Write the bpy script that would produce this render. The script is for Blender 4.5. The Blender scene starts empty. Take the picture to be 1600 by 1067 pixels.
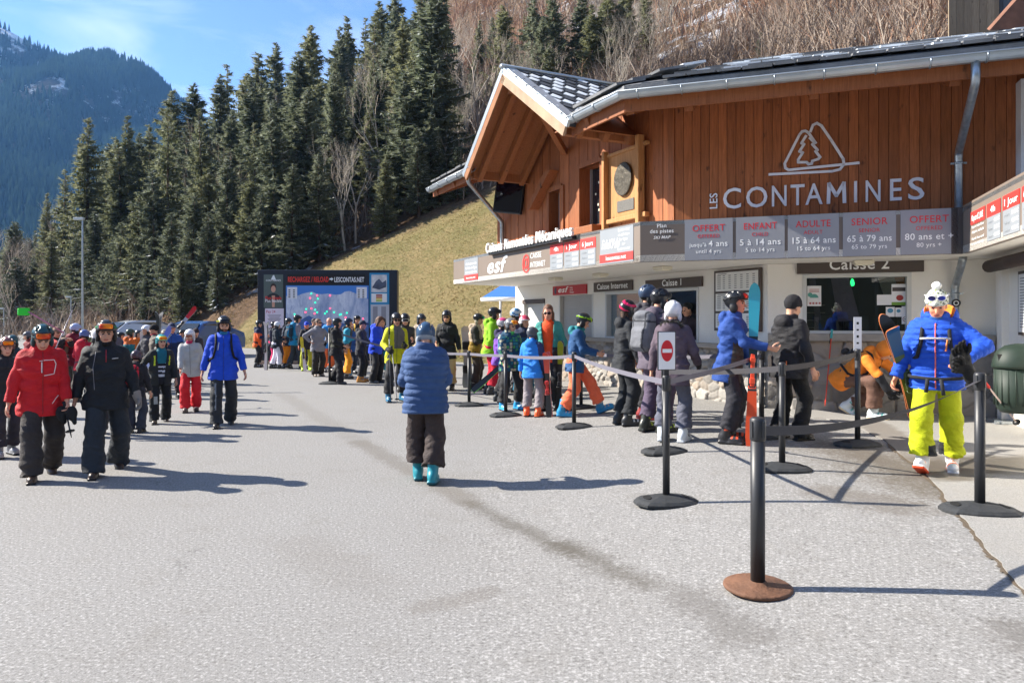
import bpy, math, random
import numpy as np
from mathutils import Vector, Matrix

SC = bpy.context.scene
COL = SC.collection
R = math.radians
rnd = random.Random(7)
nr = np.random.default_rng(11)

# ------------------------------------------------------------------ camera
F = 25.0 / 36.0 * 1600.0
CAM_H, HOR = 1.65, 496.0
cam = bpy.data.cameras.new("camera")
cam.lens, cam.sensor_width = 25.0, 36.0
cam.clip_start, cam.clip_end = 0.1, 9000.0
cam.shift_y = -(533.5 - HOR) / 1600.0
co = bpy.data.objects.new("camera", cam)
COL.objects.link(co)
co.location = (0, 0, CAM_H)
co.rotation_euler = (R(90), 0, 0)
SC.camera = co

# ------------------------------------------------------------------ light
SUN_EL = R(35)
SUN_XY = Vector((-0.974, 0.225)).normalized()      # horizontally towards the sun
SC.view_settings.view_transform = 'Standard'
SC.view_settings.look = 'None'
SC.view_settings.gamma = 1.0
SC.view_settings.exposure = 1.36
sd = bpy.data.lights.new("sun", 'SUN')
sd.energy, sd.angle, sd.color = 5.0, R(0.5), (1.0, 0.93, 0.82)
so = bpy.data.objects.new("sun", sd)
COL.objects.link(so)
to_sun = Vector((SUN_XY.x * math.cos(SUN_EL), SUN_XY.y * math.cos(SUN_EL), math.sin(SUN_EL)))
so.rotation_euler = to_sun.to_track_quat('Z', 'Y').to_euler()
so.location = (-20, 5, 30)

W = bpy.data.worlds.new("World")
SC.world = W
W.use_nodes = True
wt = W.node_tree
wt.nodes.clear()
w_out = wt.nodes.new('ShaderNodeOutputWorld')
w_bg = wt.nodes.new('ShaderNodeBackground')
w_sky = wt.nodes.new('ShaderNodeTexSky')
w_sky.sky_type = 'NISHITA'
w_sky.sun_disc = False
w_sky.sun_elevation = SUN_EL
w_sky.sun_rotation = math.atan2(SUN_XY.x, SUN_XY.y)
w_sky.altitude = 1200
w_sky.air_density, w_sky.dust_density, w_sky.ozone_density = 0.8, 0.15, 4.0
w_bg.inputs['Strength'].default_value = 0.105
# thin cirrus in the sky itself
w_tc = wt.nodes.new('ShaderNodeTexCoord')
w_map = wt.nodes.new('ShaderNodeMapping')
w_map.inputs['Rotation'].default_value = (0, 0.35, 0.0)
w_map.inputs['Scale'].default_value = (1.6, 1.6, 7.5)
w_n = wt.nodes.new('ShaderNodeTexNoise')
w_n.inputs['Scale'].default_value = 2.1
w_n.inputs['Detail'].default_value = 7
w_n.inputs['Roughness'].default_value = 0.55
w_n.inputs['Distortion'].default_value = 0.6
w_r = wt.nodes.new('ShaderNodeMapRange')
w_r.inputs['From Min'].default_value, w_r.inputs['From Max'].default_value = 0.45, 0.75
w_r.inputs['To Max'].default_value = 0.42
w_mix = wt.nodes.new('ShaderNodeMix')
w_mix.data_type = 'RGBA'
w_mix.inputs['B'].default_value = (6.2, 6.5, 7.0, 1)
wt.links.new(w_tc.outputs['Generated'], w_map.inputs['Vector'])
wt.links.new(w_map.outputs['Vector'], w_n.inputs['Vector'])
wt.links.new(w_n.outputs['Fac'], w_r.inputs['Value'])
wt.links.new(w_r.outputs['Result'], w_mix.inputs['Factor'])
wt.links.new(w_sky.outputs['Color'], w_mix.inputs['A'])
wt.links.new(w_mix.outputs['Result'], w_bg.inputs['Color'])
wt.links.new(w_bg.outputs['Background'], w_out.inputs['Surface'])
SC.render.engine = 'CYCLES'
SC.cycles.use_denoising = True
SC.cycles.max_bounces = 6
SC.cycles.transparent_max_bounces = 8

# ------------------------------------------------------------------ helpers: places
def smooth(a, b, x):
    t = np.clip((x - a) / (b - a), 0, 1)
    return t * t * (3 - 2 * t)

def gz(x, y=0.0):
    """height of the paved ground: the forecourt rises a little towards the ticket office"""
    return 0.2 * smooth(-0.5, 3.0, x)

def hill(x, y):
    d = (x + 4.0) * 0.70 + (y - 27.0) * 0.714
    d = np.maximum(d, 0)
    k = smooth(-.10, -.20, x / np.maximum(y, 1.0))          # the spur rounds off to the left
    d = d - k * np.maximum(y - 100, 0) * .75
    d = np.maximum(d, 0)
    return 0.6 * d * smooth(-2, 5, d) + 0.0021 * d * d

def P(px, py, Y):
    return Vector(((px - 800) / F * Y, Y, CAM_H + (HOR - py) / F * Y))

def G(px, py):
    z = 0.0
    for _ in range(12):
        Y = (CAM_H - z) * F / (py - HOR)
        x = (px - 800) / F * Y
        z = float(gz(x))
    return Vector((x, Y, z))

# ------------------------------------------------------------------ helpers: objects
def tag(o, label=None, cat=None, group=None, kind=None):
    if label: o['label'] = label
    if cat: o['category'] = cat
    if group: o['group'] = group
    if kind: o['kind'] = kind
    return o

def empty(name, loc, label=None, cat=None, group=None, rz=0.0):
    o = bpy.data.objects.new(name, None)
    o.empty_display_size = 0.2
    COL.objects.link(o)
    o.location = loc
    o.rotation_euler = (0, 0, rz)
    return tag(o, label, cat, group)

def origin(o):
    v = Vector((0, 0, 0))
    while o is not None:
        v += Vector(o.location)
        o = o.parent
    return v

def mesh_np(name, V, Fc, mats, mi=None, smooth_=False):
    """mesh from numpy verts and an (n,3) or (n,4) face array, or a list of faces"""
    me = bpy.data.meshes.new(name)
    V = np.asarray(V, dtype=np.float32)
    if isinstance(Fc, np.ndarray):
        n, k = Fc.shape
        me.vertices.add(len(V)); me.vertices.foreach_set('co', V.ravel())
        me.loops.add(n * k); me.loops.foreach_set('vertex_index', Fc.astype(np.int32).ravel())
        me.polygons.add(n)
        me.polygons.foreach_set('loop_start', np.arange(0, n * k, k, dtype=np.int32))
        me.polygons.foreach_set('loop_total', np.full(n, k, dtype=np.int32))
    else:
        me.from_pydata([tuple(v) for v in V], [], Fc)
    for m in (mats if isinstance(mats, (list, tuple)) else [mats]):
        me.materials.append(m)
    if mi is not None:
        me.polygons.foreach_set('material_index', np.asarray(mi, dtype=np.int32))
    if smooth_:
        me.polygons.foreach_set('use_smooth', np.ones(len(me.polygons), dtype=bool))
    me.update(calc_edges=True)
    return me

def link(name, me, parent=None):
    o = bpy.data.objects.new(name, me)
    COL.objects.link(o)
    if parent is not None: o.parent = parent
    return o

class MB:
    """collects shapes; build() links them as ONE mesh object"""
    def __init__(s): s.v, s.f, s.m, s.sm = [], [], [], []
    def add(s, vs, fs, mi=0, sm=False):
        b = len(s.v)
        s.v += [Vector(v) for v in vs]
        for f in fs:
            s.f.append([b + i for i in f]); s.m.append(mi); s.sm.append(sm)
        return s
    def box(s, c, h, M=None, mi=0):
        """box with half sizes h; M = 3 axis vectors"""
        ax = M or (Vector((1, 0, 0)), Vector((0, 1, 0)), Vector((0, 0, 1)))
        c = Vector(c)
        vs = [c + ax[0] * (h[0] * i) + ax[1] * (h[1] * j) + ax[2] * (h[2] * k) for k in (-1, 1) for j in (-1, 1) for i in (-1, 1)]
        return s.add(vs, [(0, 2, 3, 1), (4, 5, 7, 6), (0, 1, 5, 4), (2, 6, 7, 3), (0, 4, 6, 2), (1, 3, 7, 5)], mi)
    def bevbox(s, c, h, b, M=None, mi=0):
        """box with its edges parallel to the third axis and its top bevelled"""
        ax = M or (Vector((1, 0, 0)), Vector((0, 1, 0)), Vector((0, 0, 1)))
        c = Vector(c)
        pr = [(h[0] - b, -h[1]), (h[0], -h[1] + b), (h[0], h[1] - b), (h[0] - b, h[1]), (-h[0] + b, h[1]), (-h[0], h[1] - b), (-h[0], -h[1] + b), (-h[0] + b, -h[1])]
        rings = []
        for z, k in ((-h[2] + b, 1), (h[2] - b, 1)):
            rings.append([(x, y, z) for x, y in pr])
        top = [(x - math.copysign(b, x) * .7, y - math.copysign(b, y) * .7, h[2]) for x, y in pr]
        bot = [(x - math.copysign(b, x) * .7, y - math.copysign(b, y) * .7, -h[2]) for x, y in pr]
        rr = [bot] + rings + [top]
        vs = [c + ax[0] * p[0] + ax[1] * p[1] + ax[2] * p[2] for r_ in rr for p in r_]
        fs = [tuple(reversed(range(8))), tuple(range(24, 32))]
        for k in range(3):
            for i in range(8):
                j = (i + 1) % 8
                fs.append((k * 8 + i, k * 8 + j, k * 8 + 8 + j, k * 8 + 8 + i))
        return s.add(vs, fs, mi)
    def prism(s, pts, d, mi=0):
        """polygon pts (3-D, ccw seen from d) pushed along d"""
        pts = [Vector(p) for p in pts]; d = Vector(d); n = len(pts)
        vs = pts + [p + d for p in pts]
        fs = [tuple(range(n - 1, -1, -1)), tuple(range(n, 2 * n))]
        fs += [(i, (i + 1) % n, n + (i + 1) % n, n + i) for i in range(n)]
        return s.add(vs, fs, mi)
    def tube(s, path, r, n=8, mi=0, cap=True, sm=True, flat=1.0):
        path = [Vector(p) for p in path]
        rs = r if isinstance(r, (list, tuple)) else [r] * len(path)
        vs, fs = [], []
        up = None
        for i, p in enumerate(path):
            t = (path[min(i + 1, len(path) - 1)] - path[max(i - 1, 0)]).normalized()
            if up is None:
                up = Vector((0, 0, 1)) if abs(t.z) < .9 else Vector((1, 0, 0))
            a = t.cross(up).normalized(); b = a.cross(t).normalized(); up = b
            for k in range(n):
                q = 2 * math.pi * k / n
                vs.append(p + a * (math.cos(q) * rs[i]) + b * (math.sin(q) * rs[i] * flat))
        for i in range(len(path) - 1):
            for k in range(n):
                k2 = (k + 1) % n
                fs.append((i * n + k, i * n + k2, i * n + n + k2, i * n + n + k))
        if cap:
            fs.append(tuple(range(n - 1, -1, -1)))
            fs.append(tuple(range((len(path) - 1) * n, len(path) * n)))
        return s.add(vs, fs, mi, sm)
    def lathe(s, c, prof, n=20, mi=0, sm=True, sx=1.0, sy=1.0):
        c = Vector(c); vs, fs = [], []
        for r_, z in prof:
            for k in range(n):
                q = 2 * math.pi * k / n
                vs.append(c + Vector((math.cos(q) * r_ * sx, math.sin(q) * r_ * sy, z)))
        for i in range(len(prof) - 1):
            for k in range(n):
                k2 = (k + 1) % n
                fs.append((i * n + k, i * n + k2, i * n + n + k2, i * n + n + k))
        fs.append(tuple(range(n - 1, -1, -1)))
        fs.append(tuple(range((len(prof) - 1) * n, len(prof) * n)))
        return s.add(vs, fs, mi, sm)
    def build(s, name, mats, parent=None, local=False, bevel=0.0, attr=None):
        o0 = Vector((0, 0, 0)) if local or parent is None else origin(parent)
        me = bpy.data.meshes.new(name)
        me.from_pydata([tuple(v - o0) for v in s.v], [], s.f)
        for m in (mats if isinstance(mats, (list, tuple)) else [mats]): me.materials.append(m)
        me.polygons.foreach_set('material_index', np.asarray(s.m, dtype=np.int32))
        me.polygons.foreach_set('use_smooth', np.asarray(s.sm, dtype=bool))
        me.update()
        o = link(name, me, parent)
        if bevel:
            b = o.modifiers.new('bevel', 'BEVEL'); b.width = bevel; b.segments = 2; b.limit_method = 'ANGLE'
        return o

# ------------------------------------------------------------------ helpers: materials
def lin(c):
    if isinstance(c, str):
        c = tuple(int(c[i:i + 2], 16) / 255 for i in (0, 2, 4))
    return tuple(x / 12.92 if x <= .04045 else ((x + .055) / 1.055) ** 2.4 for x in c) + (1,)

_M = {}
def mat(key, col, rough=.6, metal=0.0, bump=0.0, bscale=60.0, var=0.08, vscale=6.0, emit=0.0, spec=.5, coat=0.0):
    """plain material with a little colour variation and bump; col is an sRGB hex of the base colour"""
    k = (key, col, rough, metal, bump, bscale, var, vscale, emit)
    if k in _M: return _M[k]
    m = bpy.data.materials.new(key); m.use_nodes = True
    nt = m.node_tree; b = nt.nodes['Principled BSDF']
    b.inputs['Roughness'].default_value = rough
    b.inputs['Metallic'].default_value = metal
    b.inputs['Specular IOR Level'].default_value = spec
    b.inputs['Coat Weight'].default_value = coat
    c = lin(col)
    if var:
        tc = nt.nodes.new('ShaderNodeTexCoord')
        n = nt.nodes.new('ShaderNodeTexNoise'); n.inputs['Scale'].default_value = vscale; n.inputs['Detail'].default_value = 5
        mx = nt.nodes.new('ShaderNodeMix'); mx.data_type = 'RGBA'
        mx.inputs['A'].default_value = tuple(x * (1 - 2 * var) for x in c[:3]) + (1,)
        mx.inputs['B'].default_value = tuple(min(1, x * (1 + 2 * var)) for x in c[:3]) + (1,)
        nt.links.new(tc.outputs['Object'], n.inputs['Vector'])
        nt.links.new(n.outputs['Fac'], mx.inputs['Factor'])
        nt.links.new(mx.outputs['Result'], b.inputs['Base Color'])
    else:
        b.inputs['Base Color'].default_value = c
    if bump:
        tc2 = nt.nodes.new('ShaderNodeTexCoord')
        n2 = nt.nodes.new('ShaderNodeTexNoise'); n2.inputs['Scale'].default_value = bscale; n2.inputs['Detail'].default_value = 4
        bp = nt.nodes.new('ShaderNodeBump'); bp.inputs['Strength'].default_value = bump; bp.inputs['Distance'].default_value = .02
        nt.links.new(tc2.outputs['Object'], n2.inputs['Vector'])
        nt.links.new(n2.outputs['Fac'], bp.inputs['Height'])
        nt.links.new(bp.outputs['Normal'], b.inputs['Normal'])
    if emit:
        b.inputs['Emission Color'].default_value = c; b.inputs['Emission Strength'].default_value = emit
    _M[k] = m
    return m

def paint(col, rough=.45): return mat('paint', col, rough, var=.04, vscale=3)
def plastic(col, rough=.35): return mat('plastic', col, rough, var=.03)

class NT:
    """small node-graph helper"""
    def __init__(s, name):
        s.m = bpy.data.materials.new(name); s.m.use_nodes = True
        s.t = s.m.node_tree; s.b = s.t.nodes['Principled BSDF']
        s.tc = s.t.nodes.new('ShaderNodeTexCoord')
    def L(s, a, b): s.t.links.new(a, b)
    def inp(s, sock, v):
        if hasattr(v, 'links') or hasattr(v, 'is_linked'): s.L(v, sock)
        else: sock.default_value = v
    def math(s, op, a, b=None, clamp=False):
        n = s.t.nodes.new('ShaderNodeMath'); n.operation = op; n.use_clamp = clamp
        s.inp(n.inputs[0], a)
        if b is not None: s.inp(n.inputs[1], b)
        return n.outputs[0]
    def noise(s, scale, detail=4, rough=.5, vec=None, dist=0.0, out='Fac'):
        n = s.t.nodes.new('ShaderNodeTexNoise')
        n.inputs['Scale'].default_value = scale; n.inputs['Detail'].default_value = detail
        n.inputs['Roughness'].default_value = rough; n.inputs['Distortion'].default_value = dist
        s.L(vec or s.tc.outputs['Object'], n.inputs['Vector'])
        return n.outputs[out]
    def mapping(s, scale=(1, 1, 1), rot=(0, 0, 0), vec=None):
        n = s.t.nodes.new('ShaderNodeMapping')
        n.inputs['Scale'].default_value = scale; n.inputs['Rotation'].default_value = rot
        s.L(vec or s.tc.outputs['Object'], n.inputs['Vector'])
        return n.outputs[0]
    def rng(s, v, a, b, c=0.0, d=1.0):
        n = s.t.nodes.new('ShaderNodeMapRange'); n.clamp = True
        s.L(v, n.inputs['Value'])
        for k, x in zip(('From Min', 'From Max', 'To Min', 'To Max'), (a, b, c, d)): n.inputs[k].default_value = x
        return n.outputs[0]
    def mix(s, f, a, b, mode='MIX'):
        n = s.t.nodes.new('ShaderNodeMix'); n.data_type = 'RGBA'; n.blend_type = mode
        s.inp(n.inputs['Factor'], f); s.inp(n.inputs['A'], a); s.inp(n.inputs['B'], b)
        return n.outputs['Result']
    def attr(s, name, out='Fac'):
        n = s.t.nodes.new('ShaderNodeAttribute'); n.attribute_name = name
        return n.outputs[out]
    def xyz(s):
        n = s.t.nodes.new('ShaderNodeSeparateXYZ'); s.L(s.tc.outputs['Object'], n.inputs[0])
        return n.outputs
    def bump(s, h, strength=.3, dist=.02):
        n = s.t.nodes.new('ShaderNodeBump'); n.inputs['Strength'].default_value = strength; n.inputs['Distance'].default_value = dist
        s.L(h, n.inputs['Height']); s.L(n.outputs[0], s.b.inputs['Normal'])
    def seg(s, p, q, x, y):
        """distance in the ground plane to the segment p-q"""
        dx, dy = q[0] - p[0], q[1] - p[1]; l2 = dx * dx + dy * dy
        ax = s.math('SUBTRACT', x, p[0]); ay = s.math('SUBTRACT', y, p[1])
        t = s.math('DIVIDE', s.math('ADD', s.math('MULTIPLY', ax, dx), s.math('MULTIPLY', ay, dy)), l2, True)
        ex = s.math('SUBTRACT', ax, s.math('MULTIPLY', t, dx)); ey = s.math('SUBTRACT', ay, s.math('MULTIPLY', t, dy))
        return s.math('SQRT', s.math('ADD', s.math('MULTIPLY', ex, ex), s.math('MULTIPLY', ey, ey)))

_FAB = {}
def fab(col):
    """woven shell fabric: crumpled at two scales, slightly worn"""
    if col in _FAB: return _FAB[col]
    n = NT('fabric'); c = lin(col)
    v = n.mapping((1, 1, 1.7), (.3, .5, .2))
    a = n.noise(8.5, 7, .62, v, 1.6); f = n.noise(46, 4, .6)
    ab = n.math('ABSOLUTE', n.math('SUBTRACT', a, .5))
    k = n.mix(n.rng(n.noise(5, 5, .65), .3, .7), tuple(x * .84 for x in c[:3]) + (1,), tuple(min(1, x * 1.14 + .004) for x in c[:3]) + (1,))
    n.L(k, n.b.inputs['Base Color'])
    n.b.inputs['Roughness'].default_value = .72; n.b.inputs['Specular IOR Level'].default_value = .28
    n.b.inputs['Sheen Weight'].default_value = .03
    n.bump(n.math('ADD', n.math('MULTIPLY', ab, 2.0), n.math('MULTIPLY', f, .25)), .42, .03)
    _FAB[col] = n.m
    return n.m

def text(body, size, m, parent, pos, d, bold=0.0, align='CENTER', ext=.0008, name='lettering', up=(0, 0, 1), sx=1.0, italic=0.0, fit=None, space=None):
    """lettering as a mesh; pos is world, d the reading direction, n = d x up faces the reader"""
    cu = bpy.data.curves.new('txt', 'FONT')
    cu.body = body; cu.size = size; cu.align_x = align; cu.align_y = 'BOTTOM_BASELINE'
    cu.space_character = space or (1.06 if bold < .03 else 1.0)
    cu.extrude = ext; cu.offset = bold * size; cu.resolution_u = 3; cu.shear = italic
    t = bpy.data.objects.new('txt', cu)
    COL.objects.link(t)
    dg = bpy.context.evaluated_depsgraph_get()
    me = bpy.data.meshes.new_from_object(t.evaluated_get(dg))
    bpy.data.objects.remove(t); bpy.data.curves.remove(cu)
    me.name = name
    n_ = len(me.vertices)
    a = np.zeros(n_ * 3, dtype=np.float32); me.vertices.foreach_get('co', a); a = a.reshape(-1, 3)
    if fit and n_:
        w = a[:, 0].max() - a[:, 0].min()
        sx = fit / w
    d = Vector(d).normalized(); u = Vector(up).normalized(); n = d.cross(u)
    o0 = Vector(pos) - (origin(parent) if parent else Vector((0, 0, 0)))
    Mx = np.array([d * sx, u, n], dtype=np.float32)
    a = a @ Mx + np.array(o0, dtype=np.float32)
    me.vertices.foreach_set('co', a.ravel().astype(np.float32))
    me.materials.clear(); me.materials.append(m)
    me.update()
    return link(name, me, parent)

def ribbon(pts, w, d, n_, MBo=None, mi=0, t=.004):
    """stroke of width w through pts [(x,z)...] is given in world by caller; d,n_ plane axes"""
    b = MBo or MB()
    for p, q in zip(pts[:-1], pts[1:]):
        p, q = Vector(p), Vector(q)
        u = (q - p).normalized(); s_ = u.cross(n_).normalized() * (w / 2)
        e = u * (w * .3)
        b.prism([p - e - s_, q + e - s_, q + e + s_, p - e + s_][::-1], n_ * t, mi)
    return b
# ================================================================== LAND
# ---- ground materials
def asphalt_mat():
    n = NT('asphalt')
    x, y, z = n.xyz()[:3]
    fine = n.noise(95, 3, .75)
    grit = n.noise(48, 2, .6)
    big = n.noise(.35, 5, .6)
    mid = n.noise(2.3, 6, .65)
    c = n.mix(n.rng(fine, .3, .7), (.155, .152, .146, 1), (.335, .328, .318, 1))
    c = n.mix(n.rng(grit, .56, .66, 0, .5), c, (.54, .53, .515, 1))
    c = n.mix(n.rng(grit, .43, .33, 0, .5), c, (.06, .057, .053, 1))
    c = n.mix(n.rng(big, .35, .7, 0, .2), c, (.185, .172, .155, 1))
    c = n.mix(n.rng(mid, .55, .75, 0, .26), c, (.15, .135, .112, 1))
    vo = n.t.nodes.new('ShaderNodeTexVoronoi'); vo.feature = 'DISTANCE_TO_EDGE'; vo.inputs['Scale'].default_value = .33; vo.inputs['Randomness'].default_value = 1
    wv = n.t.nodes.new('ShaderNodeVectorMath'); wv.operation = 'MULTIPLY_ADD'; n.L(n.noise(1.3, 6, .7, out='Color'), wv.inputs[0]); wv.inputs[1].default_value = (1.1, 1.1, 0); n.L(n.tc.outputs['Object'], wv.inputs[2])
    n.L(wv.outputs[0], vo.inputs['Vector'])
    crk = n.math('MULTIPLY', n.rng(vo.outputs['Distance'], .0045, .0015), n.rng(n.noise(.5, 2, .5),   .58, .66, 0, .35))
    c = n.mix(crk, c, (.05, .046, .042, 1))
    c = n.mix(n.rng(n.noise(.9, 8, .78), .60, .70, 0, .3), c, (.12, .108, .09, 1))
    # old seam and dirt streaks
    def streak(c, p, q, w, amt, col, edge=.55):
        d = n.seg(p, q, x, y)
        d = n.math('ADD', d, n.math('MULTIPLY', n.math('SUBTRACT', n.noise(3.5, 6, .7), .5), w * 1.6))
        d = n.math('ADD', d, n.math('MULTIPLY', n.math('SUBTRACT', n.noise(26, 4, .8), .5), w * 2.6))
        return n.mix(n.rng(d, w, w * (1 - edge), 0, amt), c, col)
    g = lambda a, b: tuple(G(a, b))[:2]
    dark = (.085, .075, .06, 1)
    c = streak(c, g(735, 785), g(890, 862), .15, .62, dark, .95)
    c = streak(c, g(880, 850), g(1010, 915), .17, .62, dark, .95)
    c = streak(c, g(560, 690), g(735, 785), .18, .5, (.13, .115, .095, 1))
    c = streak(c, g(440, 615), g(570, 695), .22, .28, (.15, .135, .115, 1))
    c = streak(c, g(1080, 935), g(1160, 985), .2, .45, (.10, .09, .08, 1))
    c = streak(c, g(1310, 770), g(1400, 790), .35, .5, (.12, .10, .08, 1))
    c = streak(c, g(660, 950), g(760, 925), .12, .3, (.12, .10, .08, 1))
    c = streak(c, g(1330, 700), g(1480, 760), .75, .8, (.10, .082, .062, 1), .8)
    c = streak(c, g(1590, 985), g(1630, 1010), .2, .5, (.10, .09, .08, 1))
    c = streak(c, g(470, 850), g(560, 905), .3, .16, (.14, .12, .10, 1))
    n.L(c, n.b.inputs['Base Color'])
    n.b.inputs['Roughness'].default_value = .85
    n.b.inputs['Specular IOR Level'].default_value = .25
    n.bump(n.math('ADD', n.math('MULTIPLY', fine, .6), n.math('MULTIPLY', mid, .5)), .24, .012)
    return n.m

def concrete_mat():
    n = NT('concrete_apron')
    x, y, z = n.xyz()[:3]
    fine = n.noise(130, 3, .6)
    c = n.mix(n.rng(fine, .3, .7), (.17, .166, .158, 1), (.38, .37, .35, 1))
    c = n.mix(n.rng(n.noise(1.7, 6, .6), .45, .75, 0, .45), c, (.27, .25, .22, 1))
    def streak(c, p, q, w, amt, col):
        d = n.seg(p, q, x, y)
        d = n.math('ADD', d, n.math('MULTIPLY', n.math('SUBTRACT', n.noise(2.5, 6, .65), .5), w * 1.5))
        return n.mix(n.rng(d, w, w * .55, 0, amt), c, col), n.rng(d, w, w * .55, 0, amt)
    g = lambda a, b: tuple(G(a, b))[:2]
    c, wet = streak(c, g(1400, 735), g(1660, 725), .5, .85, (.10, .085, .065, 1))
    c, w2 = streak(c, g(1360, 660), g(1480, 745), .25, .6, (.13, .11, .09, 1))
    n.L(c, n.b.inputs['Base Color'])
    n.L(n.rng(wet, 0, .8, .85, .35), n.b.inputs['Roughness'])
    n.b.inputs['Specular IOR Level'].default_value = .3
    n.bump(n.noise(45, 5, .6), .2, .01)
    return n.m

def grid_mesh(xs, ys, zf):
    X, Y = np.meshgrid(xs, ys, indexing='ij')
    Z = zf(X, Y)
    V = np.stack([X, Y, Z], -1).reshape(-1, 3)
    nx, ny = len(xs), len(ys)
    i = np.arange(nx * ny).reshape(nx, ny)
    Fc = np.stack([i[:-1, :-1], i[1:, :-1], i[1:, 1:], i[:-1, 1:]], -1).reshape(-1, 4)
    return V, Fc

xs = np.concatenate([np.array([-3000, -1200, -500, -250, -120, -80]), np.arange(-60, -1, 6), np.arange(-.75, 3.3, .25), np.arange(5, 60, 6), np.array([80, 200, 600, 3000])])
ys = np.concatenate([np.array([-300, -60, -20]), np.arange(-8, 60, 4), np.array([80, 120, 200, 400, 1000, 4000])])
V, Fc = grid_mesh(xs, ys, lambda X, Y: gz(X))
tag(link('ground', mesh_np('ground', V, Fc, asphalt_mat(), smooth_=True)), kind='structure')

# concrete apron along the office, laid on the asphalt
def apron():
    edge = [(1610, 935), (1585, 905), (1560, 880), (1535, 850), (1512, 818), (1490, 795), (1470, 768), (1440, 735), (1410, 712), (1385, 690), (1340, 668), (1290, 655), (1240, 650)]
    pts = []
    for (a, b), (c, d) in zip(edge[:-1], edge[1:]):
        for k in range(5):
            t = k / 5
            p = G(a + (c - a) * t, b + (d - b) * t)
            pts.append(p + Vector((rnd.uniform(-.012, .012), rnd.uniform(-.015, .015), 0)))
    pts.append(G(*edge[-1]))
    far = [Vector((4.3, 11.6, .2)), Vector((7.2, 10.6, .2)), Vector((9.5, 9.0, .2)), Vector((8.5, 3.0, .2)), Vector((5.0, 2.2, .2))]
    poly = pts + far
    poly = [Vector((p.x, p.y, 0)) for p in poly]
    m = MB()
    top = [Vector((p.x, p.y, float(gz(p.x)) + .012)) for p in poly]
    n = len(top)
    m.add(top, [tuple(range(n))])
    m.add(top + [p - Vector((0, 0, .03)) for p in top], [(i, (i + 1) % n, n + (i + 1) % n, n + i) for i in range(n)])
    tag(m.build('concrete_apron', concrete_mat()), kind='structure')
    # crumbling dirt-filled joint along its edge
    dm = MB()
    for i, p in enumerate(pts[:44]):
        q = pts[i + 1]
        u = (q - p); u.z = 0; s = Vector((u.y, -u.x, 0)).normalized()
        w0, w1 = rnd.uniform(.015, .05), rnd.uniform(.015, .04)
        for sg in (-1,):
            a = [Vector((v.x, v.y, float(gz(v.x)) + .006)) for v in (p + s * .02, q + s * .02, q - s * w0, p - s * w1)]
            dm.add(a, [(0, 1, 2, 3)])
    tag(dm.build('edge_dirt', mat('dirt', '5d5142', .95, var=.25, vscale=20, bump=.5)), kind='structure')
apron()

# ---- hillside
_tab = nr.random((64, 64)).astype(np.float32)
def vnoise(x, y, f):
    x = np.asarray(x) * f + 100.3; y = np.asarray(y) * f + 71.7
    xi, yi = np.floor(x).astype(int), np.floor(y).astype(int)
    u, v = x - xi, y - yi
    u, v = u * u * (3 - 2 * u), v * v * (3 - 2 * v)
    t = lambda a, b: _tab[a % 64, b % 64]
    return (t(xi, yi) * (1 - u) + t(xi + 1, yi) * u) * (1 - v) + (t(xi, yi + 1) * (1 - u) + t(xi + 1, yi + 1) * u) * v

def hill_z(x, y):
    x = np.asarray(x, dtype=float); y = np.asarray(y, dtype=float)
    h = hill(x, y)
    return h + np.clip(h, 0, 1.5) / 1.5 * ((vnoise(x, y, .12) - .5) * 1.0 + (vnoise(x, y, .45) - .5) * .35 + np.clip((y - 45) / 40, 0, 1) * (vnoise(x, y, .035) - .5) * 5)

def hill_mat():
    n = NT('hillside')
    x, y, z = n.xyz()[:3]
    st = n.mapping((1, 1, 2.5))
    n1 = n.noise(3.0, 6, .7, st); n2 = n.noise(14, 5, .7, st); n3 = n.noise(.25, 5, .6)
    grass = n.mix(n.rng(n1, .35, .68), (.165, .14, .058, 1), (.36, .265, .135, 1))
    grass = n.mix(n.rng(n2, .5, .75, 0, .75), grass, (.50, .37, .19, 1))
    grass = n.mix(n.rng(n2, .45, .28, 0, .75), grass, (.10, .105, .035, 1))
    grass = n.mix(n.rng(n3, .42, .6, 0, .6), grass, (.15, .15, .055, 1))
    floor = n.mix(n.rng(n1, .35, .65), (.06, .042, .028, 1), (.20, .125, .075, 1))
    sn = n.noise(.35, 7, .72)
    floor = n.mix(n.rng(sn, .60, .66, 0, .7), floor, (.62, .66, .72, 1))
    edge = n.math('ADD', y, n.math('MULTIPLY', n.math('SUBTRACT', n.noise(.5, 5, .7), .5), 5))
    edge = n.math('ADD', edge, n.rng(x, -24, -14, 16, 0))
    edge = n.math('ADD', edge, n.rng(x, .5, 9, 0, 18))
    sn2 = n.rng(n.noise(.16, 8, .74), .56, .60, 0, .9)
    floor = n.mix(n.math('MULTIPLY', sn2, n.rng(x, 4, 9)), floor, (.66, .69, .74, 1))
    c = n.mix(n.rng(edge, 44.5, 46.5), grass, floor)
    n.L(c, n.b.inputs['Base Color'])
    n.b.inputs['Roughness'].default_value = .95
    n.b.inputs['Specular IOR Level'].default_value = .1
    n.bump(n.math('ADD', n1, n2), .9, .12)
    return n.m
xs = np.concatenate([np.arange(-260, -60, 6.0), np.arange(-60, 30, 1.0), np.arange(30, 330, 6.0)])
ys = np.concatenate([np.arange(14, 60, 1.0), np.arange(60, 420, 6.0)])
V, Fc = grid_mesh(xs, ys, lambda X, Y: hill_z(X, Y) - .25 * (hill(X, Y) < .25) - .02)
tag(link('hillside', mesh_np('hillside', V, Fc, hill_mat(), smooth_=True)), kind='structure')

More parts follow.
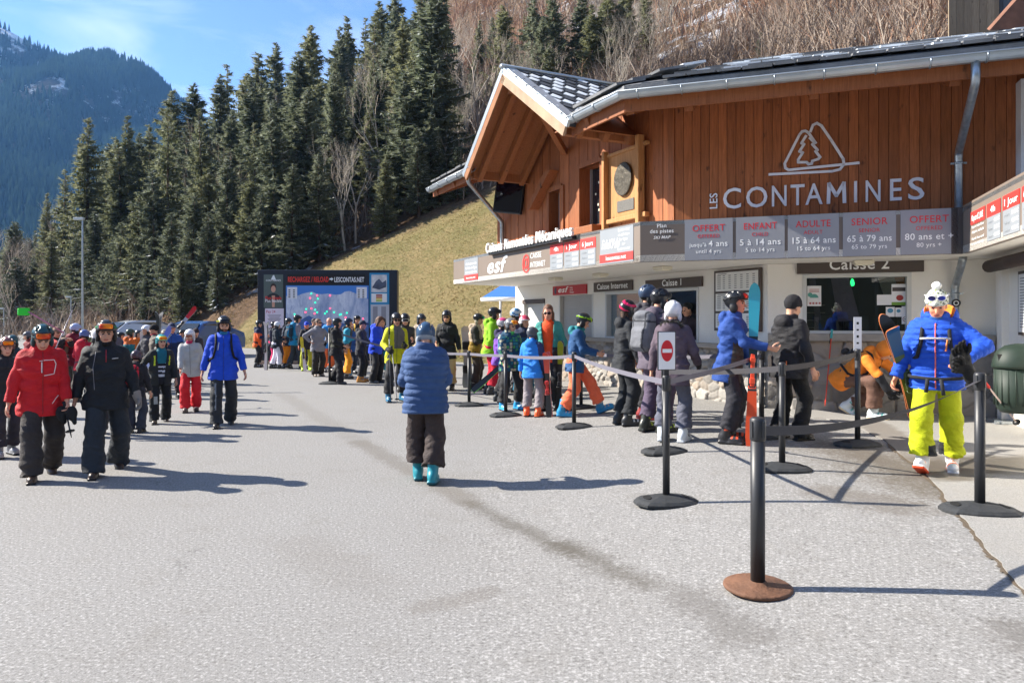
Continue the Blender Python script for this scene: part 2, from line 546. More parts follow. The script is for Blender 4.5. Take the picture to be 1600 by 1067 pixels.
# unseen wooded slope behind the camera, added so window panes reflect something dark
xs = np.arange(-500, 520, 20.0); ys = np.arange(-420, -55, 15.0)
V, Fc = grid_mesh(xs, ys, lambda X, Y: np.clip((-60 - Y) * .62, -1, 55) + 9 * (vnoise(X, Y, .05) - .5) * (Y < -75) + 14 * (vnoise(X, Y, .17) - .3) * (Y < -90))
tag(link('unseen_slope', mesh_np('unseen_slope', V, Fc, mat('dark_woods', '2a3024', .95, var=.3, vscale=.3))), kind='structure')

# tufts of dry grass on the meadow
def tufts():
    n = 80000
    x = nr.uniform(-24, 6, n); y = nr.uniform(24, 46, n)
    k = hill(x, y) > .2
    x, y = x[k], y[k]; n = len(x)
    z = hill_z(x, y) - .05
    b = np.stack([x, y, z], -1)
    a = nr.uniform(0, np.pi, n)
    w = nr.uniform(.008, .026, n)[:, None]; h = nr.uniform(.03, .10, n)
    s = np.stack([np.cos(a), np.sin(a), 0 * a], -1) * w
    t = b + np.stack([nr.normal(0, .08, n) + .02, nr.normal(0, .08, n) - .05, h], -1)
    V = np.stack([b - s, b + s, t], 1).reshape(-1, 3)
    Fc = np.arange(n * 3).reshape(n, 3)
    m = [mat('straw', 'b39a68', .9, var=.1), mat('straw', '96894f', .9, var=.1), mat('straw', 'a2875a', .9, var=.1)]
    tag(link('dry_grass', mesh_np('dry_grass', V, Fc, m, nr.choice(3, n, p=[.4, .3, .3]))), 'dry yellow tufts of grass covering the meadow slope', kind='stuff')
tufts()

# ---- far mountain and its forest
def mtn(x, y):
    """shoulder that comes down to the right"""
    r = 618 - .45 * (x + 1080)
    r = r + 30 * np.sin((x + 200) / 130) + 16 * np.sin(x / 47) + 75 * (vnoise(x, y, .004) - .5) + 28 * (vnoise(x, y, .016) - .5)
    t = (y - 560) / 960
    prof = np.clip(t, 0, 1) ** 1.15
    gul = 45 * (vnoise(x, y, .0085) - .5) * np.clip(t * 3, 0, 1) * np.clip((1.1 - t) * 3, 0, 1)
    return np.where(t < 1, r * prof + gul, r - (y - 1520) * .5)
def mtn_mat():
    n = NT('mountain')
    x, y, z = n.xyz()[:3]
    sn = n.noise(.03, 9, .72)
    alt = n.rng(z, 200, 640, -.10, .09)
    rock = n.mix(n.rng(n.noise(.02, 6, .6), .4, .6), (.022, .028, .030, 1), (.07, .06, .05, 1))
    c = n.mix(n.rng(n.math('ADD', sn, alt), .52, .62), rock, (.8, .82, .86, 1))
    n.L(c, n.b.inputs['Base Color']); n.b.inputs['Roughness'].default_value = .95
    n.b.inputs['Specular IOR Level'].default_value = 0
    n.bump(n.noise(.05, 6, .7), 1.0, 10)
    return n.m
xs = np.arange(-2200, 120, 20.0); ys = np.arange(540, 2000, 20.0)
V, Fc = grid_mesh(xs, ys, lambda X, Y: np.maximum(mtn(X, Y), -5))
tag(link('mountain', mesh_np('mountain', V, Fc, mtn_mat(), smooth_=True)), kind='structure')

def far_forest():
    n = 60000
    x = nr.uniform(-1350, -250, n); y = 560 + 970 * nr.uniform(0, 1, n) ** .6
    sk = vnoise(x, y, .012) * .55 + vnoise(x, y, .04) * .45
    z = mtn(x, y)
    keep = (sk + np.clip((z - 330) / 900, 0, .12) + nr.normal(0, .09, n) < .64) & (z > -2) & (x > -.80 * y) & (x < -.44 * y)
    x, y, z = x[keep], y[keep], z[keep]; n = len(x)
    h = nr.uniform(12, 24, n); r = h * nr.uniform(.13, .2, n)
    ang = nr.uniform(0, 6.28, n)
    ring = []
    for k in range(4):
        ring.append(np.stack([x + r * np.cos(ang + k * 1.571), y + r * np.sin(ang + k * 1.571), z + .1 * h], -1))
    top = np.stack([x, y, z + h], -1)
    V = np.stack(ring + [top], 1).reshape(-1, 3)
    i = np.arange(n) * 5
    Fc = np.concatenate([np.stack([i + k, i + (k + 1) % 4, i + 4], -1) for k in range(4)])
    m = [mat('far_needles', '1c2822', .95, var=.1, spec=0), mat('far_needles', '25332a', .95, var=.1, spec=0)]
    mi = np.tile(nr.integers(0, 2, n), 4)
    tag(link('far_forest', mesh_np('far_forest', V, Fc, m, mi)), 'dark blue conifer forest covering the distant mountain shoulder', kind='stuff')
far_forest()

# ================================================================== TREES
def needle_mat(name, c0, c1):
    n = NT(name)
    oi = n.t.nodes.new('ShaderNodeObjectInfo')
    a = n.mix(n.rng(n.noise(1.1, 5, .7), .3, .7), c0 + (1,), c1 + (1,))
    c = n.mix(n.math('MULTIPLY', oi.outputs['Random'], .45), a, (.06, .08, .045, 1))
    c = n.mix(n.rng(n.noise(2.6, 4, .75), .57, .66, 0, .7), c, (.66, .71, .71, 1))
    n.L(c, n.b.inputs['Base Color']); n.b.inputs['Roughness'].default_value = .8
    n.b.inputs['Specular IOR Level'].default_value = .15
    tr = n.t.nodes.new('ShaderNodeBsdfTranslucent'); mx = n.t.nodes.new('ShaderNodeMixShader')
    n.L(c, tr.inputs['Color']); mx.inputs[0].default_value = .5
    out = n.t.nodes['Material Output']
    n.L(n.b.outputs[0], mx.inputs[1]); n.L(tr.outputs[0], mx.inputs[2]); n.L(mx.outputs[0], out.inputs['Surface'])
    return n.m
M_NEED = [needle_mat('needles', (.12, .135, .065), (.34, .335, .18)), needle_mat('needles', (.09, .115, .07), (.27, .28, .18))]
M_SNOW = mat('snow', 'eef2f6', .6, var=.02)
M_BARK = mat('bark', '5a4a3e', .95, var=.2, vscale=4, bump=.6, bscale=12)
M_BIRCH = mat('bark_pale', 'a39a8c', .9, var=.2, vscale=5)
M_TWIG = [mat('twig', '9f8d7c', .95, var=.15), mat('twig', '86776b', .95, var=.15), mat('twig', 'b3a596', .95, var=.15), mat('twig', 'a17c64', .95, var=.15)]

def conifer_mesh(seed, H=18.0, Rm=2.7, dens=1.0, snow=.5, sparse=0.0, nm=0):
    g = np.random.default_rng(seed)
    T, S = [], []           # triangles of needles, quads of snow
    z = H * (.05 + .05 * g.random())
    lob = g.uniform(.72, 1.22, 9)
    while z < H * .985:
        f = z / H
        n = max(4, int((8.2 - 3.5 * f) * dens))
        a0 = g.uniform(0, 6.28)
        for k in range(n):
            if g.random() < sparse: continue
            a = a0 + k * 6.283 / n + g.normal(0, .22)
            L = Rm * ((1 - f) ** .70 + .035) * (.92 + .14 * math.sin(f * 23 + seed)) * g.uniform(.5, 1.15) * lob[int((a % 6.283) / .7)] * (.8 + .4 * min(1, f * 5))
            u = np.array([math.cos(a), math.sin(a), 0]); s = np.array([-u[1], u[0], 0])
            zz = z + g.normal(0, .12)
            dr = (.52 - .5 * f) * g.uniform(.7, 1.3); up = .26
            pt = lambda t: u * (L * t) + np.array([0, 0, zz - L * dr * t ** 1.25 + L * up * t ** 3])
            m = max(3, int(L * 3.6 * dens) + 2)
            for q in range(m):
                t = .12 + .88 * (q + g.random() * .7) / m
                p = pt(t)
                w = (.24 + .34 * (1 - abs(t - .45))) * min(1, L / 1.4 + .25) * g.uniform(.6, 1.35)
                for sg in (-1, 1):
                    tip = p + s * (sg * w * g.uniform(.7, 1.2)) + u * (w * .85) + np.array([0, 0, -w * g.uniform(.1, .55)])
                    base = u * (w * .30)
                    T.append((p - base, p + base, tip))
                # hanging spray
                tip = p + np.array([g.normal(0, .08), g.normal(0, .08), -w * g.uniform(.7, 1.4)])
                T.append((p - (u + s * .4) * w * .28, p + (u + s * .4) * w * .28, tip))
            tip = pt(1.0) + u * .28 + np.array([0, 0, .04])
            e = pt(.82)
            T.append((e - s * .09, e + s * .09, tip))
            if g.random() < snow:
                t0 = g.uniform(.25, .6); t1 = min(1.02, t0 + g.uniform(.25, .5))
                lift = np.array([0, 0, .045])
                ww = g.uniform(.08, .20)
                pr = [pt(t0 + (t1 - t0) * j / 2) + lift for j in range(3)]
                for p0, p1 in zip(pr[:-1], pr[1:]):
                    S.append((p0 - s * ww, p1 - s * ww * .7, p1 + s * ww * .7, p0 + s * ww))
        z += (.27 + .15 * (1 - f)) / dens * H / 18
    # leader
    for k in range(8):
        a = k * .8
        p = np.array([0, 0, H * .965 + k * .05]); u = np.array([math.cos(a), math.sin(a), .35])
        T.append((p + np.array([0, 0, -.1]), p + np.array([0, 0, .14]), p + u * .28))
    T = np.array(T).reshape(-1, 3); S = np.array(S).reshape(-1, 3)
    V = np.concatenate([T, S]) if len(S) else T
    nt_, ns = len(T) // 3, len(S) // 4
    faces = [tuple(range(3 * i, 3 * i + 3)) for i in range(nt_)] + [tuple(range(3 * nt_ + 4 * i, 3 * nt_ + 4 * i + 4)) for i in range(ns)]
    me = mesh_np('crown', V, faces, [M_NEED[nm], M_SNOW], [0] * nt_ + [1] * ns)
    tk = MB().tube([(0, 0, -1.2), (0, 0, .4), (.05, 0, H * .5), (0, 0, H * .98)], [.34, .27, .14, .02], 8)
    o = tk.build('trunk', M_BARK); tm = o.data; bpy.data.objects.remove(o)
    return me, tm, H

CON = [conifer_mesh(1, 18, 3.1, 1.0, .8), conifer_mesh(2, 18, 3.5, 1.0, .8, nm=1), conifer_mesh(3, 18, 2.7, 1.0, .6),
       conifer_mesh(4, 18, 3.7, .95, .9, .08, nm=1), conifer_mesh(5, 18, 2.6, .9, .7, .22), conifer_mesh(6, 18, 3.1, 1.05, .5, nm=1)]

def conifer(px, Y, top, label, group, kind=None, wide=1.0):
    x = (px - 800) / F * Y
    z = float(hill_z(x, Y)) - .1
    h = CAM_H + (HOR - top) / F * Y - z
    cm, tm, H = CON[kind if kind is not None else rnd.randrange(6)]
    s = h / H
    e = empty('spruce', (x, Y, z), label, 'tree', group, rnd.uniform(0, 6.28))
    w = s * wide * rnd.uniform(.88, 1.30) if h > 13 else s * wide * rnd.uniform(.95, 1.25)
    e.scale = (w, w * rnd.uniform(.85, 1.15), s)
    e.rotation_euler = (rnd.gauss(0, .022), rnd.gauss(0, .022), e.rotation_euler.z)
    link('crown', cm, e); link('trunk', tm, e)
    return e

KEY = [  # px, distance, top py, kind, what singles it out
    (635, 50, 108, 3, 'broad drooping snow-flecked spruce standing at the meadow edge, left of the gable roof'),
    (478, 52, 136, 1, 'tall spruce rising directly behind the left half of the piste map board'),
    (436, 51, 162, 3, 'snow-flecked spruce just behind the left edge of the piste map board'),
    (356, 52, 243, 1, 'snow-flecked front spruce left of the piste map board, above the backpack walker in blue'),
    (243, 56, 262, 3, 'snowy front spruce above the child in the yellow-rimmed helmet'),
    (136, 74, 185, 2, 'dark spruce on the left skyline directly above the tall lamp post'),
    (201, 76, 178, 2, 'narrow dark spruce second along the left skyline, right of the lamp post'),
    (262, 80, 136, 0, 'tall dark spruce breaking the skyline where the far mountain meets the forest'),
    (307, 82, 131, 5, 'dark pointed skyline spruce just right of the far mountain edge'),
    (433, 95, 68, 5, 'slim skyline spruce standing alone left of the tallest pointed one'),
    (490, 92, 37, 0, 'tallest pointed spruce on the open skyline above the piste map board'),
    (546, 105, 23, 2, 'upper skyline spruce in the cluster right of the tallest pointed one'),
    (600, 108, 0, 0, 'uppermost spruce cut by the top edge near the middle skyline'),
    (677, 60, 117, 5, 'dark blue-shadowed spruce left of the bare grey trees by the gable'),
    (703, 58, 115, 0, 'snowy dark spruce close behind the left slope of the gable roof'),
    (687, 48, 213, 4, 'small sparse spruce with bare lower trunk alone on the meadow edge by the eave'),
    (164, 62, 384, 3, 'small snowy young spruce right of the tall lamp post'),
    (51, 70, 398, 1, 'small pale green spruce at the far left edge of the forest'),
    (98, 78, 262, 4, 'thin spruce left of the tall lamp post'),
    (944, 57, -30, 2, 'lone dark spruce among brown thickets above the office roof valley'),
    (845, 57, 30, 5, 'small dark spruce in the brown thicket right of the gable peak'),
    (1190, 46, 50, 3, 'tiny snowy young spruce in the thicket above the office eave'),
]
for px, Y, top, k, lb in KEY:
    conifer(px, Y, top, lb, None, k)
SKY = [(-60, 330), (0, 330), (60, 305), (100, 262), (136, 190), (201, 182), (262, 140), (307, 135), (344, 120), (377, 114), (433, 74), (490, 50), (546, 30), (600, 4), (640, -40), (700, -60), (800, -60)]
def skyl(px): return float(np.interp(px, [a for a, b in SKY], [b for a, b in SKY]))
FILL = [(344, 88, 117), (358, 96, 96), (377, 84, 112), (398, 98, 82), (471, 86, 77), (532, 100, 42), (567, 104, 26), (583, 92, 24), (623, 110, -14), (562, 78, 86), (537, 62, 130), (576, 58, 150), (611, 70, 60), (651, 78, 60), (752, 96, 30), (769, 100, 28), (790, 92, 42), (328, 58, 262), (70, 84, 300), (20, 86, 345), (290, 66, 200), (400, 64, 190), (520, 56, 205), (590, 66, 118), (660, 66, 100), (722, 64, 140),
        (700, 66, 150), (728, 58, 205), (748, 64, 150), (760, 70, 120), (716, 78, 96), (690, 56, 190), (765, 58, 230), (738, 72, 110), (872, 60, -18), (908, 60, -12), (925, 57, 6), (966, 57, 4), (978, 60, -30), (800, 62, 60), (830, 66, -4), (860, 52, 66), (790, 70, 8), (1010, 58, -30), (736, 62, 168), (745, 84, 88), (820, 105, 20)]
for px, Y, top in FILL:
    conifer(px, Y, top, 'dark green spruce packed among its neighbours in the hillside forest', 'spruces packed in the hillside forest')
FRONT = [(150, 64, 330), (185, 58, 345), (215, 57, 300), (270, 52, 330), (300, 50, 300), (325, 49, 330), (385, 48.5, 270), (410, 47.5, 300), (455, 47, 255), (500, 47.5, 240), (600, 47, 240), (655, 47.5, 200), (672, 48.5, 170), (715, 47.5, 230), (285, 48, 400), (340, 47, 390), (230, 54, 400), (120, 66, 370), (80, 68, 360), (30, 70, 400), (618, 52, 190)]
for i_, (px, Y, top) in enumerate(FRONT):
    conifer(px, Y, top, 'full branched spruce in the front row along the upper edge of the meadow', 'spruces in the front row', (1, 3, 0, 3)[i_ % 4], 1.12)
cnt = 0
for _ in range(1600):
    if cnt >= 88: break
    px = rnd.uniform(-60, 690); Y = rnd.uniform(50, 128)
    x = (px - 800) / F * Y
    if hill(x, Y) < 1.2 and Y < 64: continue
    h = rnd.uniform(10, 21)
    top = HOR - (float(hill_z(x, Y)) + h - CAM_H) * F / Y
    if top < skyl(px) + 22: continue
    if px > 560 and rnd.random() < .45: continue
    conifer(px, Y, top, 'dark green spruce packed among its neighbours in the hillside forest', 'spruces packed in the hillside forest')
    cnt += 1

# ---- bare trees
def bare_mesh(seed, H, m, spread=.5, depth=5, birch=False):
    g = random.Random(seed); b = MB()
    def grow(p, d, L, r, k):
        q = p + d * L
        mid = p + d * (L * .5) + Vector((g.gauss(0, .04), g.gauss(0, .04), g.gauss(0, .02))) * L
        b.tube([p, mid, q], [r, r * .82, r * .62], 5 if k > 3 else 3, 0, cap=False)
        if k <= 0: return
        n = 3 if k > 1 else 4
        for i in range(n):
            a = Vector((g.gauss(0, 1), g.gauss(0, 1), g.gauss(.25, .6))).normalized()
            nd = (d * (1 - spread * .45) + a * spread).normalized()
            nd.z += .16; nd.normalize()
            at = p.lerp(q, g.uniform(.45, 1.0))
            grow(at, nd, L * g.uniform(.55, .8), r * .5, k - 1)
    grow(Vector((0, 0, -.5)), Vector((g.gauss(0, .04), g.gauss(0, .04), 1)).normalized(), H * .38, H * .011, depth)
    o = b.build('branches', m); me = o.data; bpy.data.objects.remove(o)
    return me
BARE = [bare_mesh(1, 10, M_TWIG[0], .5), bare_mesh(2, 10, M_BIRCH, .42), bare_mesh(3, 10, M_TWIG[1], .6), bare_mesh(4, 10, M_TWIG[2], .45)]
def bare(px, Y, h, label, group=None, kind=None):
    x = (px - 800) / F * Y
    o = link('bare_tree', BARE[kind if kind is not None else rnd.randrange(4)])
    o.location = (x, Y, float(hill_z(x, Y)))
    s = h / 10; o.scale = (s, s, s); o.rotation_euler = (0, 0, rnd.uniform(0, 6.28))
    return tag(o, label, 'tree', group)
bare(540, 47.5, 9.5, 'pale bare multi-branched tree at the meadow edge above the piste map board', kind=1)
bare(556, 49, 8.5, 'bare grey tree just right of the pale one above the piste map board', kind=3)
bare(740, 60, 13, 'broad bare grey tree left of the gable peak', kind=3)
bare(725, 52, 8, 'thin bare tree with pale stem beside the low eave', kind=1)
for px, Y, h in [(300, 96, 15), (322, 100, 16), (340, 104, 17), (352, 108, 18), (455, 106, 17), (510, 112, 16), (318, 90, 14)]:
    bare(px, Y, h, 'bare leafless tree poking above the spruces along the skyline', 'bare trees on the skyline')
for i in range(34):
    px = rnd.uniform(-20, 760); Y = rnd.uniform(48 if px > 420 else 60, 100)
    bare(px, Y, rnd.uniform(8, 15), 'leafless grey brown tree standing among the dark spruces', 'bare trees among the spruces', rnd.choice((0, 2, 3, 3)))
for px, Y, h in [(8, 74, 12), (25, 78, 13), (40, 82, 14), (-14, 70, 12), (62, 72, 9), (15, 66, 8)]:
    bare(px, Y, h, 'pale frosty leafless tree at the left end of the forest', 'frosty bare trees at the left', 2 if h > 12 else 3)
for i in range(95):
    px = rnd.uniform(680, 1500); Y = rnd.uniform(44 if px > 900 else 52, 95)
    bare(px, Y, rnd.uniform(4.5, 10), 'leafless tree among the thickets above the office roof', 'bare trees on the upper slope', rnd.choice((0, 1, 1, 3, 2)))

def thicket(n, x0, x1, y0, y1, hs, name, label, mats, pr, left=False):
    px = nr.uniform(x0, x1, n); Y = y0 + (y1 - y0) * nr.uniform(0, 1, n) ** .9
    x = (px - 800) / F * Y
    cl = vnoise(x, Y, .22) * .6 + vnoise(x, Y, .8) * .4
    k = cl > .46
    x, Y = x[k], Y[k]; n = len(x)
    b = np.stack([x, Y, hill_z(x, Y) - .1], -1)
    if left:
        kk = b[:, 2] > -.2
    a = nr.uniform(0, np.pi, n); h = nr.uniform(*hs, n) * (.35 + 1.3 * vnoise(x, Y, .10))
    s = np.stack([np.cos(a), np.sin(a), 0 * a], -1) * (.018 + .00042 * Y * nr.uniform(.5, 1.3, n))[:, None]
    lean = np.stack([nr.normal(0, .30, n), nr.normal(0, .30, n), np.ones(n)], -1) * h[:, None]
    V, Fl, mi = [], [], []
    mid = b + lean * .55
    tip = b + lean * np.array([1.15, 1.15, 1.0])
    V.append(np.stack([b - s, b + s, mid + s * .7, mid - s * .7, tip], 1).reshape(-1, 3))
    i = np.arange(n) * 5
    tri = np.concatenate([np.stack([i, i + 1, i + 2], -1), np.stack([i, i + 2, i + 3], -1), np.stack([i + 3, i + 2, i + 4], -1)])
    m0 = nr.choice(len(mats), n, p=pr); pat_ = vnoise(x, Y, .07) + nr.normal(0, .10, n); m0 = np.where(pat_ > .64, len(mats) - 1, np.where(pat_ < .40, 1, m0)); mi.append(np.tile(m0, 3)); Fl.append(tri); off = 5 * n
    for q in range(3):     # side twigs
        t = nr.uniform(.3, .85, n)[:, None]
        p = b + lean * t
        d = lean * .28 + np.stack([nr.normal(0, .34, n), nr.normal(0, .34, n), nr.uniform(0, .3, n)], -1) * h[:, None]
        V.append(np.stack([p - s * .55, p + s * .55, p + d * .7], 1).reshape(-1, 3))
        Fl.append(np.arange(3 * n).reshape(n, 3) + off); off += 3 * n
        mi.append(m0)
    tag(link(name, mesh_np(name, np.concatenate(V), np.concatenate(Fl), mats, np.concatenate(mi))), label, kind='stuff')
thicket(26000, 690, 1560, 47, 165, (1.2, 4.2), 'bare_thicket', 'reddish brown leafless thicket covering the upper slope', M_TWIG, [.36, .3, .22, .12])
thicket(14000, 830, 1600, 29, 60, (1.0, 3.2), 'bare_thicket', 'reddish brown leafless thicket on the bank just behind the office roof', M_TWIG, [.36, .3, .22, .12])
thicket(14000, -80, 720, 50, 125, (.8, 3.0), 'undergrowth', 'bare brown undergrowth between the spruce trunks', M_TWIG[:3], [.4, .4, .2])
# ================================================================== TICKET OFFICE
dL = Vector((math.sin(R(25.5)), -math.cos(R(25.5)), 0)); dM = Vector((math.sin(R(70.5)), -math.cos(R(70.5)), 0))
dR = Vector((-math.sin(R(19.5)), -math.cos(R(19.5)), 0)); UP = Vector((0, 0, 1))
nL, nM, nR = dL.cross(UP), dM.cross(UP), dR.cross(UP)
C0 = Vector((4.10, 11.40, 0)); R0 = C0 + dM * 3.12
KS = Vector((1.97, 10.93, 0))                 # corner of the sign fascia
WU = Vector((2.66, 11.59, 0))                 # corner of the wooden upper storey
EV = Vector((1.65, 10.47, 0))                 # corner of the eave
ZG, ZS, ZST, ZE = .2, 2.5, 3.12, 4.98         # forecourt, soffit, top of sign, eave

def wood_mat(name, dark, light, along='z'):
    n = NT(name)
    oi = n.attr('board')
    sc = (14, 14, .9)
    g = n.noise(3.0, 7, .65, n.mapping(sc), .6)
    k = n.noise(2.2, 3, .5, n.mapping((4, 4, 1.6)))
    c = n.mix(n.rng(g, .3, .72), dark + (1,), light + (1,))
    c = n.mix(n.rng(oi, 0, 1, 0, .45), c, tuple(x * .42 for x in dark) + (1,))
    c = n.mix(n.rng(k, .66, .74, 0, .75), c, (.03, .014, .008, 1))
    n.L(c, n.b.inputs['Base Color'])
    n.b.inputs['Roughness'].default_value = .62; n.b.inputs['Specular IOR Level'].default_value = .3
    n.bump(g, .25, .01)
    return n.m
M_BOARD = wood_mat('stained_boards', (.24, .078, .026), (.49, .163, .058))
M_BEAM = wood_mat('beam_wood', (.20, .064, .021), (.36, .125, .044))
M_HONEY = wood_mat('honey_wood', (.36, .155, .052), (.56, .29, .11))
M_SOFF = wood_mat('soffit_wood', (.22, .078, .027), (.38, .145, .052))
def render_mat():
    n = NT('white_render')
    z = n.xyz()[2]
    a = n.noise(1.2, 6, .6); f = n.noise(60, 3, .6)
    c = n.mix(n.rng(a, .35, .75, 0, .5), (.84, .81, .75, 1), (.72, .68, .61, 1))
    dirt = n.math('MULTIPLY', n.rng(n.noise(5, 5, .7), .35, .7), n.rng(z, 1.6, .0, 0, .7))
    c = n.mix(dirt, c, (.36, .32, .27, 1))
    n.L(c, n.b.inputs['Base Color']); n.b.inputs['Roughness'].default_value = .85
    n.bump(n.math('ADD', f, a), .18, .01)
    return n.m
M_REND = render_mat()
M_ZINC = mat('zinc', 'b9c0c4', .38, metal=.75, var=.10, vscale=4, bump=.05, bscale=20)
M_GALV = mat('galvanised', 'aab2b8', .35, metal=.8, var=.25, vscale=14)
M_TAUPE = paint('7d7065', .5); M_TAUPED = paint('655b54', .5); M_GREYP = paint('8d8f95', .45)
M_RED = paint('e23a34', .5); M_LRED = paint('d2303a', .5)
M_WHITE = paint('f2f2f0', .5); M_LGREY = paint('8d9297', .5); M_BROWN = paint('4d423c', .55)
M_SOFFW = paint('e8e4dc', .7)
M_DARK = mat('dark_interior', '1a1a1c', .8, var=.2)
M_BLACK = plastic('17181a', .45)
M_ALU = paint('c9cac8', .4)
def glass_mat(name, tint=(.02, .025, .03), rough=.03):
    n = NT(name)
    n.b.inputs['Base Color'].default_value = tint + (1,)
    n.b.inputs['Roughness'].default_value = rough
    n.b.inputs['Specular IOR Level'].default_value = .8
    return n.m
M_GLASS = glass_mat('dark_glass')
def clear_glass():
    m = bpy.data.materials.new('window_glass'); m.use_nodes = True
    t = m.node_tree; t.nodes.clear()
    o = t.nodes.new('ShaderNodeOutputMaterial'); mx = t.nodes.new('ShaderNodeMixShader')
    tr = t.nodes.new('ShaderNodeBsdfTransparent'); gl = t.nodes.new('ShaderNodeBsdfGlossy')
    fr = t.nodes.new('ShaderNodeValue'); fr.outputs[0].default_value = .05
    tr.inputs['Color'].default_value = (.75, .8, .82, 1); gl.inputs['Roughness'].default_value = .01
    t.links.new(fr.outputs[0], mx.inputs[0]); t.links.new(tr.outputs[0], mx.inputs[1]); t.links.new(gl.outputs[0], mx.inputs[2])
    t.links.new(mx.outputs[0], o.inputs['Surface'])
    return m
M_PANE = clear_glass()

OFF = empty('ticket_office', (4.1, 11.4, 0), 'chalet ticket office with white ground floor, stained wooden upper storey and stone counter base', 'building')

def boards(name, a, d, n_, L, z0, z1f, m, w=.135, holes=(), parent=OFF, z0f=None):
    """vertical boards along d from a; z1f(t) gives the top; holes = (t0,t1,z0,z1)"""
    V, Fc, at = [], [], []
    t = 0.0
    k = 0
    cuts = sorted(set([h for hh in holes for h in hh[:2]]))
    while t < L - 1e-4:
        e = min(L, t + w)
        for c in cuts:
            if t + .01 < c < e - .01: e = c; break
        segs = [(z0f(t) if z0f else z0, None)]
        spans = [(z0f(t) if z0f else z0, None)]
        zs = []
        blocked = sorted([(h[2], h[3]) for h in holes if h[0] - .005 <= t and e <= h[1] + .005])
        lo = z0f((t + e) / 2) if z0f else z0
        for b0, b1 in blocked:
            if b0 > lo: zs.append((lo, b0, False))
            lo = b1
        zs.append((lo, None, True))
        off = 0.004 * (k % 3)
        r_ = rnd.random()
        g = .006
        for q0, q1, topp in zs:
            za = q1 if not topp else z1f(t); zb = q1 if not topp else z1f(e)
            if za <= q0 and zb <= q0: continue
            b = len(V)
            for tt, zz in ((t + g / 2, q0), (e - g / 2, q0), (e - g / 2, max(q0, zb)), (t + g / 2, max(q0, za))):
                V.append(a + d * tt + UP * zz + n_ * (.02 + off))
            for tt, zz in ((t + g / 2, q0), (e - g / 2, q0), (e - g / 2, max(q0, zb)), (t + g / 2, max(q0, za))):
                V.append(a + d * tt + UP * zz - n_ * .03)
            Fc += [(b, b + 1, b + 2, b + 3), (b, b + 4, b + 5, b + 1), (b + 1, b + 5, b + 6, b + 2), (b + 2, b + 6, b + 7, b + 3), (b + 3, b + 7, b + 4, b)]
            at += [r_] * 5
        t = e; k += 1
    o0 = origin(parent) if parent else Vector()
    me = mesh_np(name, [tuple(v - o0) for v in V], Fc, m)
    A = me.attributes.new('board', 'FLOAT', 'FACE'); A.data.foreach_set('value', np.array(at, dtype=np.float32))
    return link(name, me, parent)

def slab(m, a, d, n_, t0, t1, z0, z1, o0, o1, mi=0):
    """box along d between t0..t1, z0..z1, offsets o0..o1 along n_"""
    c = a + d * ((t0 + t1) / 2) + n_ * ((o0 + o1) / 2) + UP * ((z0 + z1) / 2)
    return m.box(c, ((t1 - t0) / 2, (z1 - z0) / 2, (o1 - o0) / 2), (d, UP, n_), mi)

# ---- ground floor walls with openings
TL = 9.3                                     # length of the left wall, from C0 backwards
LW = C0 - dL * TL                            # far end of it
def wall(name, a, d, n_, L, z0, z1, holes, thick=.3):
    m = MB(); t = 0
    hs = sorted(holes)
    for h0, h1, y0, y1 in hs:
        if h0 > t: slab(m, a, d, n_, t, h0, z0, z1, -thick, 0)
        if y0 > z0: slab(m, a, d, n_, h0, h1, z0, y0, -thick, 0)
        if y1 < z1: slab(m, a, d, n_, h0, h1, y1, z1, -thick, 0)
        t = h1
    if t < L: slab(m, a, d, n_, t, L, z0, z1, -thick, 0)
    return m.build(name, M_REND, OFF)

def tL(px):   # parameter on the left wall (from LW) seen at a column of the photograph
    k = (px - 800) / F
    return (k * LW.y - LW.x) / (dL.x - k * dL.y)
def tM(px, a=C0):
    k = (px - 800) / F
    return (k * a.y - a.x) / (dM.x - k * dM.y)
hol_L = [(tL(818), tL(851), .75, 2.02), (tL(874), tL(927), 1.15, 2.18), (tL(946), tL(1002), 1.2, 2.2), (tL(1018), tL(1092), 1.2, 2.2)]
# the door-like shutter sits on the apron side
wall('wall', LW, dL, nL, TL, -.1, ZS, hol_L)
hM = (tM(1254), tM(1424), 1.40, 2.33)
wall('wall', C0, dM, nM, 3.12, -.1, ZS, [hM])
wall('wall', R0, dR, nR, 6.0, -.1, 2.5, [])
m = MB(); slab(m, LW, nL * -1, dL * -1, 0, 5, -.1, ZS, -.3, 0); m.build('wall', M_REND, OFF)
# slight plinth pilaster on the right-hand wall
m = MB(); slab(m, R0, dR, nR, .42, .62, .2, 2.5, 0, .09); m.build('pilaster', M_REND, OFF)

# interiors behind the openings (dark rooms)
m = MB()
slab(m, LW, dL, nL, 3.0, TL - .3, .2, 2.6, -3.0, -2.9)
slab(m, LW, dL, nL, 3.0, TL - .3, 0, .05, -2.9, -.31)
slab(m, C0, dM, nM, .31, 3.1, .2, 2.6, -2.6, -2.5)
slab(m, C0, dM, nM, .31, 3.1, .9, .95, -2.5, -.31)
m.build('room', M_DARK, OFF)

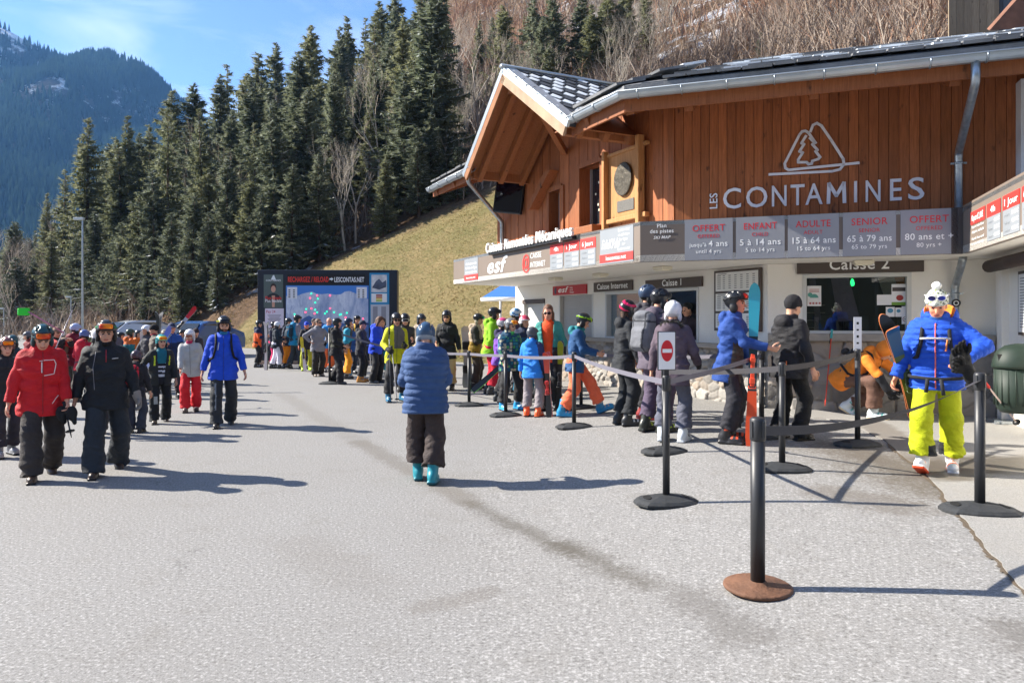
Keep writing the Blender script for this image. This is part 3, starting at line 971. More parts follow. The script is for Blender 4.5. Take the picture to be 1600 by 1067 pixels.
# stone base and counter -------------------------------------------------
def stone_strip(name, a, d, n_, L, z0, z1, seed, cell=.24):
    g = np.random.default_rng(seed)
    nu, nv = int(L / .02), int((z1 - z0) / .02)
    u = np.linspace(0, L, nu); v = np.linspace(z0, z1, nv)
    U, V_ = np.meshgrid(u, v, indexing='ij')
    pts = []
    for i in range(-1, int(L / cell) + 2):
        for j in range(-1, int((z1 - z0) / (cell * .62)) + 2):
            if g.random() < .18: continue
            pts.append((i * cell + (j % 2) * cell * .5 + g.normal(0, cell * .2), z0 + j * cell * .62 + g.normal(0, cell * .13)))
    pts = np.array(pts); col = g.random(len(pts))
    wu = U + .03 * (vnoise(U, V_, 9) - .5); wv = V_ + .03 * (vnoise(U + 9, V_, 9) - .5)
    d1 = np.full(U.shape, 9.0); d2 = d1.copy(); id1 = np.zeros(U.shape, int)
    for k, (x, y) in enumerate(pts):
        dd = np.sqrt((wu - x) ** 2 + ((wv - y) * 1.45) ** 2)
        nw = dd < d1
        d2 = np.where(nw, d1, np.minimum(d2, dd)); id1 = np.where(nw, k, id1); d1 = np.where(nw, dd, d1)
    e = np.clip((d2 - d1) / .05, 0, 1)
    hgt = .055 * np.sqrt(e) * (.6 + .8 * col[id1]) + .012 * (vnoise(U, V_, 28) - .5) * e
    b = np.array(a)[None, None] + U[..., None] * np.array(d) + V_[..., None] * np.array(UP) + (hgt + .03)[..., None] * np.array(n_)
    o0 = np.array(origin(OFF))
    Vv = (b - o0).reshape(-1, 3)
    i = np.arange(nu * nv).reshape(nu, nv)
    Fc = np.stack([i[:-1, :-1], i[1:, :-1], i[1:, 1:], i[:-1, 1:]], -1).reshape(-1, 4)
    n = NT('fieldstone')
    cc = n.attr('tone'); ed = n.attr('joint')
    ns = n.noise(11, 6, .65)
    c = n.mix(n.rng(cc, 0, 1), (.16, .15, .14, 1), (.44, .42, .39, 1))
    c = n.mix(n.rng(ns, .35, .7, 0, .6), c, (.27, .25, .22, 1))
    warm = n.mix(n.rng(n.math('FRACT', n.math('MULTIPLY', cc, 7.3)), .6, .9, 0, .55), c, (.36, .27, .19, 1))
    c = n.mix(n.rng(ed, .25, .0, 0, 1), warm, (.30, .28, .255, 1))
    n.L(c, n.b.inputs['Base Color']); n.b.inputs['Roughness'].default_value = .9
    n.bump(n.noise(40, 5, .7), .35, .01)
    me = mesh_np(name, Vv, Fc, n.m, smooth_=True)
    A = me.attributes.new('tone', 'FLOAT', 'POINT'); A.data.foreach_set('value', col[id1].ravel().astype(np.float32))
    A = me.attributes.new('joint', 'FLOAT', 'POINT'); A.data.foreach_set('value', e.ravel().astype(np.float32))
    return link(name, me, OFF)
ts = tL(874)
stone_strip('stone_base', LW + dL * ts, dL, nL, TL - ts, .05, 1.12, 3, .21)
stone_strip('stone_base', C0, dM, nM, 3.10, .05, 1.28, 5, .36)
M_CONC = mat('counter_concrete', '98928a', .8, var=.12, bump=.3, bscale=30)
m = MB(); slab(m, LW, dL, nL, ts - .05, TL + .02, 1.12, 1.20, -.28, .20); m.build('counter', M_CONC, OFF, bevel=.012)
m = MB(); slab(m, C0, dM, nM, .0, 3.08, 1.285, 1.40, -.28, .17); m.build('counter', M_CONC, OFF, bevel=.012)

# openings ---------------------------------------------------------------
def shutter(t0, t1, z0, z1, frame_top=None, col='c9c9c6'):
    m = MB()
    n = int((z1 - z0) / .062)
    for i in range(n):
        za = z0 + (z1 - z0) * i / n; zb = z0 + (z1 - z0) * (i + 1) / n
        slab(m, LW, dL, nL, t0 + .05, t1 - .05, za, zb - .006, -.12, -.085 + .004 * (i % 2))
    slab(m, LW, dL, nL, t0 + .05, t1 - .05, z0, z1, -.14, -.121)
    s = m.build('roller_shutter', paint(col, .5), OFF)
    f = MB()
    slab(f, LW, dL, nL, t0, t0 + .05, z0, z1, -.16, .012); slab(f, LW, dL, nL, t1 - .05, t1, z0, z1, -.16, .012)
    f.build('shutter_rail', M_ALU, s)
    if frame_top:
        f = MB(); slab(f, LW, dL, nL, t0 - .02, t1 + .02, z1 - .005, z1 + .11, -.05, .03); f.build('shutter_box', M_BROWN, s)
shutter(*hol_L[0], frame_top=True)
shutter(*hol_L[1], col='a9a8a6')
def opening(a, d, n_, t0, t1, z0, z1, fw=.055, glass=M_PANE, dep=-.12, mull=()):
    f = MB()
    for q0, q1, y0, y1 in ((t0, t0 + fw, z0, z1), (t1 - fw, t1, z0, z1), (t0 + fw, t1 - fw, z1 - fw, z1), (t0 + fw, t1 - fw, z0, z0 + fw * .7)):
        slab(f, a, d, n_, q0, q1, y0, y1, dep - .05, .012)
    for q in mull: slab(f, a, d, n_, q - .02, q + .02, z0 + fw * .7, z1 - fw, dep - .04, dep + .03)
    w = f.build('window', M_ALU, OFF)
    g = MB(); slab(g, a, d, n_, t0 + fw, t1 - fw, z0 + fw * .7, z1 - fw, dep - .008, dep + .002)
    g.build('pane', glass, w)
    return w
opening(LW, dL, nL, *hol_L[2])
opening(LW, dL, nL, *hol_L[3])
opening(C0, dM, nM, *hM, fw=.06)
# things seen inside: counter screens and shelves
m = MB()
for t in (.75, 1.2, 2.0): slab(m, C0, dM, nM, t, t + .38, 1.42, 1.68, -1.0, -.95)
m.build('screen', M_BLACK, OFF)
m = MB()
for i in range(4): slab(m, C0, dM, nM, .6, 1.0, 1.45 + i * .14, 1.465 + i * .14, -2.4, -2.1)
for i in range(5): slab(m, LW, dL, nL, TL - 3 + i * .35, TL - 2.85 + i * .35, 1.22 + .02 * i, 1.55 + .07 * (i % 3), -1.5 - .1 * i, -1.4 - .1 * i)
m.build('shelf', mat('shelf', '6b6258', .7, var=.3), OFF)
# banner flags and hats hanging inside
for t, w, col in ((.62, .10, '4d4550'), (.95, .26, '6a5a68'), (1.62, .22, 'a89a84'), (1.85, .25, 'b06a2a')):
    mb = MB(); c = C0 + dM * t - nM * .45 + UP * 2.36
    mb.prism([c, c + dM * w, c + dM * (w * 1.5 + .05) - UP * (.75 if t < 1.5 else .35), c + dM * (.12) - UP * (.78 if t < 1.5 else .4)], nM * .02)
    mb.build('hanging_banner', fab(col), OFF)
# green signal lamps inside the two windows
for a, d, n_, t, z in ((C0, dM, nM, tM(1337), 2.20), (LW, dL, nL, tL(1081), 2.02)):
    mm = MB().lathe(a + d * t + n_ * -.45 + UP * z, [(.0, -.05), (.028, -.04), (.034, 0), (.02, .05), (.006, .07)], 12)
    mm.build('signal_lamp', mat('green_lamp', '20d060', .4, var=0, emit=2.2), OFF)

# soffit of the overhang, between the walls and the sign fascia
ML = KS - dL * 8.05                          # far end of the left sign
MR = KS + dM * 4.30                          # end of the price sign
RE = MR + dR * 6.0
m = MB()
so_ = [ML, KS, MR, RE, R0 + dR * 6 - nR * .3, R0 - nR * .3 - nM * .3, C0 - nM * .3 - nL * .3, LW - nL * .3]
m.prism([p + UP * (ZS + .004) for p in so_], UP * .1)
m.build('soffit', M_SOFFW, OFF)
m = MB()
m.prism([p + UP * (ZST - .06) for p in so_], UP * .05)
m.build('canopy_roof', M_ZINC, OFF)
# square soffit lights
for px, Y_ in ((868, 15.2), (938, 13.8), (1035, 11.9), (1350, 10.5)):
    z = ZS
    c = Vector(((px - 800) / F * Y_, Y_, 0))
    if px == 1350: c = C0 + dM * (tM(1350) - .05) + nM * .33
    dd = dL if px < 1100 else dM; nn = nL if px < 1100 else nM
    mm = MB().bevbox(c + UP * (z - .026), (.14, .11, .026), .012, (dd, nn * -1, UP * 1))
    s = mm.build('soffit_light', paint('d9d2bd', .5), OFF)
    mm = MB().bevbox(c + UP * (z - .060), (.115, .085, .010), .008, (dd, nn * -1, UP)); mm.build('diffuser', mat('diffuser', 'efe9d4', .35, var=0), s)

# ---- upper storey
ov = 1.397
NW = 7.0                                     # length of the wooden left face
WL = WU - dL * NW
gt0, gtp, gt1 = 1.6, 3.92, 5.8               # gable feet and peak, measured back from EV along the eave
TAN = .384
def eave_z(o):                               # roof underside height at distance o inwards from the eave line
    return ZE - .12 + o * TAN
zt = eave_z(ov) - .05
win1 = (NW - 2.50, NW - 1.62, 3.42, 4.45)    # (t from WL)
def tWL(px):
    k = (px - 800) / F
    return (k * WL.y - WL.x) / (dL.x - k * dL.y)
w_a = (tWL(909), tWL(941), 3.44, 4.62); w_b = (tWL(861), tWL(880), 3.44, 4.35)
def ztop_L(t):                               # boards run up into the gable
    b = NW - t
    g = 6.30 - abs(b - gtp + .35) * .76
    return max(zt, min(g, 6.2)) if 1.2 < b < 6.4 else zt
boards('wall', WL, dL, nL, NW, ZS + .3, ztop_L, M_BOARD, holes=[w_a, w_b])
m = MB(); slab(m, WU, dM, nM, .02, 8.2, ZS + .3, zt + .1, -.10, -.035); slab(m, WL, dL, nL, w_a[1] + .1, NW - .02, ZS + .3, zt, -.10, -.035); m.build('gap_backing', M_DARK, OFF)  # dark backing added behind the boards to stop light showing through the gaps
boards('wall', WU, dM, nM, 8.2, ZS + .3, lambda t: zt, M_BOARD)
m = MB(); slab(m, WL, nL * -1, dL * -1, 0, 6, ZS + .1, 5.0, -.2, 0); m.build('wall', M_BOARD, OFF)
# windows of the upper storey: deep frames with a broad slanting head
for (t0, t1, z0, z1), wd in ((w_a, 1), (w_b, 1)):
    f = MB()
    slab(f, WL, dL, nL, t0 - .10, t0, z0 - .05, z1 + .06, -.28, .06); slab(f, WL, dL, nL, t1, t1 + .10, z0 - .05, z1 + .06, -.28, .06)
    slab(f, WL, dL, nL, t0, t1, z1, z1 + .10, -.28, .06)
    w = f.build('window', M_BEAM, OFF)
    g = MB(); slab(g, WL, dL, nL, t0, t1, z0, z1, -.24, -.23); g.build('pane', M_GLASS, w)
    g = MB(); slab(g, WL, dL, nL, t0, t0 + .05, z0, z1, -.229, -.19); slab(g, WL, dL, nL, t1 - .05, t1, z0, z1, -.229, -.19); g.build('frame', paint('8c8f90', .5), w)
    g = MB()
    for k in range(9):
        c = WL + dL * (t0 + .08 + rnd.random() * (t1 - t0 - .16)) + UP * (z0 + .12 + (z1 - z0 - .2) * k / 9) + nL * -.224
        g.box(c, (.018, .022, .002), (dL, UP, nL))
    g.build('sticky_note', paint('e8e2c8', .7), w)
m = MB(); slab(m, WL, dL, nL, tWL(835), tWL(946), 3.26, 3.40, .0, .30); m.build('sill_beam', M_BEAM, OFF, bevel=.015)
m = MB(); m.prism([WL + dL * tWL(838) + UP * 4.05 + nL * .03, WL + dL * (tWL(838) + .16) + UP * 4.05 + nL * .03, WL + dL * (tWL(872) + .1) + UP * 4.75 + nL * .03, WL + dL * tWL(866) + UP * 4.75 + nL * .03], nL * .22); m.build('brace', M_BEAM, OFF)

# framed plaque panel between two slender posts
p0, p1 = tWL(956), tWL(1011)
m = MB(); slab(m, WL, dL, nL, p0, p1, 3.45, 4.62, .05, .09)
pn = m.build('plaque_panel', M_HONEY, OFF)
m = MB()
slab(m, WL, dL, nL, p0 - .05, p0 + .03, 2.95, 4.72, .09, .20); slab(m, WL, dL, nL, p1 - .05, p1 + .05, 2.95, 4.78, .09, .22)
slab(m, WL, dL, nL, p0 - .12, p1 + .16, 3.37, 3.45, .06, .16); slab(m, WL, dL, nL, p0 - .12, p1 + .16, 4.60, 4.66, .05, .13)
m.build('panel_post', M_HONEY, pn, bevel=.01)
c = WL + dL * ((p0 + p1) / 2) + UP * 4.12 + nL * .10
m = MB(); a = []
for k in range(32):
    q = 2 * math.pi * k / 32
    a.append(c + dL * (math.cos(q) * .27) + UP * (math.sin(q) * .30))
m.prism(a, nL * .045)
m.build('bronze_medallion', mat('bronze', '4b463d', .55, metal=.6, var=.35, vscale=9, bump=.8, bscale=11), pn, bevel=.012)
m = MB(); slab(m, WL, dL, nL, p0 + .33, p1 - .25, 3.55, 3.75, .091, .105)
m.build('small_plate', mat('pewter', '6d6a64', .5, metal=.5, var=.2, vscale=40), pn)

# ---- roofs
def roof_slabs(m, e0, d, n_, L, rows, t_lo=0.0, hipL=False):
    """courses of thick slates going inwards from the eave line"""
    for r in range(rows):
        o = r * .30 - .02
        t = t_lo + rnd.uniform(0, .2) + (o * .42 + .25 if hipL else 0)
        while t < L - .1:
            w = rnd.uniform(.28, .46)
            z = ZE + .10 + o * TAN + rnd.uniform(-.006, .012) + .03
            c = e0 + d * (t + w / 2) - n_ * (o + .22) + UP * (z + .22 * TAN)
            sl = Vector(-n_ + UP * TAN).normalized()
            tilt = sl.lerp(-n_, .25).normalized()
            m.box(c, (w / 2 - .012, .25 + rnd.uniform(-.02, .03), .017 + rnd.uniform(0, .006)), (d, tilt, d.cross(tilt)), 1 if rnd.random() < .40 and r > 0 else 0)
            t += w
M_SLATE = mat('slate', '77787a', .7, var=.28, vscale=3, bump=.5, bscale=18)
M_SLATES = mat('slate_frost', 'dfe4e8', .6, var=.12, vscale=5, bump=.3, bscale=18)
m = MB()
roof_slabs(m, EV, dM, nM, 9.0, 8, .25, True)
m.build('roof', [M_SLATE, M_SLATES], OFF)
# slab under the slates, main and left
def plane(e0, d, n_, t0, t1, dep, th, mt, name, z=ZE, inner0=None, inner1=None):
    m = MB()
    i0 = t0 if inner0 is None else inner0; i1 = t1 if inner1 is None else inner1
    pts = [e0 + d * t0 + UP * z, e0 + d * t1 + UP * z, e0 + d * i1 - n_ * dep + UP * (z + dep * TAN), e0 + d * i0 - n_ * dep + UP * (z + dep * TAN)]
    m.prism(pts, UP * th)
    return m.build(name, mt, OFF)
plane(EV, dM, nM, 0, 9.0, 2.6, .10, M_SLATE, 'roof', ZE - .02, 2.6 * .414, 9.0)
plane(EV - dL * 8.6, dL, nL, 0, 8.6 - gt1, 2.4, .10, M_SLATE, 'roof', ZE - .02)
plane(EV - dL * gt0, dL, nL, 0, gt0, 2.4, .10, M_SLATE, 'roof', ZE - .02, 0, gt0 - 2.4 * .414)
m = MB()
EL = EV - dL * 8.6
roof_slabs(m, EL, dL, nL, 8.6 - gt1 - .1, 5, .0)
m.build('roof', [M_SLATE, M_SLATES], OFF)
m = MB()
roof_slabs(m, EV - dL * gt0, dL, nL, gt0 - .2, 5, .1)
m.build('roof', [M_SLATE, M_SLATES], OFF)
# boarded soffits under the eaves
m = MB()
for e0, d, n_, L, t0 in ((EV, dM, nM, 9, 0), (EV - dL * (gt0 + .5), dL, nL, gt0 + .5, 0)):
    pts = [e0 + d * t0 + UP * (ZE - .13), e0 + d * L + UP * (ZE - .13), e0 + d * (L if d is dM else L - 1.7 * .414) - n_ * 1.7 + UP * (ZE - .13 + 1.7 * TAN), e0 + d * (t0 + (1.7 * .414 if d is dM else 0)) - n_ * 1.7 + UP * (ZE - .13 + 1.7 * TAN)]
    m = MB(); m.prism(pts, UP * .02); m.build('eave_boarding', M_SOFF, OFF)
pts = [EL + UP * (ZE - .13), EL + dL * (8.6 - gt1) + UP * (ZE - .13), EL + dL * (8.6 - gt1) - nL * 1.7 + UP * (ZE - .13 + 1.7 * TAN), EL - nL * 1.7 + UP * (ZE - .13 + 1.7 * TAN)]
m = MB(); m.prism(pts, UP * .02); m.build('eave_boarding', M_SOFF, OFF)
# dark fascia strip, wooden fascia and gutters
m = MB()
slab(m, EV, dM, nM, .25, 9, ZE - .02, ZE + .10, -.05, -.02); m.build('fascia_strip', paint('39424e', .4), OFF)
m = MB()
slab(m, EV, dM, nM, .0, 9, ZE - .30, ZE - .02, -.07, -.03); m.build('fascia_board', M_BEAM, OFF)
m = MB(); slab(m, EL, dL, nL, 0, 8.6 - gt1 - .02, ZE - .24, ZE - .02, -.07, -.03); m.build('fascia_board', M_BEAM, OFF)
m = MB(); slab(m, EL, dL, nL, 8.6 - gt0 + .02, 8.56, ZE - .30, ZE - .02, -.07, -.03); m.build('fascia_board', M_BEAM, OFF)
def gutter(pts, r=.085, name='gutter'):
    m = MB()
    vs, fs = [], []; K = 9
    for i, p in enumerate(pts):
        if i == 0: d = (pts[1] - p).normalized(); s_ = d.cross(UP)
        elif i == len(pts) - 1: d = (p - pts[i - 1]).normalized(); s_ = d.cross(UP)
        else:
            a = (p - pts[i - 1]).normalized().cross(UP); b = (pts[i + 1] - p).normalized().cross(UP)
            s_ = (a + b) / (1 + a.dot(b))
        for k in range(K):
            q = math.pi * k / (K - 1)
            vs.append(p + s_ * (math.cos(q) * r) - UP * (math.sin(q) * r * 1.1))
        for k in range(K):
            q = math.pi * (K - 1 - k) / (K - 1)
            vs.append(p + s_ * (math.cos(q) * (r - .01)) - UP * (math.sin(q) * (r - .01) * 1.1))
    n = 2 * K
    for i in range(len(pts) - 1):
        for k in range(n):
            fs.append((i * n + k, i * n + (k + 1) % n, i * n + n + (k + 1) % n, i * n + n + k))
    fs.append(tuple(range(n))); fs.append(tuple(range((len(pts) - 1) * n, len(pts) * n)))
    m.add(vs, fs, 0, False)
    # outer bead
    bead = []
    for i, p in enumerate(pts):
        bead.append(p + (vs[i * n] - p) + UP * .005)
    m.tube(bead, .012, 8)
    g = m.build(name, M_ZINC, OFF)
    for p, q in zip(pts[:-1], pts[1:]):
        L = (q - p).length; d = (q - p).normalized(); s_ = d.cross(UP)
        for k in range(int(L / .62)):
            c = p + d * (.25 + k * .62)
            ring = [c + s_ * (math.cos(math.pi * j / 8) * (r + .006)) - UP * (math.sin(math.pi * j / 8) * (r + .006) * 1.1) for j in range(9)]
            hm = MB(); hm.tube(ring, .012, 6)
            hm.box(c - s_ * (r + .002) + UP * .05, (.012, .008, .08), (d, s_, UP))
            hm.build('gutter_bracket', M_GALV, g)
    return g
o_ = .075
EVg = EV + (nL + nM) * (o_ / (1 + nL.dot(nM)))
gutter([EV - dL * (gt0 - .12) + nL * o_ + UP * (ZE - .05), EVg + UP * (ZE - .05), EV + dM * 9 + nM * o_ + UP * (ZE - .05)])
gutter([EL + nL * o_ + UP * (ZE - .05), EV - dL * (gt1 - .12) + nL * o_ + UP * (ZE - .05)])
# rafters under the left eave and the exposed purlin ends
m = MB()
for k in range(7):
    t = .35 + k * 1.2
    if gt0 - .2 < 8.6 - t < gt1 + .1: continue
    a = EL + dL * t + UP * (ZE - .20); b = a - nL * 1.5 + UP * 1.5 * TAN
    u = (b - a).normalized(); m = MB(); m.box((a + b) / 2, (.05, (b - a).length / 2, .06), (dL, u, dL.cross(u))); m.build('rafter', M_BEAM, OFF)
for k in range(5):
    t = .9 + k * 1.7
    a = EV + dM * t - nM * .3 + UP * (ZE - .24); b = a - nM * 1.2 + UP * 1.2 * TAN
    u = (b - a).normalized(); m = MB(); m.box((a + b) / 2, (.06, (b - a).length / 2, .06), (dM, u, dM.cross(u))); m.build('rafter', M_BEAM, OFF)
# hip rafter carrying the corner
m = MB(); a = EV + UP * (ZE - .2) - (nL + nM) * .12; b = WU + UP * (zt - .02) - (nL + nM) * .1
u = (b - a).normalized(); s_ = u.cross(UP).normalized(); m.box((a + b) / 2, (.07, (b - a).length / 2 + .1, .09), (s_, u, s_.cross(u))); m.build('hip_rafter', M_BEAM, OFF)

# ---- cross gable
GA = lambda t, z, o=.0: EV - dL * t + UP * z + nL * o
zf, zp = 4.80, 6.42
gd = 3.2                                      # depth inwards
Lh = gtp - gt0; Rh = gt1 - gtp
def gable_side(t_foot, name):
    a, b = GA(t_foot, zf, .12), GA(gtp, zp, .12)
    sl = (b - a).normalized(); nn = sl.cross(nL) if sl.cross(nL).z > 0 else -sl.cross(nL)
    m = MB()
    m.prism([a, b, b - nL * (gd + .12), a - nL * .16], nn * .09)
    rf = m.build('roof', mat('roof_felt', '3b4148', .6, var=.1), OFF)
    # lozenge slates with frost, laid in courses
    s = MB(); L = (b - a).length
    r = 0
    while .1 + r * .26 < L - .2:
        t = .1
        k = 0
        while t < (gd - .3) * (.14 + r * .26) / L + .02:
            w = .26
            q = a + sl * (.14 + r * .26) - nL * (t + (r % 2) * .13) + nn * (.10 + .012)
            v = [q, q + sl * .16 - nL * .13, q + sl * .32, q + sl * .16 + nL * .13]
            s.prism([p + nn * (.012 if j == 0 else 0) for j, p in enumerate(v)], nn * .014, 1 if rnd.random() < (.62 if name == 'r' else .1) else 0)
            t += .27; k += 1
        r += 1
    s.build('slate', [mat('slate_dark', '3a3f46', .55, var=.15), M_SLATES], rf)
    # verge flashing, barge board, boarded underside with rafters
    v = MB(); v.prism([a + nL * .0 - sl * .05, b + sl * .05, b + nn * .12 + sl * .05, a + nn * .12 - sl * .05], nL * .05)
    v.prism([a + nn * .09 - sl * .05, b + nn * .09, b + nn * .09 - nL * .22, a + nn * .09 - nL * .22 - sl * .05], nn * .045)
    v.build('verge_flashing', M_ZINC, rf)
    bb = MB(); bb.prism([a - nn * .17, b - nn * .17, b, a], nL * .045)
    bb.build('barge_board', mat('weathered_wood', 'a58a70', .8, var=.3, vscale=3, bump=.4) if name == 'r' else mat('weathered_wood', '8f5f3c', .8, var=.3, vscale=3, bump=.4), OFF)
    un = MB(); un.prism([a - nn * .03 - nL * .01, b - nn * .03 - nL * .01, b - nn * .03 - nL * 1.5, a - nn * .03 - nL * 1.5], nn * .025)
    un.build('boarded_underside', M_SOFF, rf)
    for k in range(3):
        ra = MB()
        o = .28 + k * .52
        p, q = a - nn * .11 - nL * o, b - nn * .11 - nL * o
        ra.box((p + q) / 2, ((q - p).length / 2, .055, .075), (sl, nL, sl.cross(nL)))
        ra.build('rafter', M_SOFF, rf)
gable_side(gt0 - .15, 'r'); gable_side(gt1 + .15, 'l')
m = MB(); m.tube([GA(gtp, zp + .15, .2), GA(gtp, zp + .15, -gd)], .07, 8, flat=.6); m.build('ridge_cap', M_ZINC, OFF)
# ridge purlin, wall plate and the two struts in the gable
def beam(a, b, w, h):
    u = (b - a).normalized(); s_ = (u.cross(UP) if abs(u.z) < .95 else u.cross(nL)).normalized()
    m = MB(); m.box((a + b) / 2, (w, (b - a).length / 2, h), (s_, u, s_.cross(u))); return m.build('gable_beam', M_SOFF, OFF, bevel=.008)
beam(GA(gtp, zp - .25, .02), GA(gtp, zp - .25, -1.5), .07, .10)
beam(GA(gt1 + .05, zf + .0, .0), GA(gt1 + .05, zf + .0, -1.5), .06, .09)
q_ = WL + dL * tWL(886) + nL * .06
beam(Vector((q_.x, q_.y, CAM_H + (HOR - 238) / F * q_.y)), GA(gtp - 1.05, 5.48, -.12), .055, .07)
beam(GA(gt0 + .15, zf + .02, .0), GA(gt0 + .15, zf + .02, -1.5), .06, .09)

# ---- downpipes
def pipe(path, r=.05, name='downpipe', clips=()):
    m = MB(); P_ = []
    for i, p in enumerate(path):
        p = Vector(p)
        if 0 < i < len(path) - 1:
            a, b = Vector(path[i - 1]), Vector(path[i + 1])
            P_ += [p + (a - p).normalized() * .07, p + ((a - p).normalized() + (b - p).normalized()) * .02, p + (b - p).normalized() * .07]
        else: P_.append(p)
    m.tube(P_, r, 14)
    for c in clips: m.lathe(Vector(c) - UP * .015, [(r + .012, 0), (r + .012, .03)], 14); m.box(Vector(c), (r + .05, .012, .012), (dM, nM, UP))
    return m.build(name, M_GALV, OFF)
tp = tM(1495, WU); q = WU + dM * tp + nM * .10
e = EV + dM * tM(1522, EV) + nM * .07
pipe([e + UP * (ZE - .12), e + UP * (ZE - .38), q + UP * 4.0, q + UP * (ZST - .2)], .052, clips=[q + UP * 3.85])
q2 = C0 + dM * tM(1490) + nM * .09
pipe([q2 + nM * .45 + UP * 2.5, q2 + nM * .38 + UP * 2.42, q2 + UP * 2.12, q2 + UP * .25], .052, clips=[q2 + UP * 2.0])
g1 = EV - dL * (gt1 + .15) + nL * .07
w1 = WL + dL * (tWL(790)) + nL * .10
pipe([g1 + UP * (ZE - .10), g1 + UP * (ZE - .32), w1 + UP * 4.0, w1 + UP * 2.9], .05)
mm = MB(); c = q2 + nM * .056 + UP * 1.86
mm.prism([c + dM * (.06 * math.cos(k * .3927)) + UP * (.06 * math.sin(k * .3927)) for k in range(16)], nM * .004); st = mm.build('round_sticker', M_BLACK, OFF)
mm = MB()
for k in range(14):
    a0, a1 = k * .4488, (k + 1) * .4488
    v = [c + nM * .0045 + dM * (r_ * math.cos(q)) + UP * (r_ * math.sin(q)) for r_, q in ((.024, a0), (.036, a0), (.036, a1), (.024, a1))]
    mm.add(v, [(0, 1, 2, 3)])
mm.build('sticker_mark', M_WHITE, st)

# pale post at the far right of the wooden wall and a neighbouring chalet behind the roof
m = MB(); slab(m, WU, dM, nM, tM(1586, WU) + .0, tM(1586, WU) + .3, ZST, ZE - .05, .03, .25); m.build('corner_post', paint('cfd0d2', .6), OFF)

# ================================================================== SIGNS ON THE OFFICE
def sign_obj(name, label, a, d, n_, L, z0, z1, m_, depth=.06, t0=0.0):
    e = empty(name, tuple(a + UP * z0), label, 'sign')
    mb = MB(); slab(mb, a, d, n_, t0, L, z0, z1, -depth, 0)
    mb.build('panel', m_, e)
    return e
def panel(e, name, a, d, n_, t0, t1, z0, z1, m_, o=.0, th=.006):
    mb = MB(); slab(mb, a, d, n_, t0, t1, z0, z1, o + .0005, o + th); return mb.build(name, m_, e)
def at(a, d, n_, t, z, o=.0075): return a + d * t + UP * z + n_ * o

# front price fascia
sg = sign_obj('price_fascia', 'long grey fascia sign with five age price panels over the counter', KS, dM, nM, 4.30, ZS, ZST, M_TAUPED, t0=.0)
def tK(px):
    k = (px - 800) / F
    return (k * KS.y - KS.x) / (dM.x - k * dM.y)
cells = [(1070, 1145, 'OFFERT', 'OFFERED', ('jusqu\u2019\u00e0', '4 ans'), 'until 4 yrs'), (1150, 1226, 'ENFANT', 'CHILD', '5 \u00e0 14 ans', '5 to 14 yrs'),
         (1231, 1311, 'ADULTE', 'ADULT', '15 \u00e0 64 ans', '15 to 64 yrs'), (1317, 1400, 'SENIOR', 'SENIOR', '65 \u00e0 79 ans', '65 to 79 yrs'), (1407, 1497, 'OFFERT', 'OFFERED', '80 ans et +', '80 yrs +')]
for x0, x1, a1, a2, a3, a4 in cells:
    t0, t1 = tK(x0), tK(x1); tc = (t0 + t1) / 2; w = t1 - t0
    pn_ = panel(sg, 'price_panel', KS, dM, nM, t0, t1, ZS + .005, ZST - .005, M_GREYP)
    text(a1, .135, M_LRED, pn_, at(KS, dM, nM, tc, ZS + .435), dM, .006, fit=w * .68)
    text(a2, .075, M_LRED, pn_, at(KS, dM, nM, tc, ZS + .335), dM, .0)
    if isinstance(a3, tuple):
        text(a3[0], .085, M_WHITE, pn_, at(KS, dM, nM, tc - w * .22, ZS + .205), dM, .008)
        text(a3[1], .125, M_WHITE, pn_, at(KS, dM, nM, tc + w * .20, ZS + .205), dM, .008)
    else: text(a3, .125, M_WHITE, pn_, at(KS, dM, nM, tc, ZS + .205), dM, .008, fit=w * .84)
    text(a4, .085, M_WHITE, pn_, at(KS, dM, nM, tc, ZS + .105), dM, .004)
tc = tK(1034)
text('Plan', .085, M_WHITE, sg, at(KS, dM, nM, tc, ZST - .105), dM, .006)
text('des pistes', .085, M_WHITE, sg, at(KS, dM, nM, tc, ZST - .185), dM, .006)
text('SKI MAP', .066, M_WHITE, sg, at(KS, dM, nM, tc, ZST - .275), dM, .002, italic=.25)
panel(sg, 'dark_end', KS, dM, nM, 4.16, 4.295, ZS + .003, ZST - .003, paint('4a4442', .5))

# left fascia
sl_ = sign_obj('lift_pass_fascia', 'sunlit taupe fascia sign on the left wing with price columns', ML, dL, nL, 8.05, ZS, ZST, M_TAUPE)
def tA(px):
    k = (px - 800) / F
    return (k * ML.y - ML.x) / (dL.x - k * dL.y)
panel(sl_, 'info_panel', ML, dL, nL, tA(726), tA(747), ZS + .03, ZST - .05, M_LGREY)
panel(sl_, 'red_band', ML, dL, nL, tA(726), tA(747), ZS + .05, ZS + .18, M_RED, .007)
for i, s_t in enumerate(('Achetez vos', 'forfaits en ligne', 'sur notre site')):
    text(s_t, .085, M_WHITE, sl_, at(ML, dL, nL, (tA(726) + tA(747)) / 2, ZST - .20 - i * .10), dL, .004, fit=(tA(747) - tA(726)) * .8)
text('lescontas.net', .08, M_WHITE, sl_, at(ML, dL, nL, (tA(726) + tA(747)) / 2, ZS + .085, .016), dL, .006, fit=(tA(747) - tA(726)) * .7)
text('esf', .48, M_WHITE, sl_, at(ML, dL, nL, (tA(758) + tA(790)) / 2, ZS + .15), dL, .02, italic=.28, fit=(tA(789) - tA(758)))
text('@', .40, M_RED, sl_, at(ML, dL, nL, tA(822), ZS + .14), dL, .008, fit=tA(827) - tA(816))
text('CAISSE', .15, M_WHITE, sl_, at(ML, dL, nL, tA(829), ZS + .33), dL, .004, align='LEFT', fit=tA(846) - tA(829))
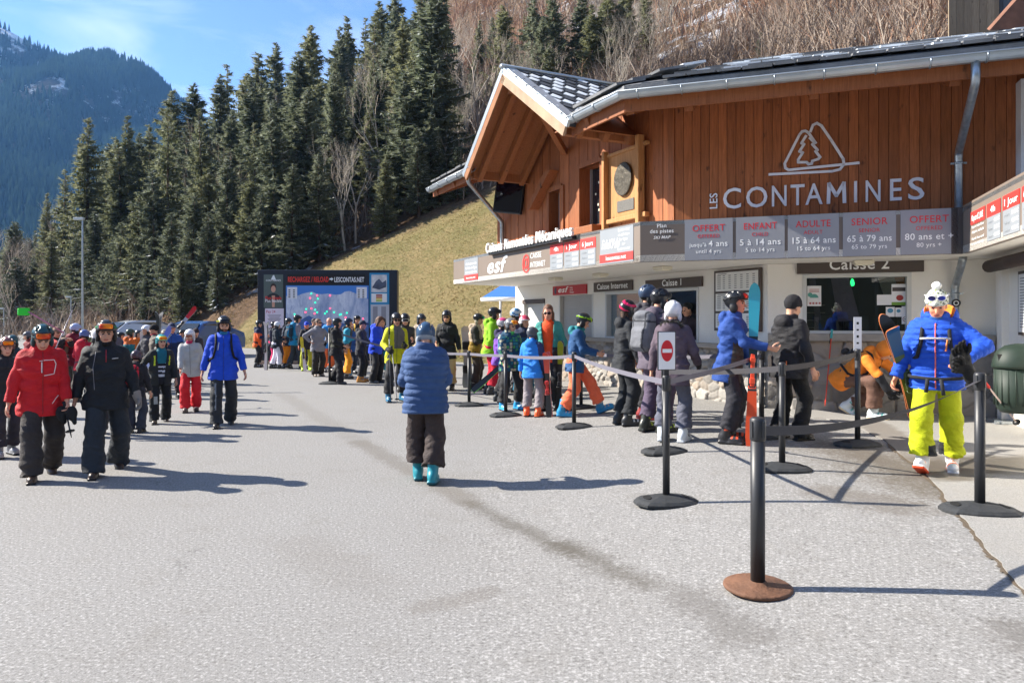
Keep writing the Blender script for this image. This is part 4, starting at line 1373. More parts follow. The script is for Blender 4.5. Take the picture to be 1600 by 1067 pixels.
text('INTERNET', .15, M_WHITE, sl_, at(ML, dL, nL, tA(829), ZS + .15), dL, .004, align='LEFT', fit=tA(852) - tA(829))
for x0, x1, hd, pr in ((860, 880, '4h', ('43,00\u20ac', '37,50\u20ac', '40,50\u20ac')), (882, 905, '1 Jour', ('50,50\u20ac', '43,00\u20ac', '45,50\u20ac')), (907, 931, '6 Jours', ('260,00\u20ac', '221,00\u20ac', '234,00\u20ac'))):
    t0, t1 = tA(x0), tA(x1)
    cp = panel(sl_, 'price_column', ML, dL, nL, t0, t1, ZS + .05, ZST - .28, M_LGREY)
    panel(sl_, 'column_head', ML, dL, nL, t0, t1, ZST - .28, ZST - .10, M_RED, .002)
    text(hd, .12, M_WHITE, sl_, at(ML, dL, nL, (t0 + t1) / 2, ZST - .235, .012), dL, .006, fit=(t1 - t0) * (.35 if hd == '4h' else .7))
    for i, s_t in enumerate(pr):
        text(s_t, .065, M_WHITE, cp, at(ML, dL, nL, t1 - .04, ZST - .36 - i * .09), dL, .006, align='RIGHT', fit=(t1 - t0) * .36)
        text(('Adulte', 'Enfant', 'Senior')[i], .055, paint('9a9fa3'), cp, at(ML, dL, nL, t0 + .05, ZST - .365 - i * .09), dL, .002, align='LEFT', fit=(t1 - t0) * .34)
t0, t1 = tA(938), tA(990)
dp = panel(sl_, 'detail_panel', ML, dL, nL, t0, t1, ZS + .03, ZST - .02, M_LGREY)
panel(sl_, 'red_band', ML, dL, nL, t0, t1, ZS + .06, ZS + .19, M_RED, .007)
text('lescontas.net', .10, M_WHITE, sl_, at(ML, dL, nL, (t0 + t1) / 2, ZS + .09, .016), dL, .008, fit=(t1 - t0) * .6)
text('FidelO\u2019ski', .22, M_WHITE, dp, at(ML, dL, nL, t0 + .05, ZST - .34), dL, .004, align='LEFT', italic=.3, fit=(t1 - t0) * .55)
for i, s_t in enumerate(('Economisez', 'en achetant', 'en ligne', 'sur', 'lescontas.net')):
    text(s_t, .062, M_WHITE, dp, at(ML, dL, nL, t1 - .26, ZST - .09 - i * .075), dL, .002)
# raised letters standing along the top of the left fascia
rl = empty('raised_lettering', tuple(at(ML, dL, nL, tA(770), ZST - .1)), 'raised white letters along the top edge of the left fascia', 'lettering')
cx = (tA(767) + tA(902)) / 2
text('Caisses Remont\u00e9es M\u00e9caniques', .30, M_WHITE, rl, at(ML, dL, nL, cx, ZST - .02, .10), dL, .014, fit=tA(903) - tA(767), ext=.025)
mb = MB(); slab(mb, ML, dL, nL, tA(769), tA(901), ZST - .075, ZST - .02, .002, .095); mb.build('letter_rail', M_BLACK, rl)

# right fascia
rs = sign_obj('right_price_fascia', 'sunlit taupe fascia sign turned sideways at the right edge', MR + nR * .0, dR, nR, 6.0, ZS, ZST + .02, M_TAUPE)
def tB(px):
    k = (px - 800) / F
    return (k * MR.y - MR.x) / (dR.x - k * dR.y)
for i, (x0, x1, hd, pr) in enumerate(((1518, 1540, 'Keycard 2,00\u20ac', ()), (1543, 1564, '4h', ('43,00\u20ac', '37,50\u20ac', '40,50\u20ac')), (1568, 1594, '1 Jour', ('50,50\u20ac', '43,00\u20ac', '45,50\u20ac')), (1598, 1634, '6 Jours', ('260,00\u20ac', '221,00\u20ac', '234,00\u20ac')))):
    t0, t1 = tB(x0), tB(x1)
    zt_ = ZST - .13
    panel(rs, 'column_head', MR, dR, nR, t0, t1, zt_ - .16, zt_, M_RED, .002)
    text(hd, .11, M_WHITE, rs, at(MR, dR, nR, (t0 + t1) / 2, zt_ - .12, .012), dR, .006, fit=(t1 - t0) * (.35 if hd == '4h' else .8))
    if pr:
        cp = panel(rs, 'price_column', MR, dR, nR, t0, t1, ZS + .05, zt_ - .16, M_LGREY)
        for k, s_t in enumerate(pr):
            text(s_t, .06, M_WHITE, cp, at(MR, dR, nR, t1 - .03, zt_ - .235 - k * .085), dR, .006, align='RIGHT', fit=(t1 - t0) * .38)
            text(('Adulte', 'Enfant', 'Senior')[k], .055, paint('9a9fa3'), cp, at(MR, dR, nR, t0 + .04, zt_ - .24 - k * .085), dR, .002, align='LEFT', fit=(t1 - t0) * .36)
    else:
        for k, s_t in enumerate(('Support mains libres', 'obligatoire, r\u00e9utilisable', 'Hands free card', 'for your next stays')):
            text(s_t, .045, M_WHITE, rs, at(MR, dR, nR, (t0 + t1) / 2, zt_ - .21 - k * .065 - (.02 if k > 1 else 0)), dR, .002, fit=(t1 - t0) * .85)

# desk signs on the walls
def wall_sign(label, a, d, n_, t0, t1, z0, z1, m_, body, size, tx=None, **kw):
    e = empty('desk_sign', tuple(a + d * t0 + UP * z0), label, 'sign')
    mb = MB(); slab(mb, a, d, n_, t0, t1, z0, z1, .004, .045); mb.build('panel', m_, e, bevel=.004)
    if body: text(body, size, M_WHITE, e, at(a, d, n_, tx if tx is not None else (t0 + t1) / 2, z0 + (z1 - z0) * .25, .048), d, .012, **kw)
    return e
wall_sign('brown desk sign reading Caisse 2 above the right-hand window', C0, dM, nM, tM(1245), tM(1443), 2.335, 2.56, M_BROWN, 'Caisse 2', .235)
wall_sign('brown desk sign reading Caisse 1 above the open counter', LW, dL, nL, tL(1011), tL(1099), 2.21, 2.39, M_BROWN, 'Caisse 1', .17, tx=tL(1053))
wall_sign('brown desk sign reading Caisse Internet over the queue', LW, dL, nL, tL(930), tL(990), 2.22, 2.43, M_BROWN, 'Caisse Internet', .17, fit=tL(984) - tL(936))
e = wall_sign('small red ski school sign above the grey roller shutter', LW, dL, nL, tL(866), tL(918), 2.20, 2.42, paint('b3242c', .5), None, .1)
text('esf', .19, M_WHITE, e, at(LW, dL, nL, tL(874), 2.26, .048), dL, .014, italic=.25, align='LEFT', fit=tL(891) - tL(875))
for i, s_t in enumerate(('Ecole', 'du Ski', 'Fran\u00e7ais')): text(s_t, .055, M_WHITE, e, at(LW, dL, nL, tL(893), 2.345 - i * .055, .048), dL, .004, align='LEFT')
mb = MB()
cc = at(LW, dL, nL, tL(870.5), 2.31, .047)
mb.prism([cc + dL * (.05 * math.cos(k * .524)) + UP * (.085 * math.sin(k * .524)) for k in range(12)], nL * .004); mb.build('emblem', paint('40405a', .5), e)

# price board left of the corner
t0, t1 = tL(1119), tL(1192)
pb = empty('tariff_board', tuple(LW + dL * t0 + UP * 1.4), 'framed white tariff board of small figures on the wall beside the corner', 'sign')
mb = MB(); slab(mb, LW, dL, nL, t0, t1, 1.42, 2.46, .004, .05); mb.build('frame', M_BROWN, pb, bevel=.006)
INK = paint('55555a', .6)
for k, (z0, z1) in enumerate(((1.47, 1.72), (1.76, 2.06), (2.10, 2.42))):
    sh = panel(pb, 'sheet', LW, dL, nL, t0 + .05, t1 - .05, z0, z1, paint('e4e4e0', .5), .05, .006)
    mb = MB()
    rows = 7 if k else 6
    for i in range(rows):
        for j in range(7):
            if k == 0 and 0 < j < 4: continue
            ta = t0 + .09 + j * (t1 - t0 - .22) / 6.3
            z = z1 - .05 - i * (z1 - z0 - .07) / rows
            slab(mb, LW, dL, nL, ta, ta + (.09 if j == 0 else .055), z - .011, z, .0565, .0575)
    slab(mb, LW, dL, nL, t0 + .1, t0 + .32, z1 - .03, z1 - .02, .0565, .0575)
    mb.build('figures', INK, sh)
# framed notice by the bin
nb = empty('framed_notice', tuple(R0 + dR * .95 + UP * 1.45), 'brown framed white notice on the right-hand wall above the green bin', 'sign')
mb = MB(); slab(mb, R0, dR, nR, 1.10, 2.3, 1.42, 2.25, .002, .035); mb.build('frame', M_BROWN, nb)
mb = MB(); slab(mb, R0, dR, nR, 1.14, 2.26, 1.46, 2.21, .0355, .042); sh = mb.build('sheet', paint('dfdedb', .5), nb)
mb = MB()
for i in range(18): slab(mb, R0, dR, nR, 1.2, 2.1, 2.15 - i * .037, 2.16 - i * .037, .0425, .0432)
mb.build('text_lines', INK, sh)
m = MB(); m.tube([R0 + dR * .55 + nR * .22 + UP * 2.36, R0 + dR * 2.6 + nR * .22 + UP * 2.36], .085, 14); m.build('awning_roll', mat('brown_canvas', '3d2f29', .7, var=.15), OFF)

# papers on the window of the second desk
PAP = [(tM(1262), tM(1284), 1.83, 2.15, 'white notice with a teal helmet drawing stuck on the window', 'helmet'), (tM(1395), tM(1421), 1.84, 2.16, 'poster with a red ball picture in the corner of the window', 'ball'),
       (tM(1372), tM(1395), 1.84, 2.00, 'plain white sheet stuck left of the red ball poster', None), (tM(1386), tM(1400), 1.66, 1.81, 'small blue and white leaflet stuck low on the window', 'blue'),
       (tM(1401), tM(1411), 1.66, 1.80, 'narrow leaflet with a blue picture beside the dog notice', 'blue'), (tM(1411), tM(1423), 1.55, 1.82, 'white notice with a no dogs roundel in the window corner', 'dog')]
for t0, t1, z0, z1, lb, k in PAP:
    e = empty('notice', tuple(C0 + dM * t0 + UP * z0), lb, 'notice')
    o_n = -.115
    mb = MB(); slab(mb, C0, dM, nM, t0, t1, z0, z1, o_n, o_n + .003); sh = mb.build('paper', paint('e9e9ec', .6), e)
    c = C0 + dM * ((t0 + t1) / 2) + UP * ((z0 + z1) / 2) + nM * (o_n + .0035); w = t1 - t0; h = z1 - z0
    disc = lambda r, c_, sx=1., a0=0, a1=6.283, n=20: [c_ + dM * (r * sx * math.cos(a0 + (a1 - a0) * i / (n - 1))) + UP * (r * math.sin(a0 + (a1 - a0) * i / (n - 1))) for i in range(n)]
    mb = MB()
    if k == 'helmet':
        mb.prism(disc(w * .3, c - UP * .03, 1., 0, math.pi), nM * .001); mb.prism(disc(.035, c - dM * w * .3 + UP * .02), nM * .0015); mb.build('picture', paint('5ba39b', .6), sh)
        mb = MB()
        for i in range(3): slab(mb, C0, dM, nM, t0 + .03, t1 - .03, z1 - .06 - i * .02, z1 - .052 - i * .02, o_n + .0035, o_n + .0042)
        for j in range(4): slab(mb, C0, dM, nM, t0 + .03 + j * w * .22, t0 + .06 + j * w * .22, z0 + .03, z0 + .06, o_n + .0035, o_n + .0042)
        mb.build('text_lines', paint('b06060', .6), sh)
    elif k == 'ball':
        mb.prism(disc(w * .2, c - UP * .05, 1.1), nM * .001); mb.build('picture', paint('a8332e', .6), sh)
        mb = MB(); slab(mb, C0, dM, nM, t0, t1, z0, z0 + .045, o_n + .0035, o_n + .0042); mb.build('green_band', paint('6f9a3a', .6), sh)
        mb = MB(); slab(mb, C0, dM, nM, t0 + .01, t1 - .01, z1 - .11, z1 - .05, o_n + .0035, o_n + .0042); mb.build('dark_band', paint('4a4446', .6), sh)
    elif k == 'blue':
        mb.prism(disc(w * .3, c + UP * .02, 1.1), nM * .001); mb.build('picture', paint('4d8fb0', .6), sh)
    elif k == 'dog':
        mb.prism(disc(w * .38, c - UP * .06), nM * .001); mb.build('roundel', paint('8d5b6a', .6), sh)
        mb = MB(); mb.prism(disc(w * .30, c - UP * .06), nM * .0015); mb.build('roundel_face', M_WHITE, sh)
        mb = MB(); mb.box(c - UP * .06 + nM * .0018, (w * .16, w * .06, .0006), (dM, UP, nM)); mb.build('dog_mark', M_BLACK, sh)

# big lettering and emblem on the wood
bl = empty('resort_lettering', tuple(WU + dM * .4 + UP * 3.3), 'large pale resort name lettering fixed to the wooden facade', 'lettering')
M_PALE = paint('dcdce2', .5)
tU = lambda px: tM(px, WU)
LET = (('C', 1130, 1158), ('O', 1166, 1199), ('N', 1206, 1229), ('T', 1235, 1257), ('A', 1258, 1285), ('I', 1334, 1338.5), ('N', 1352, 1375), ('E', 1389, 1407), ('S', 1418, 1443))
for ch_, x0_, x1_ in LET:
    text(ch_, .46, M_PALE, bl, WU + dM * ((tU(x0_) + tU(x1_)) / 2) + UP * 3.375 + nM * .04, dM, .006, fit=tU(x1_) - tU(x0_), ext=.012, name='letter')
q_ = lambda x, z: WU + dM * tU(x) + UP * z + nM * .03
ribbon([q_(1294, 3.385), q_(1295, 3.675), q_(1306.5, 3.49), q_(1318, 3.675), q_(1319, 3.385)], .05, dM, nM, t=.022).build('letter', M_PALE, bl)
text('LES', .17, M_PALE, bl, WU + dM * tU(1121) + UP * 3.375 + nM * .04, UP, .012, align='LEFT', up=-dM, ext=.012)
em = empty('mountain_emblem', tuple(WU + dM * tU(1270) + UP * 3.9), 'pale line emblem of two peaks and a fir tree on the wooden facade', 'emblem')
def wp(px, py):
    t = tU(px); p = WU + dM * t + nM * .045
    return p + UP * (CAM_H + (HOR - py) / F * p.y)
big = [(1202, 273), (1230, 271), (1306, 267), (1313, 262), (1318, 254), (1318, 246), (1300, 222), (1285, 201), (1280, 195), (1274, 194), (1268, 198), (1264, 209)]
big = [(1202, 273), (1300, 268), (1312, 265), (1318, 257), (1317, 249), (1298, 219), (1283, 197), (1276, 193), (1270, 196), (1266, 206)]
sml = [(1341, 255), (1232, 266), (1227, 263), (1226, 256), (1249, 211), (1253, 206), (1258, 205), (1263, 208), (1274, 224)]
tree = [(1259, 213), (1252, 224), (1256, 226), (1249, 237), (1254, 239), (1247, 250), (1247, 254), (1256, 254), (1260, 254), (1263, 257), (1268, 256), (1269, 252), (1278, 249), (1281, 246), (1274, 237), (1277, 235), (1269, 226), (1273, 224), (1265, 216)]
def rib(pts, name, w=.038):
    P3 = [wp(*p) for p in pts]
    ribbon(P3, w, dM, nM, t=.012).build(name, M_PALE, em)
rib(big, 'peak_line'); rib(sml, 'peak_line'); rib(tree, 'fir_line')

# ---- things fixed to or standing by the office
tv = empty('outdoor_screen', tuple(WL + dL * .2 + nL * .6 + UP * 3.6), 'black flat outdoor screen on a bracket under the gable', 'screen')
c = P(796, 307, 16.6); sd_ = Vector((.93, -.37, 0)).normalized(); sn = sd_.cross(UP)
tl = Matrix.Rotation(R(-8), 3, sn); a0, a1 = tl @ sd_, tl @ UP
sn2 = a0.cross(a1)
MB().bevbox(c, (.36, .40, .06), .02, (a0, a1, sn2)).build('casing', M_BLACK, tv)
MB().box(c + sn2 * .061, (.325, .36, .003), (a0, a1, sn2)).build('screen_glass', mat('screen_glass', '14101c', .08, var=0), tv)
mb = MB(); mb.tube([c - sn2 * .05, c - sn2 * .35 + dL * .2, WL + dL * .95 + UP * c.z], .03, 8); mb.build('bracket', M_BLACK, tv)

bn = empty('waste_bin', tuple(R0 + dR * 1.35 + nR * .2 + UP * .2), 'dark green rounded waste bin hung on the right-hand wall', 'bin')
cb = R0 + dR * 2.02 + nR * .26
M_BIN = mat('green_bin', '1a2c23', .6, var=.08, vscale=4)
pr = [(.0, .50), (.20, .51), (.235, .56), (.255, .66), (.262, 1.05)]
mb = MB(); mb.lathe(cb, [(r_, z) for r_, z in pr], 28, sx=1.15, sy=.9)
mb.build('body', M_BIN, bn)
mb = MB(); mb.lathe(cb, [(.276, 1.04), (.284, 1.07), (.272, 1.14), (.24, 1.24), (.16, 1.31), (.06, 1.335), (.0, 1.335)], 28, sx=1.15, sy=.9); mb.build('lid', M_BIN, bn)
mb = MB()
for k in range(22):
    q = k * 2 * math.pi / 22
    mb.tube([cb + Vector((math.cos(q) * .256 * 1.15, math.sin(q) * .256 * .9, z)) for z in (.6, 1.02)], .008, 6)
mb.build('rib', M_BIN, bn)
mb = MB(); mb.box(cb + nR * .245 + UP * 1.16, (.15, .05, .03), (dR, UP, nR)); mb.build('slot', M_BLACK, bn)
mb = MB(); mb.box(R0 + dR * 2.02 + nR * .09 + UP * .8, (.1, .3, .09), (dR, UP, nR)); mb.build('wall_bracket', M_BLACK, bn)

# chalet behind the roof, top right
ch = empty('neighbouring_chalet', (14, 24, 0), 'timber-clad upper chalet with brown roof peeping over the office roof', 'building')
M_TAN = wood_mat('grey_tan_boards', (.28, .21, .14), (.46, .37, .26))
A = P(1482, 40, 22); A.z = 0
boards('wall', A, Vector((1, -.12, 0)).normalized(), Vector((-.12, -1, 0)).normalized(), 1.45, 1.0, lambda t: 14.0, M_TAN, .22, parent=ch)
B_ = P(1512, 40, 22.6); B_.z = 0
mb = MB(); slab(mb, B_, Vector((1, -.12, 0)).normalized(), Vector((-.12, -1, 0)).normalized(), .6, 7, 1, 14, -.6, -.5); mb.build('wall', mat('ochre_wall', 'b8a077', .8, var=.15), ch)
mb = MB(); slab(mb, A, Vector((1, -.12, 0)).normalized(), Vector((-.12, -1, 0)).normalized(), 1.46, 2.3, 8.5, 14, -.3, .02); w = mb.build('window', paint('3a3d42', .4), ch)
mb = MB(); slab(mb, A, Vector((1, -.12, 0)).normalized(), Vector((-.12, -1, 0)).normalized(), 1.56, 2.2, 8.6, 13.9, .021, .03); mb.build('pane', M_GLASS, w)
mb = MB(); p1 = P(1546, 48, 18); p2 = P(1592, -4, 18); p3 = p2 + Vector((7.0, -1.0, .2)); p4 = p1 + Vector((7.0, -1.0, .1))
mb.prism([p1, p4, p3, p2], Vector((.1, .4, .25)) * .4); mb.build('roof', mat('shingle_brown', '7a5340', .8, var=.35, vscale=3, bump=.6, bscale=8), ch)

mb = MB(); q0, q1 = p1 + Vector((.25, .35, -.1)), p4 + Vector((-.2, .35, -.1)); mb.prism([Vector((q0.x, q0.y, 1)), Vector((q1.x, q1.y, 1)), q1, q0], Vector((.1, .7, 0))); mb.build('gable_wall', mat('ochre_wall', 'b8a077', .8, var=.15), ch)
# blue awning behind the left wing
aw = empty('blue_canopy', (-.4, 21, 0), 'flat blue canopy sticking out behind the far end of the ticket office', 'canopy')
p = [P(752, 467, 21.5), P(812, 466, 21.0), P(830, 448, 23.5), P(782, 448, 24.0)]
mb = MB(); mb.prism(p, UP * .03); mb.build('canvas', mat('blue_canvas', '2f6cc0', .7, var=.08), aw)
mb = MB(); mb.tube([p[0] + UP * -.02, p[1] + UP * -.02], .06, 8); mb.build('front_bar', M_WHITE, aw)
mb = MB()
for q in (p[3], p[2]): mb.tube([Vector((q.x, q.y, float(hill_z(q.x, q.y)) - .1)), q], .04, 8)
mb.tube([p[0] - UP * .02, p[3] - UP * .02], .03, 8)
mb.build('post', M_ALU, aw)
# ================================================================== PEOPLE: distance-field bodies
_n3 = nr.random((24, 24, 24)).astype(np.float32)
def noise3(p, f, seed=0):
    q = [np.asarray(p[i]) * (f[i] if isinstance(f, tuple) else f) + 50.3 + seed * 3.7 for i in range(3)]
    i = [np.floor(v).astype(np.int32) for v in q]
    u = [a - b for a, b in zip(q, i)]
    u = [v * v * (3 - 2 * v) for v in u]
    r = 0
    for a in (0, 1):
        for b in (0, 1):
            for c in (0, 1):
                w = (u[0] if a else 1 - u[0]) * (u[1] if b else 1 - u[1]) * (u[2] if c else 1 - u[2])
                r = r + w * _n3[(i[0] + a) % 24, (i[1] + b) % 24, (i[2] + c) % 24]
    return r - .5

def cap_(p, a, b, ra, rb):
    ax, ay, az = a; dx, dy, dz = b[0] - ax, b[1] - ay, b[2] - az
    l2 = dx * dx + dy * dy + dz * dz + 1e-9
    t = np.clip(((p[0] - ax) * dx + (p[1] - ay) * dy + (p[2] - az) * dz) / l2, 0, 1)
    return np.sqrt((p[0] - ax - t * dx) ** 2 + (p[1] - ay - t * dy) ** 2 + (p[2] - az - t * dz) ** 2) - (ra + (rb - ra) * t)
def loc(p, c, Rm):
    """coordinates of p in a frame at c whose axes are the columns of Rm"""
    d = [p[i] - c[i] for i in range(3)]
    return tuple(d[0] * Rm[0][j] + d[1] * Rm[1][j] + d[2] * Rm[2][j] for j in range(3))
def ell_(p, c, r, Rm=None):
    q = loc(p, c, Rm) if Rm is not None else tuple(p[i] - c[i] for i in range(3))
    k0 = np.sqrt(sum((q[i] / r[i]) ** 2 for i in range(3))); k1 = np.sqrt(sum((q[i] / (r[i] * r[i])) ** 2 for i in range(3))) + 1e-6
    return k0 * (k0 - 1) / k1
def rbox_(p, c, h, r, Rm=None):
    q = loc(p, c, Rm) if Rm is not None else tuple(p[i] - c[i] for i in range(3))
    q = [np.abs(q[i]) - h[i] + r for i in range(3)]
    o = np.sqrt(sum(np.maximum(v, 0) ** 2 for v in q))
    return o + np.minimum(np.maximum(np.maximum(q[0], q[1]), q[2]), 0) - r
def smin(a, b, k):
    h = np.clip(.5 + .5 * (b - a) / k, 0, 1)
    return b + (a - b) * h - k * h * (1 - h)
def smax(a, b, k): return -smin(-a, -b, k)

_E = [(0, 1), (2, 3), (4, 5), (6, 7), (0, 2), (1, 3), (4, 6), (5, 7), (0, 4), (1, 5), (2, 6), (3, 7)]
_C = np.array([(i, j, k) for k in (0, 1) for j in (0, 1) for i in (0, 1)], dtype=np.float32)
def field_mesh(fn, lo, hi, vox):
    ax = [np.arange(lo[i] - vox * 2, hi[i] + vox * 2.5, vox, dtype=np.float32) for i in range(3)]
    p = np.meshgrid(*ax, indexing='ij')
    D = fn(p).astype(np.float32)
    s = D < 0
    nx, ny, nz = D.shape
    cs = [D[i:nx - 1 + i, j:ny - 1 + j, k:nz - 1 + k] for k in (0, 1) for j in (0, 1) for i in (0, 1)]
    cnt = sum((c < 0).astype(np.int8) for c in cs)
    m = (cnt > 0) & (cnt < 8)
    ci = np.argwhere(m)
    if len(ci) == 0: return np.zeros((0, 3), np.float32), np.zeros((0, 4), np.int32)
    vals = np.stack([c[m] for c in cs], -1)
    pos = np.zeros((len(ci), 3), np.float32); n = np.zeros(len(ci), np.float32)
    for a, b in _E:
        va, vb = vals[:, a], vals[:, b]
        x = (va < 0) != (vb < 0)
        t = np.where(x, va / np.where(x, va - vb, 1), 0)[:, None]
        pos += np.where(x[:, None], _C[a] + (_C[b] - _C[a]) * t, 0); n += x
    pos = (pos / n[:, None] + ci) * vox + np.array([a[0] for a in ax], dtype=np.float32)
    idx = -np.ones(m.shape, np.int32); idx[m] = np.arange(len(ci))
    F_ = []
    def quads(sa, sb, g):
        for q, fl in ((sa & ~sb, 0), (~sa & sb, 1)):
            w = np.argwhere(q)
            if len(w) == 0: continue
            f = np.stack([idx[tuple((w + o).T)] for o in g], -1)
            F_.append(f[:, ::-1] if fl else f)
    quads(s[:-1, 1:-1, 1:-1], s[1:, 1:-1, 1:-1], [np.array(o) for o in ((0, 0, 0), (0, 1, 0), (0, 1, 1), (0, 0, 1))])
    quads(s[1:-1, :-1, 1:-1], s[1:-1, 1:, 1:-1], [np.array(o) for o in ((0, 0, 0), (0, 0, 1), (1, 0, 1), (1, 0, 0))])
    quads(s[1:-1, 1:-1, :-1], s[1:-1, 1:-1, 1:], [np.array(o) for o in ((0, 0, 0), (1, 0, 0), (1, 1, 0), (0, 1, 0))])
    Fc = np.concatenate(F_)
    Fc = Fc[(Fc >= 0).all(1)]
    return pos, Fc

def finger_tubes(W, u, side, nrm, scale, curl, thumb_sign, fat=1.0, nseg=5):
    """palm-rooted fingers: W wrist, u along the hand, side across it (towards the thumb), nrm out of the palm"""
    V, Fs = [], []
    u, side, nrm = (np.array(x, float) for x in (u, side, nrm))
    def tube(pts, rs):
        n = nseg; b = sum(len(v) for v in V)
        vs = []
        for i, q in enumerate(pts):
            t = pts[min(i + 1, len(pts) - 1)] - pts[max(i - 1, 0)]; t = t / (np.linalg.norm(t) + 1e-9)
            a = np.cross(t, side + .01 * nrm); a /= np.linalg.norm(a) + 1e-9; c = np.cross(t, a)
            vs += [q + (a * math.cos(2 * math.pi * k / n) + c * math.sin(2 * math.pi * k / n)) * rs[i] for k in range(n)]
        for i in range(len(pts) - 1):
            for k in range(n):
                Fs.append((b + i * n + k, b + i * n + (k + 1) % n, b + i * n + n + (k + 1) % n, b + i * n + n + k))
        Fs.append(tuple(b + (len(pts) - 1) * n + k for k in range(n)))
        V.append(np.array(vs))
    for i, (o, L) in enumerate(((.030, .072), (.010, .080), (-.011, .075), (-.030, .058))):
        q = W + u * .085 * scale + side * o * scale * fat
        c = curl * (1 + .10 * i); d = u.copy(); pts = [q - u * .02 * scale, q]
        for k, f in enumerate((.42, .32, .26)):
            a = c * (.75 + .35 * k); d = d * math.cos(a) + nrm * math.sin(a); d /= np.linalg.norm(d)
            nr_ = nrm - d * nrm.dot(d); nrm_l = nr_ / (np.linalg.norm(nr_) + 1e-9)
            q = q + d * L * f * scale; pts.append(q)
        r = .0098 * scale * fat
        tube(pts, [r, r, r * .95, r * .88, r * .66])
    q = W + u * .03 * scale + side * .034 * scale
    d1 = (side * .75 + u * .6 + nrm * .25); d1 /= np.linalg.norm(d1)
    d2 = (side * .15 + u * .8 + nrm * (.3 + .4 * min(1, curl))); d2 /= np.linalg.norm(d2)
    r = .0115 * scale * fat
    tube([q - side * .015 * scale, q + d1 * .036 * scale, q + d1 * .036 * scale + d2 * .034 * scale, q + d1 * .036 * scale + d2 * .058 * scale], [r * 1.15, r, r * .9, r * .62])
    return np.concatenate(V), Fs

def rotx(a): c, s = math.cos(a), math.sin(a); return np.array([[1, 0, 0], [0, c, -s], [0, s, c]])
def roty(a): c, s = math.cos(a), math.sin(a); return np.array([[c, 0, s], [0, 1, 0], [-s, 0, c]])
def rotz(a): c, s = math.cos(a), math.sin(a); return np.array([[c, -s, 0], [s, c, 0], [0, 0, 1]])
def ik(S, T, a, b, pole):
    S, T, pole = np.array(S, float), np.array(T, float), np.array(pole, float)
    d = T - S; L = np.linalg.norm(d)
    if L > (a + b) * .995: T = S + d / L * (a + b) * .995; d = T - S; L = np.linalg.norm(d)
    u = d / L
    x = (a * a - b * b + L * L) / (2 * L); h = math.sqrt(max(a * a - x * x, 0))
    pl = pole - u * pole.dot(u); pl /= np.linalg.norm(pl) + 1e-9
    return S + u * x + pl * h, T

M_SKIN = {}
def skin(c): return mat('skin', c, .5, var=.05, vscale=14, spec=.35)
M_EYE = mat('eye', '20160f', .25, var=0); M_LIP = mat('lip', 'a85d50', .5, var=0)
def hairm(c): return mat('hair', c, .6, var=.2, vscale=40, bump=.6, bscale=90)
LENS = {}
def lens(c):
    if c in LENS: return LENS[c]
    n = NT('goggle_lens')
    f = n.noise(9, 2, .5)
    a, b = {'orange': ('ff8a00', 'd0401a'), 'green': ('0f8a5a', '20b070'), 'dark': ('181a22', '2a2a34'), 'red': ('e2502a', 'b02818'), 'blue': ('2a4ad0', '30306a'), 'lime': ('8a8a20', '40401a'), 'brown': ('b06a48', '8a4a35')}[c]
    n.L(n.mix(n.rng(f, .4, .6), lin(a), lin(b)), n.b.inputs['Base Color'])
    n.b.inputs['Metallic'].default_value = .35; n.b.inputs['Roughness'].default_value = .08
    LENS[c] = n.m
    return n.m

def to_obj(name, V, Fc, mats, parent, mi=None, sc=1.0):
    if len(V) == 0: return None
    return link(name, mesh_np(name, V * sc, Fc, mats, mi, True), parent)

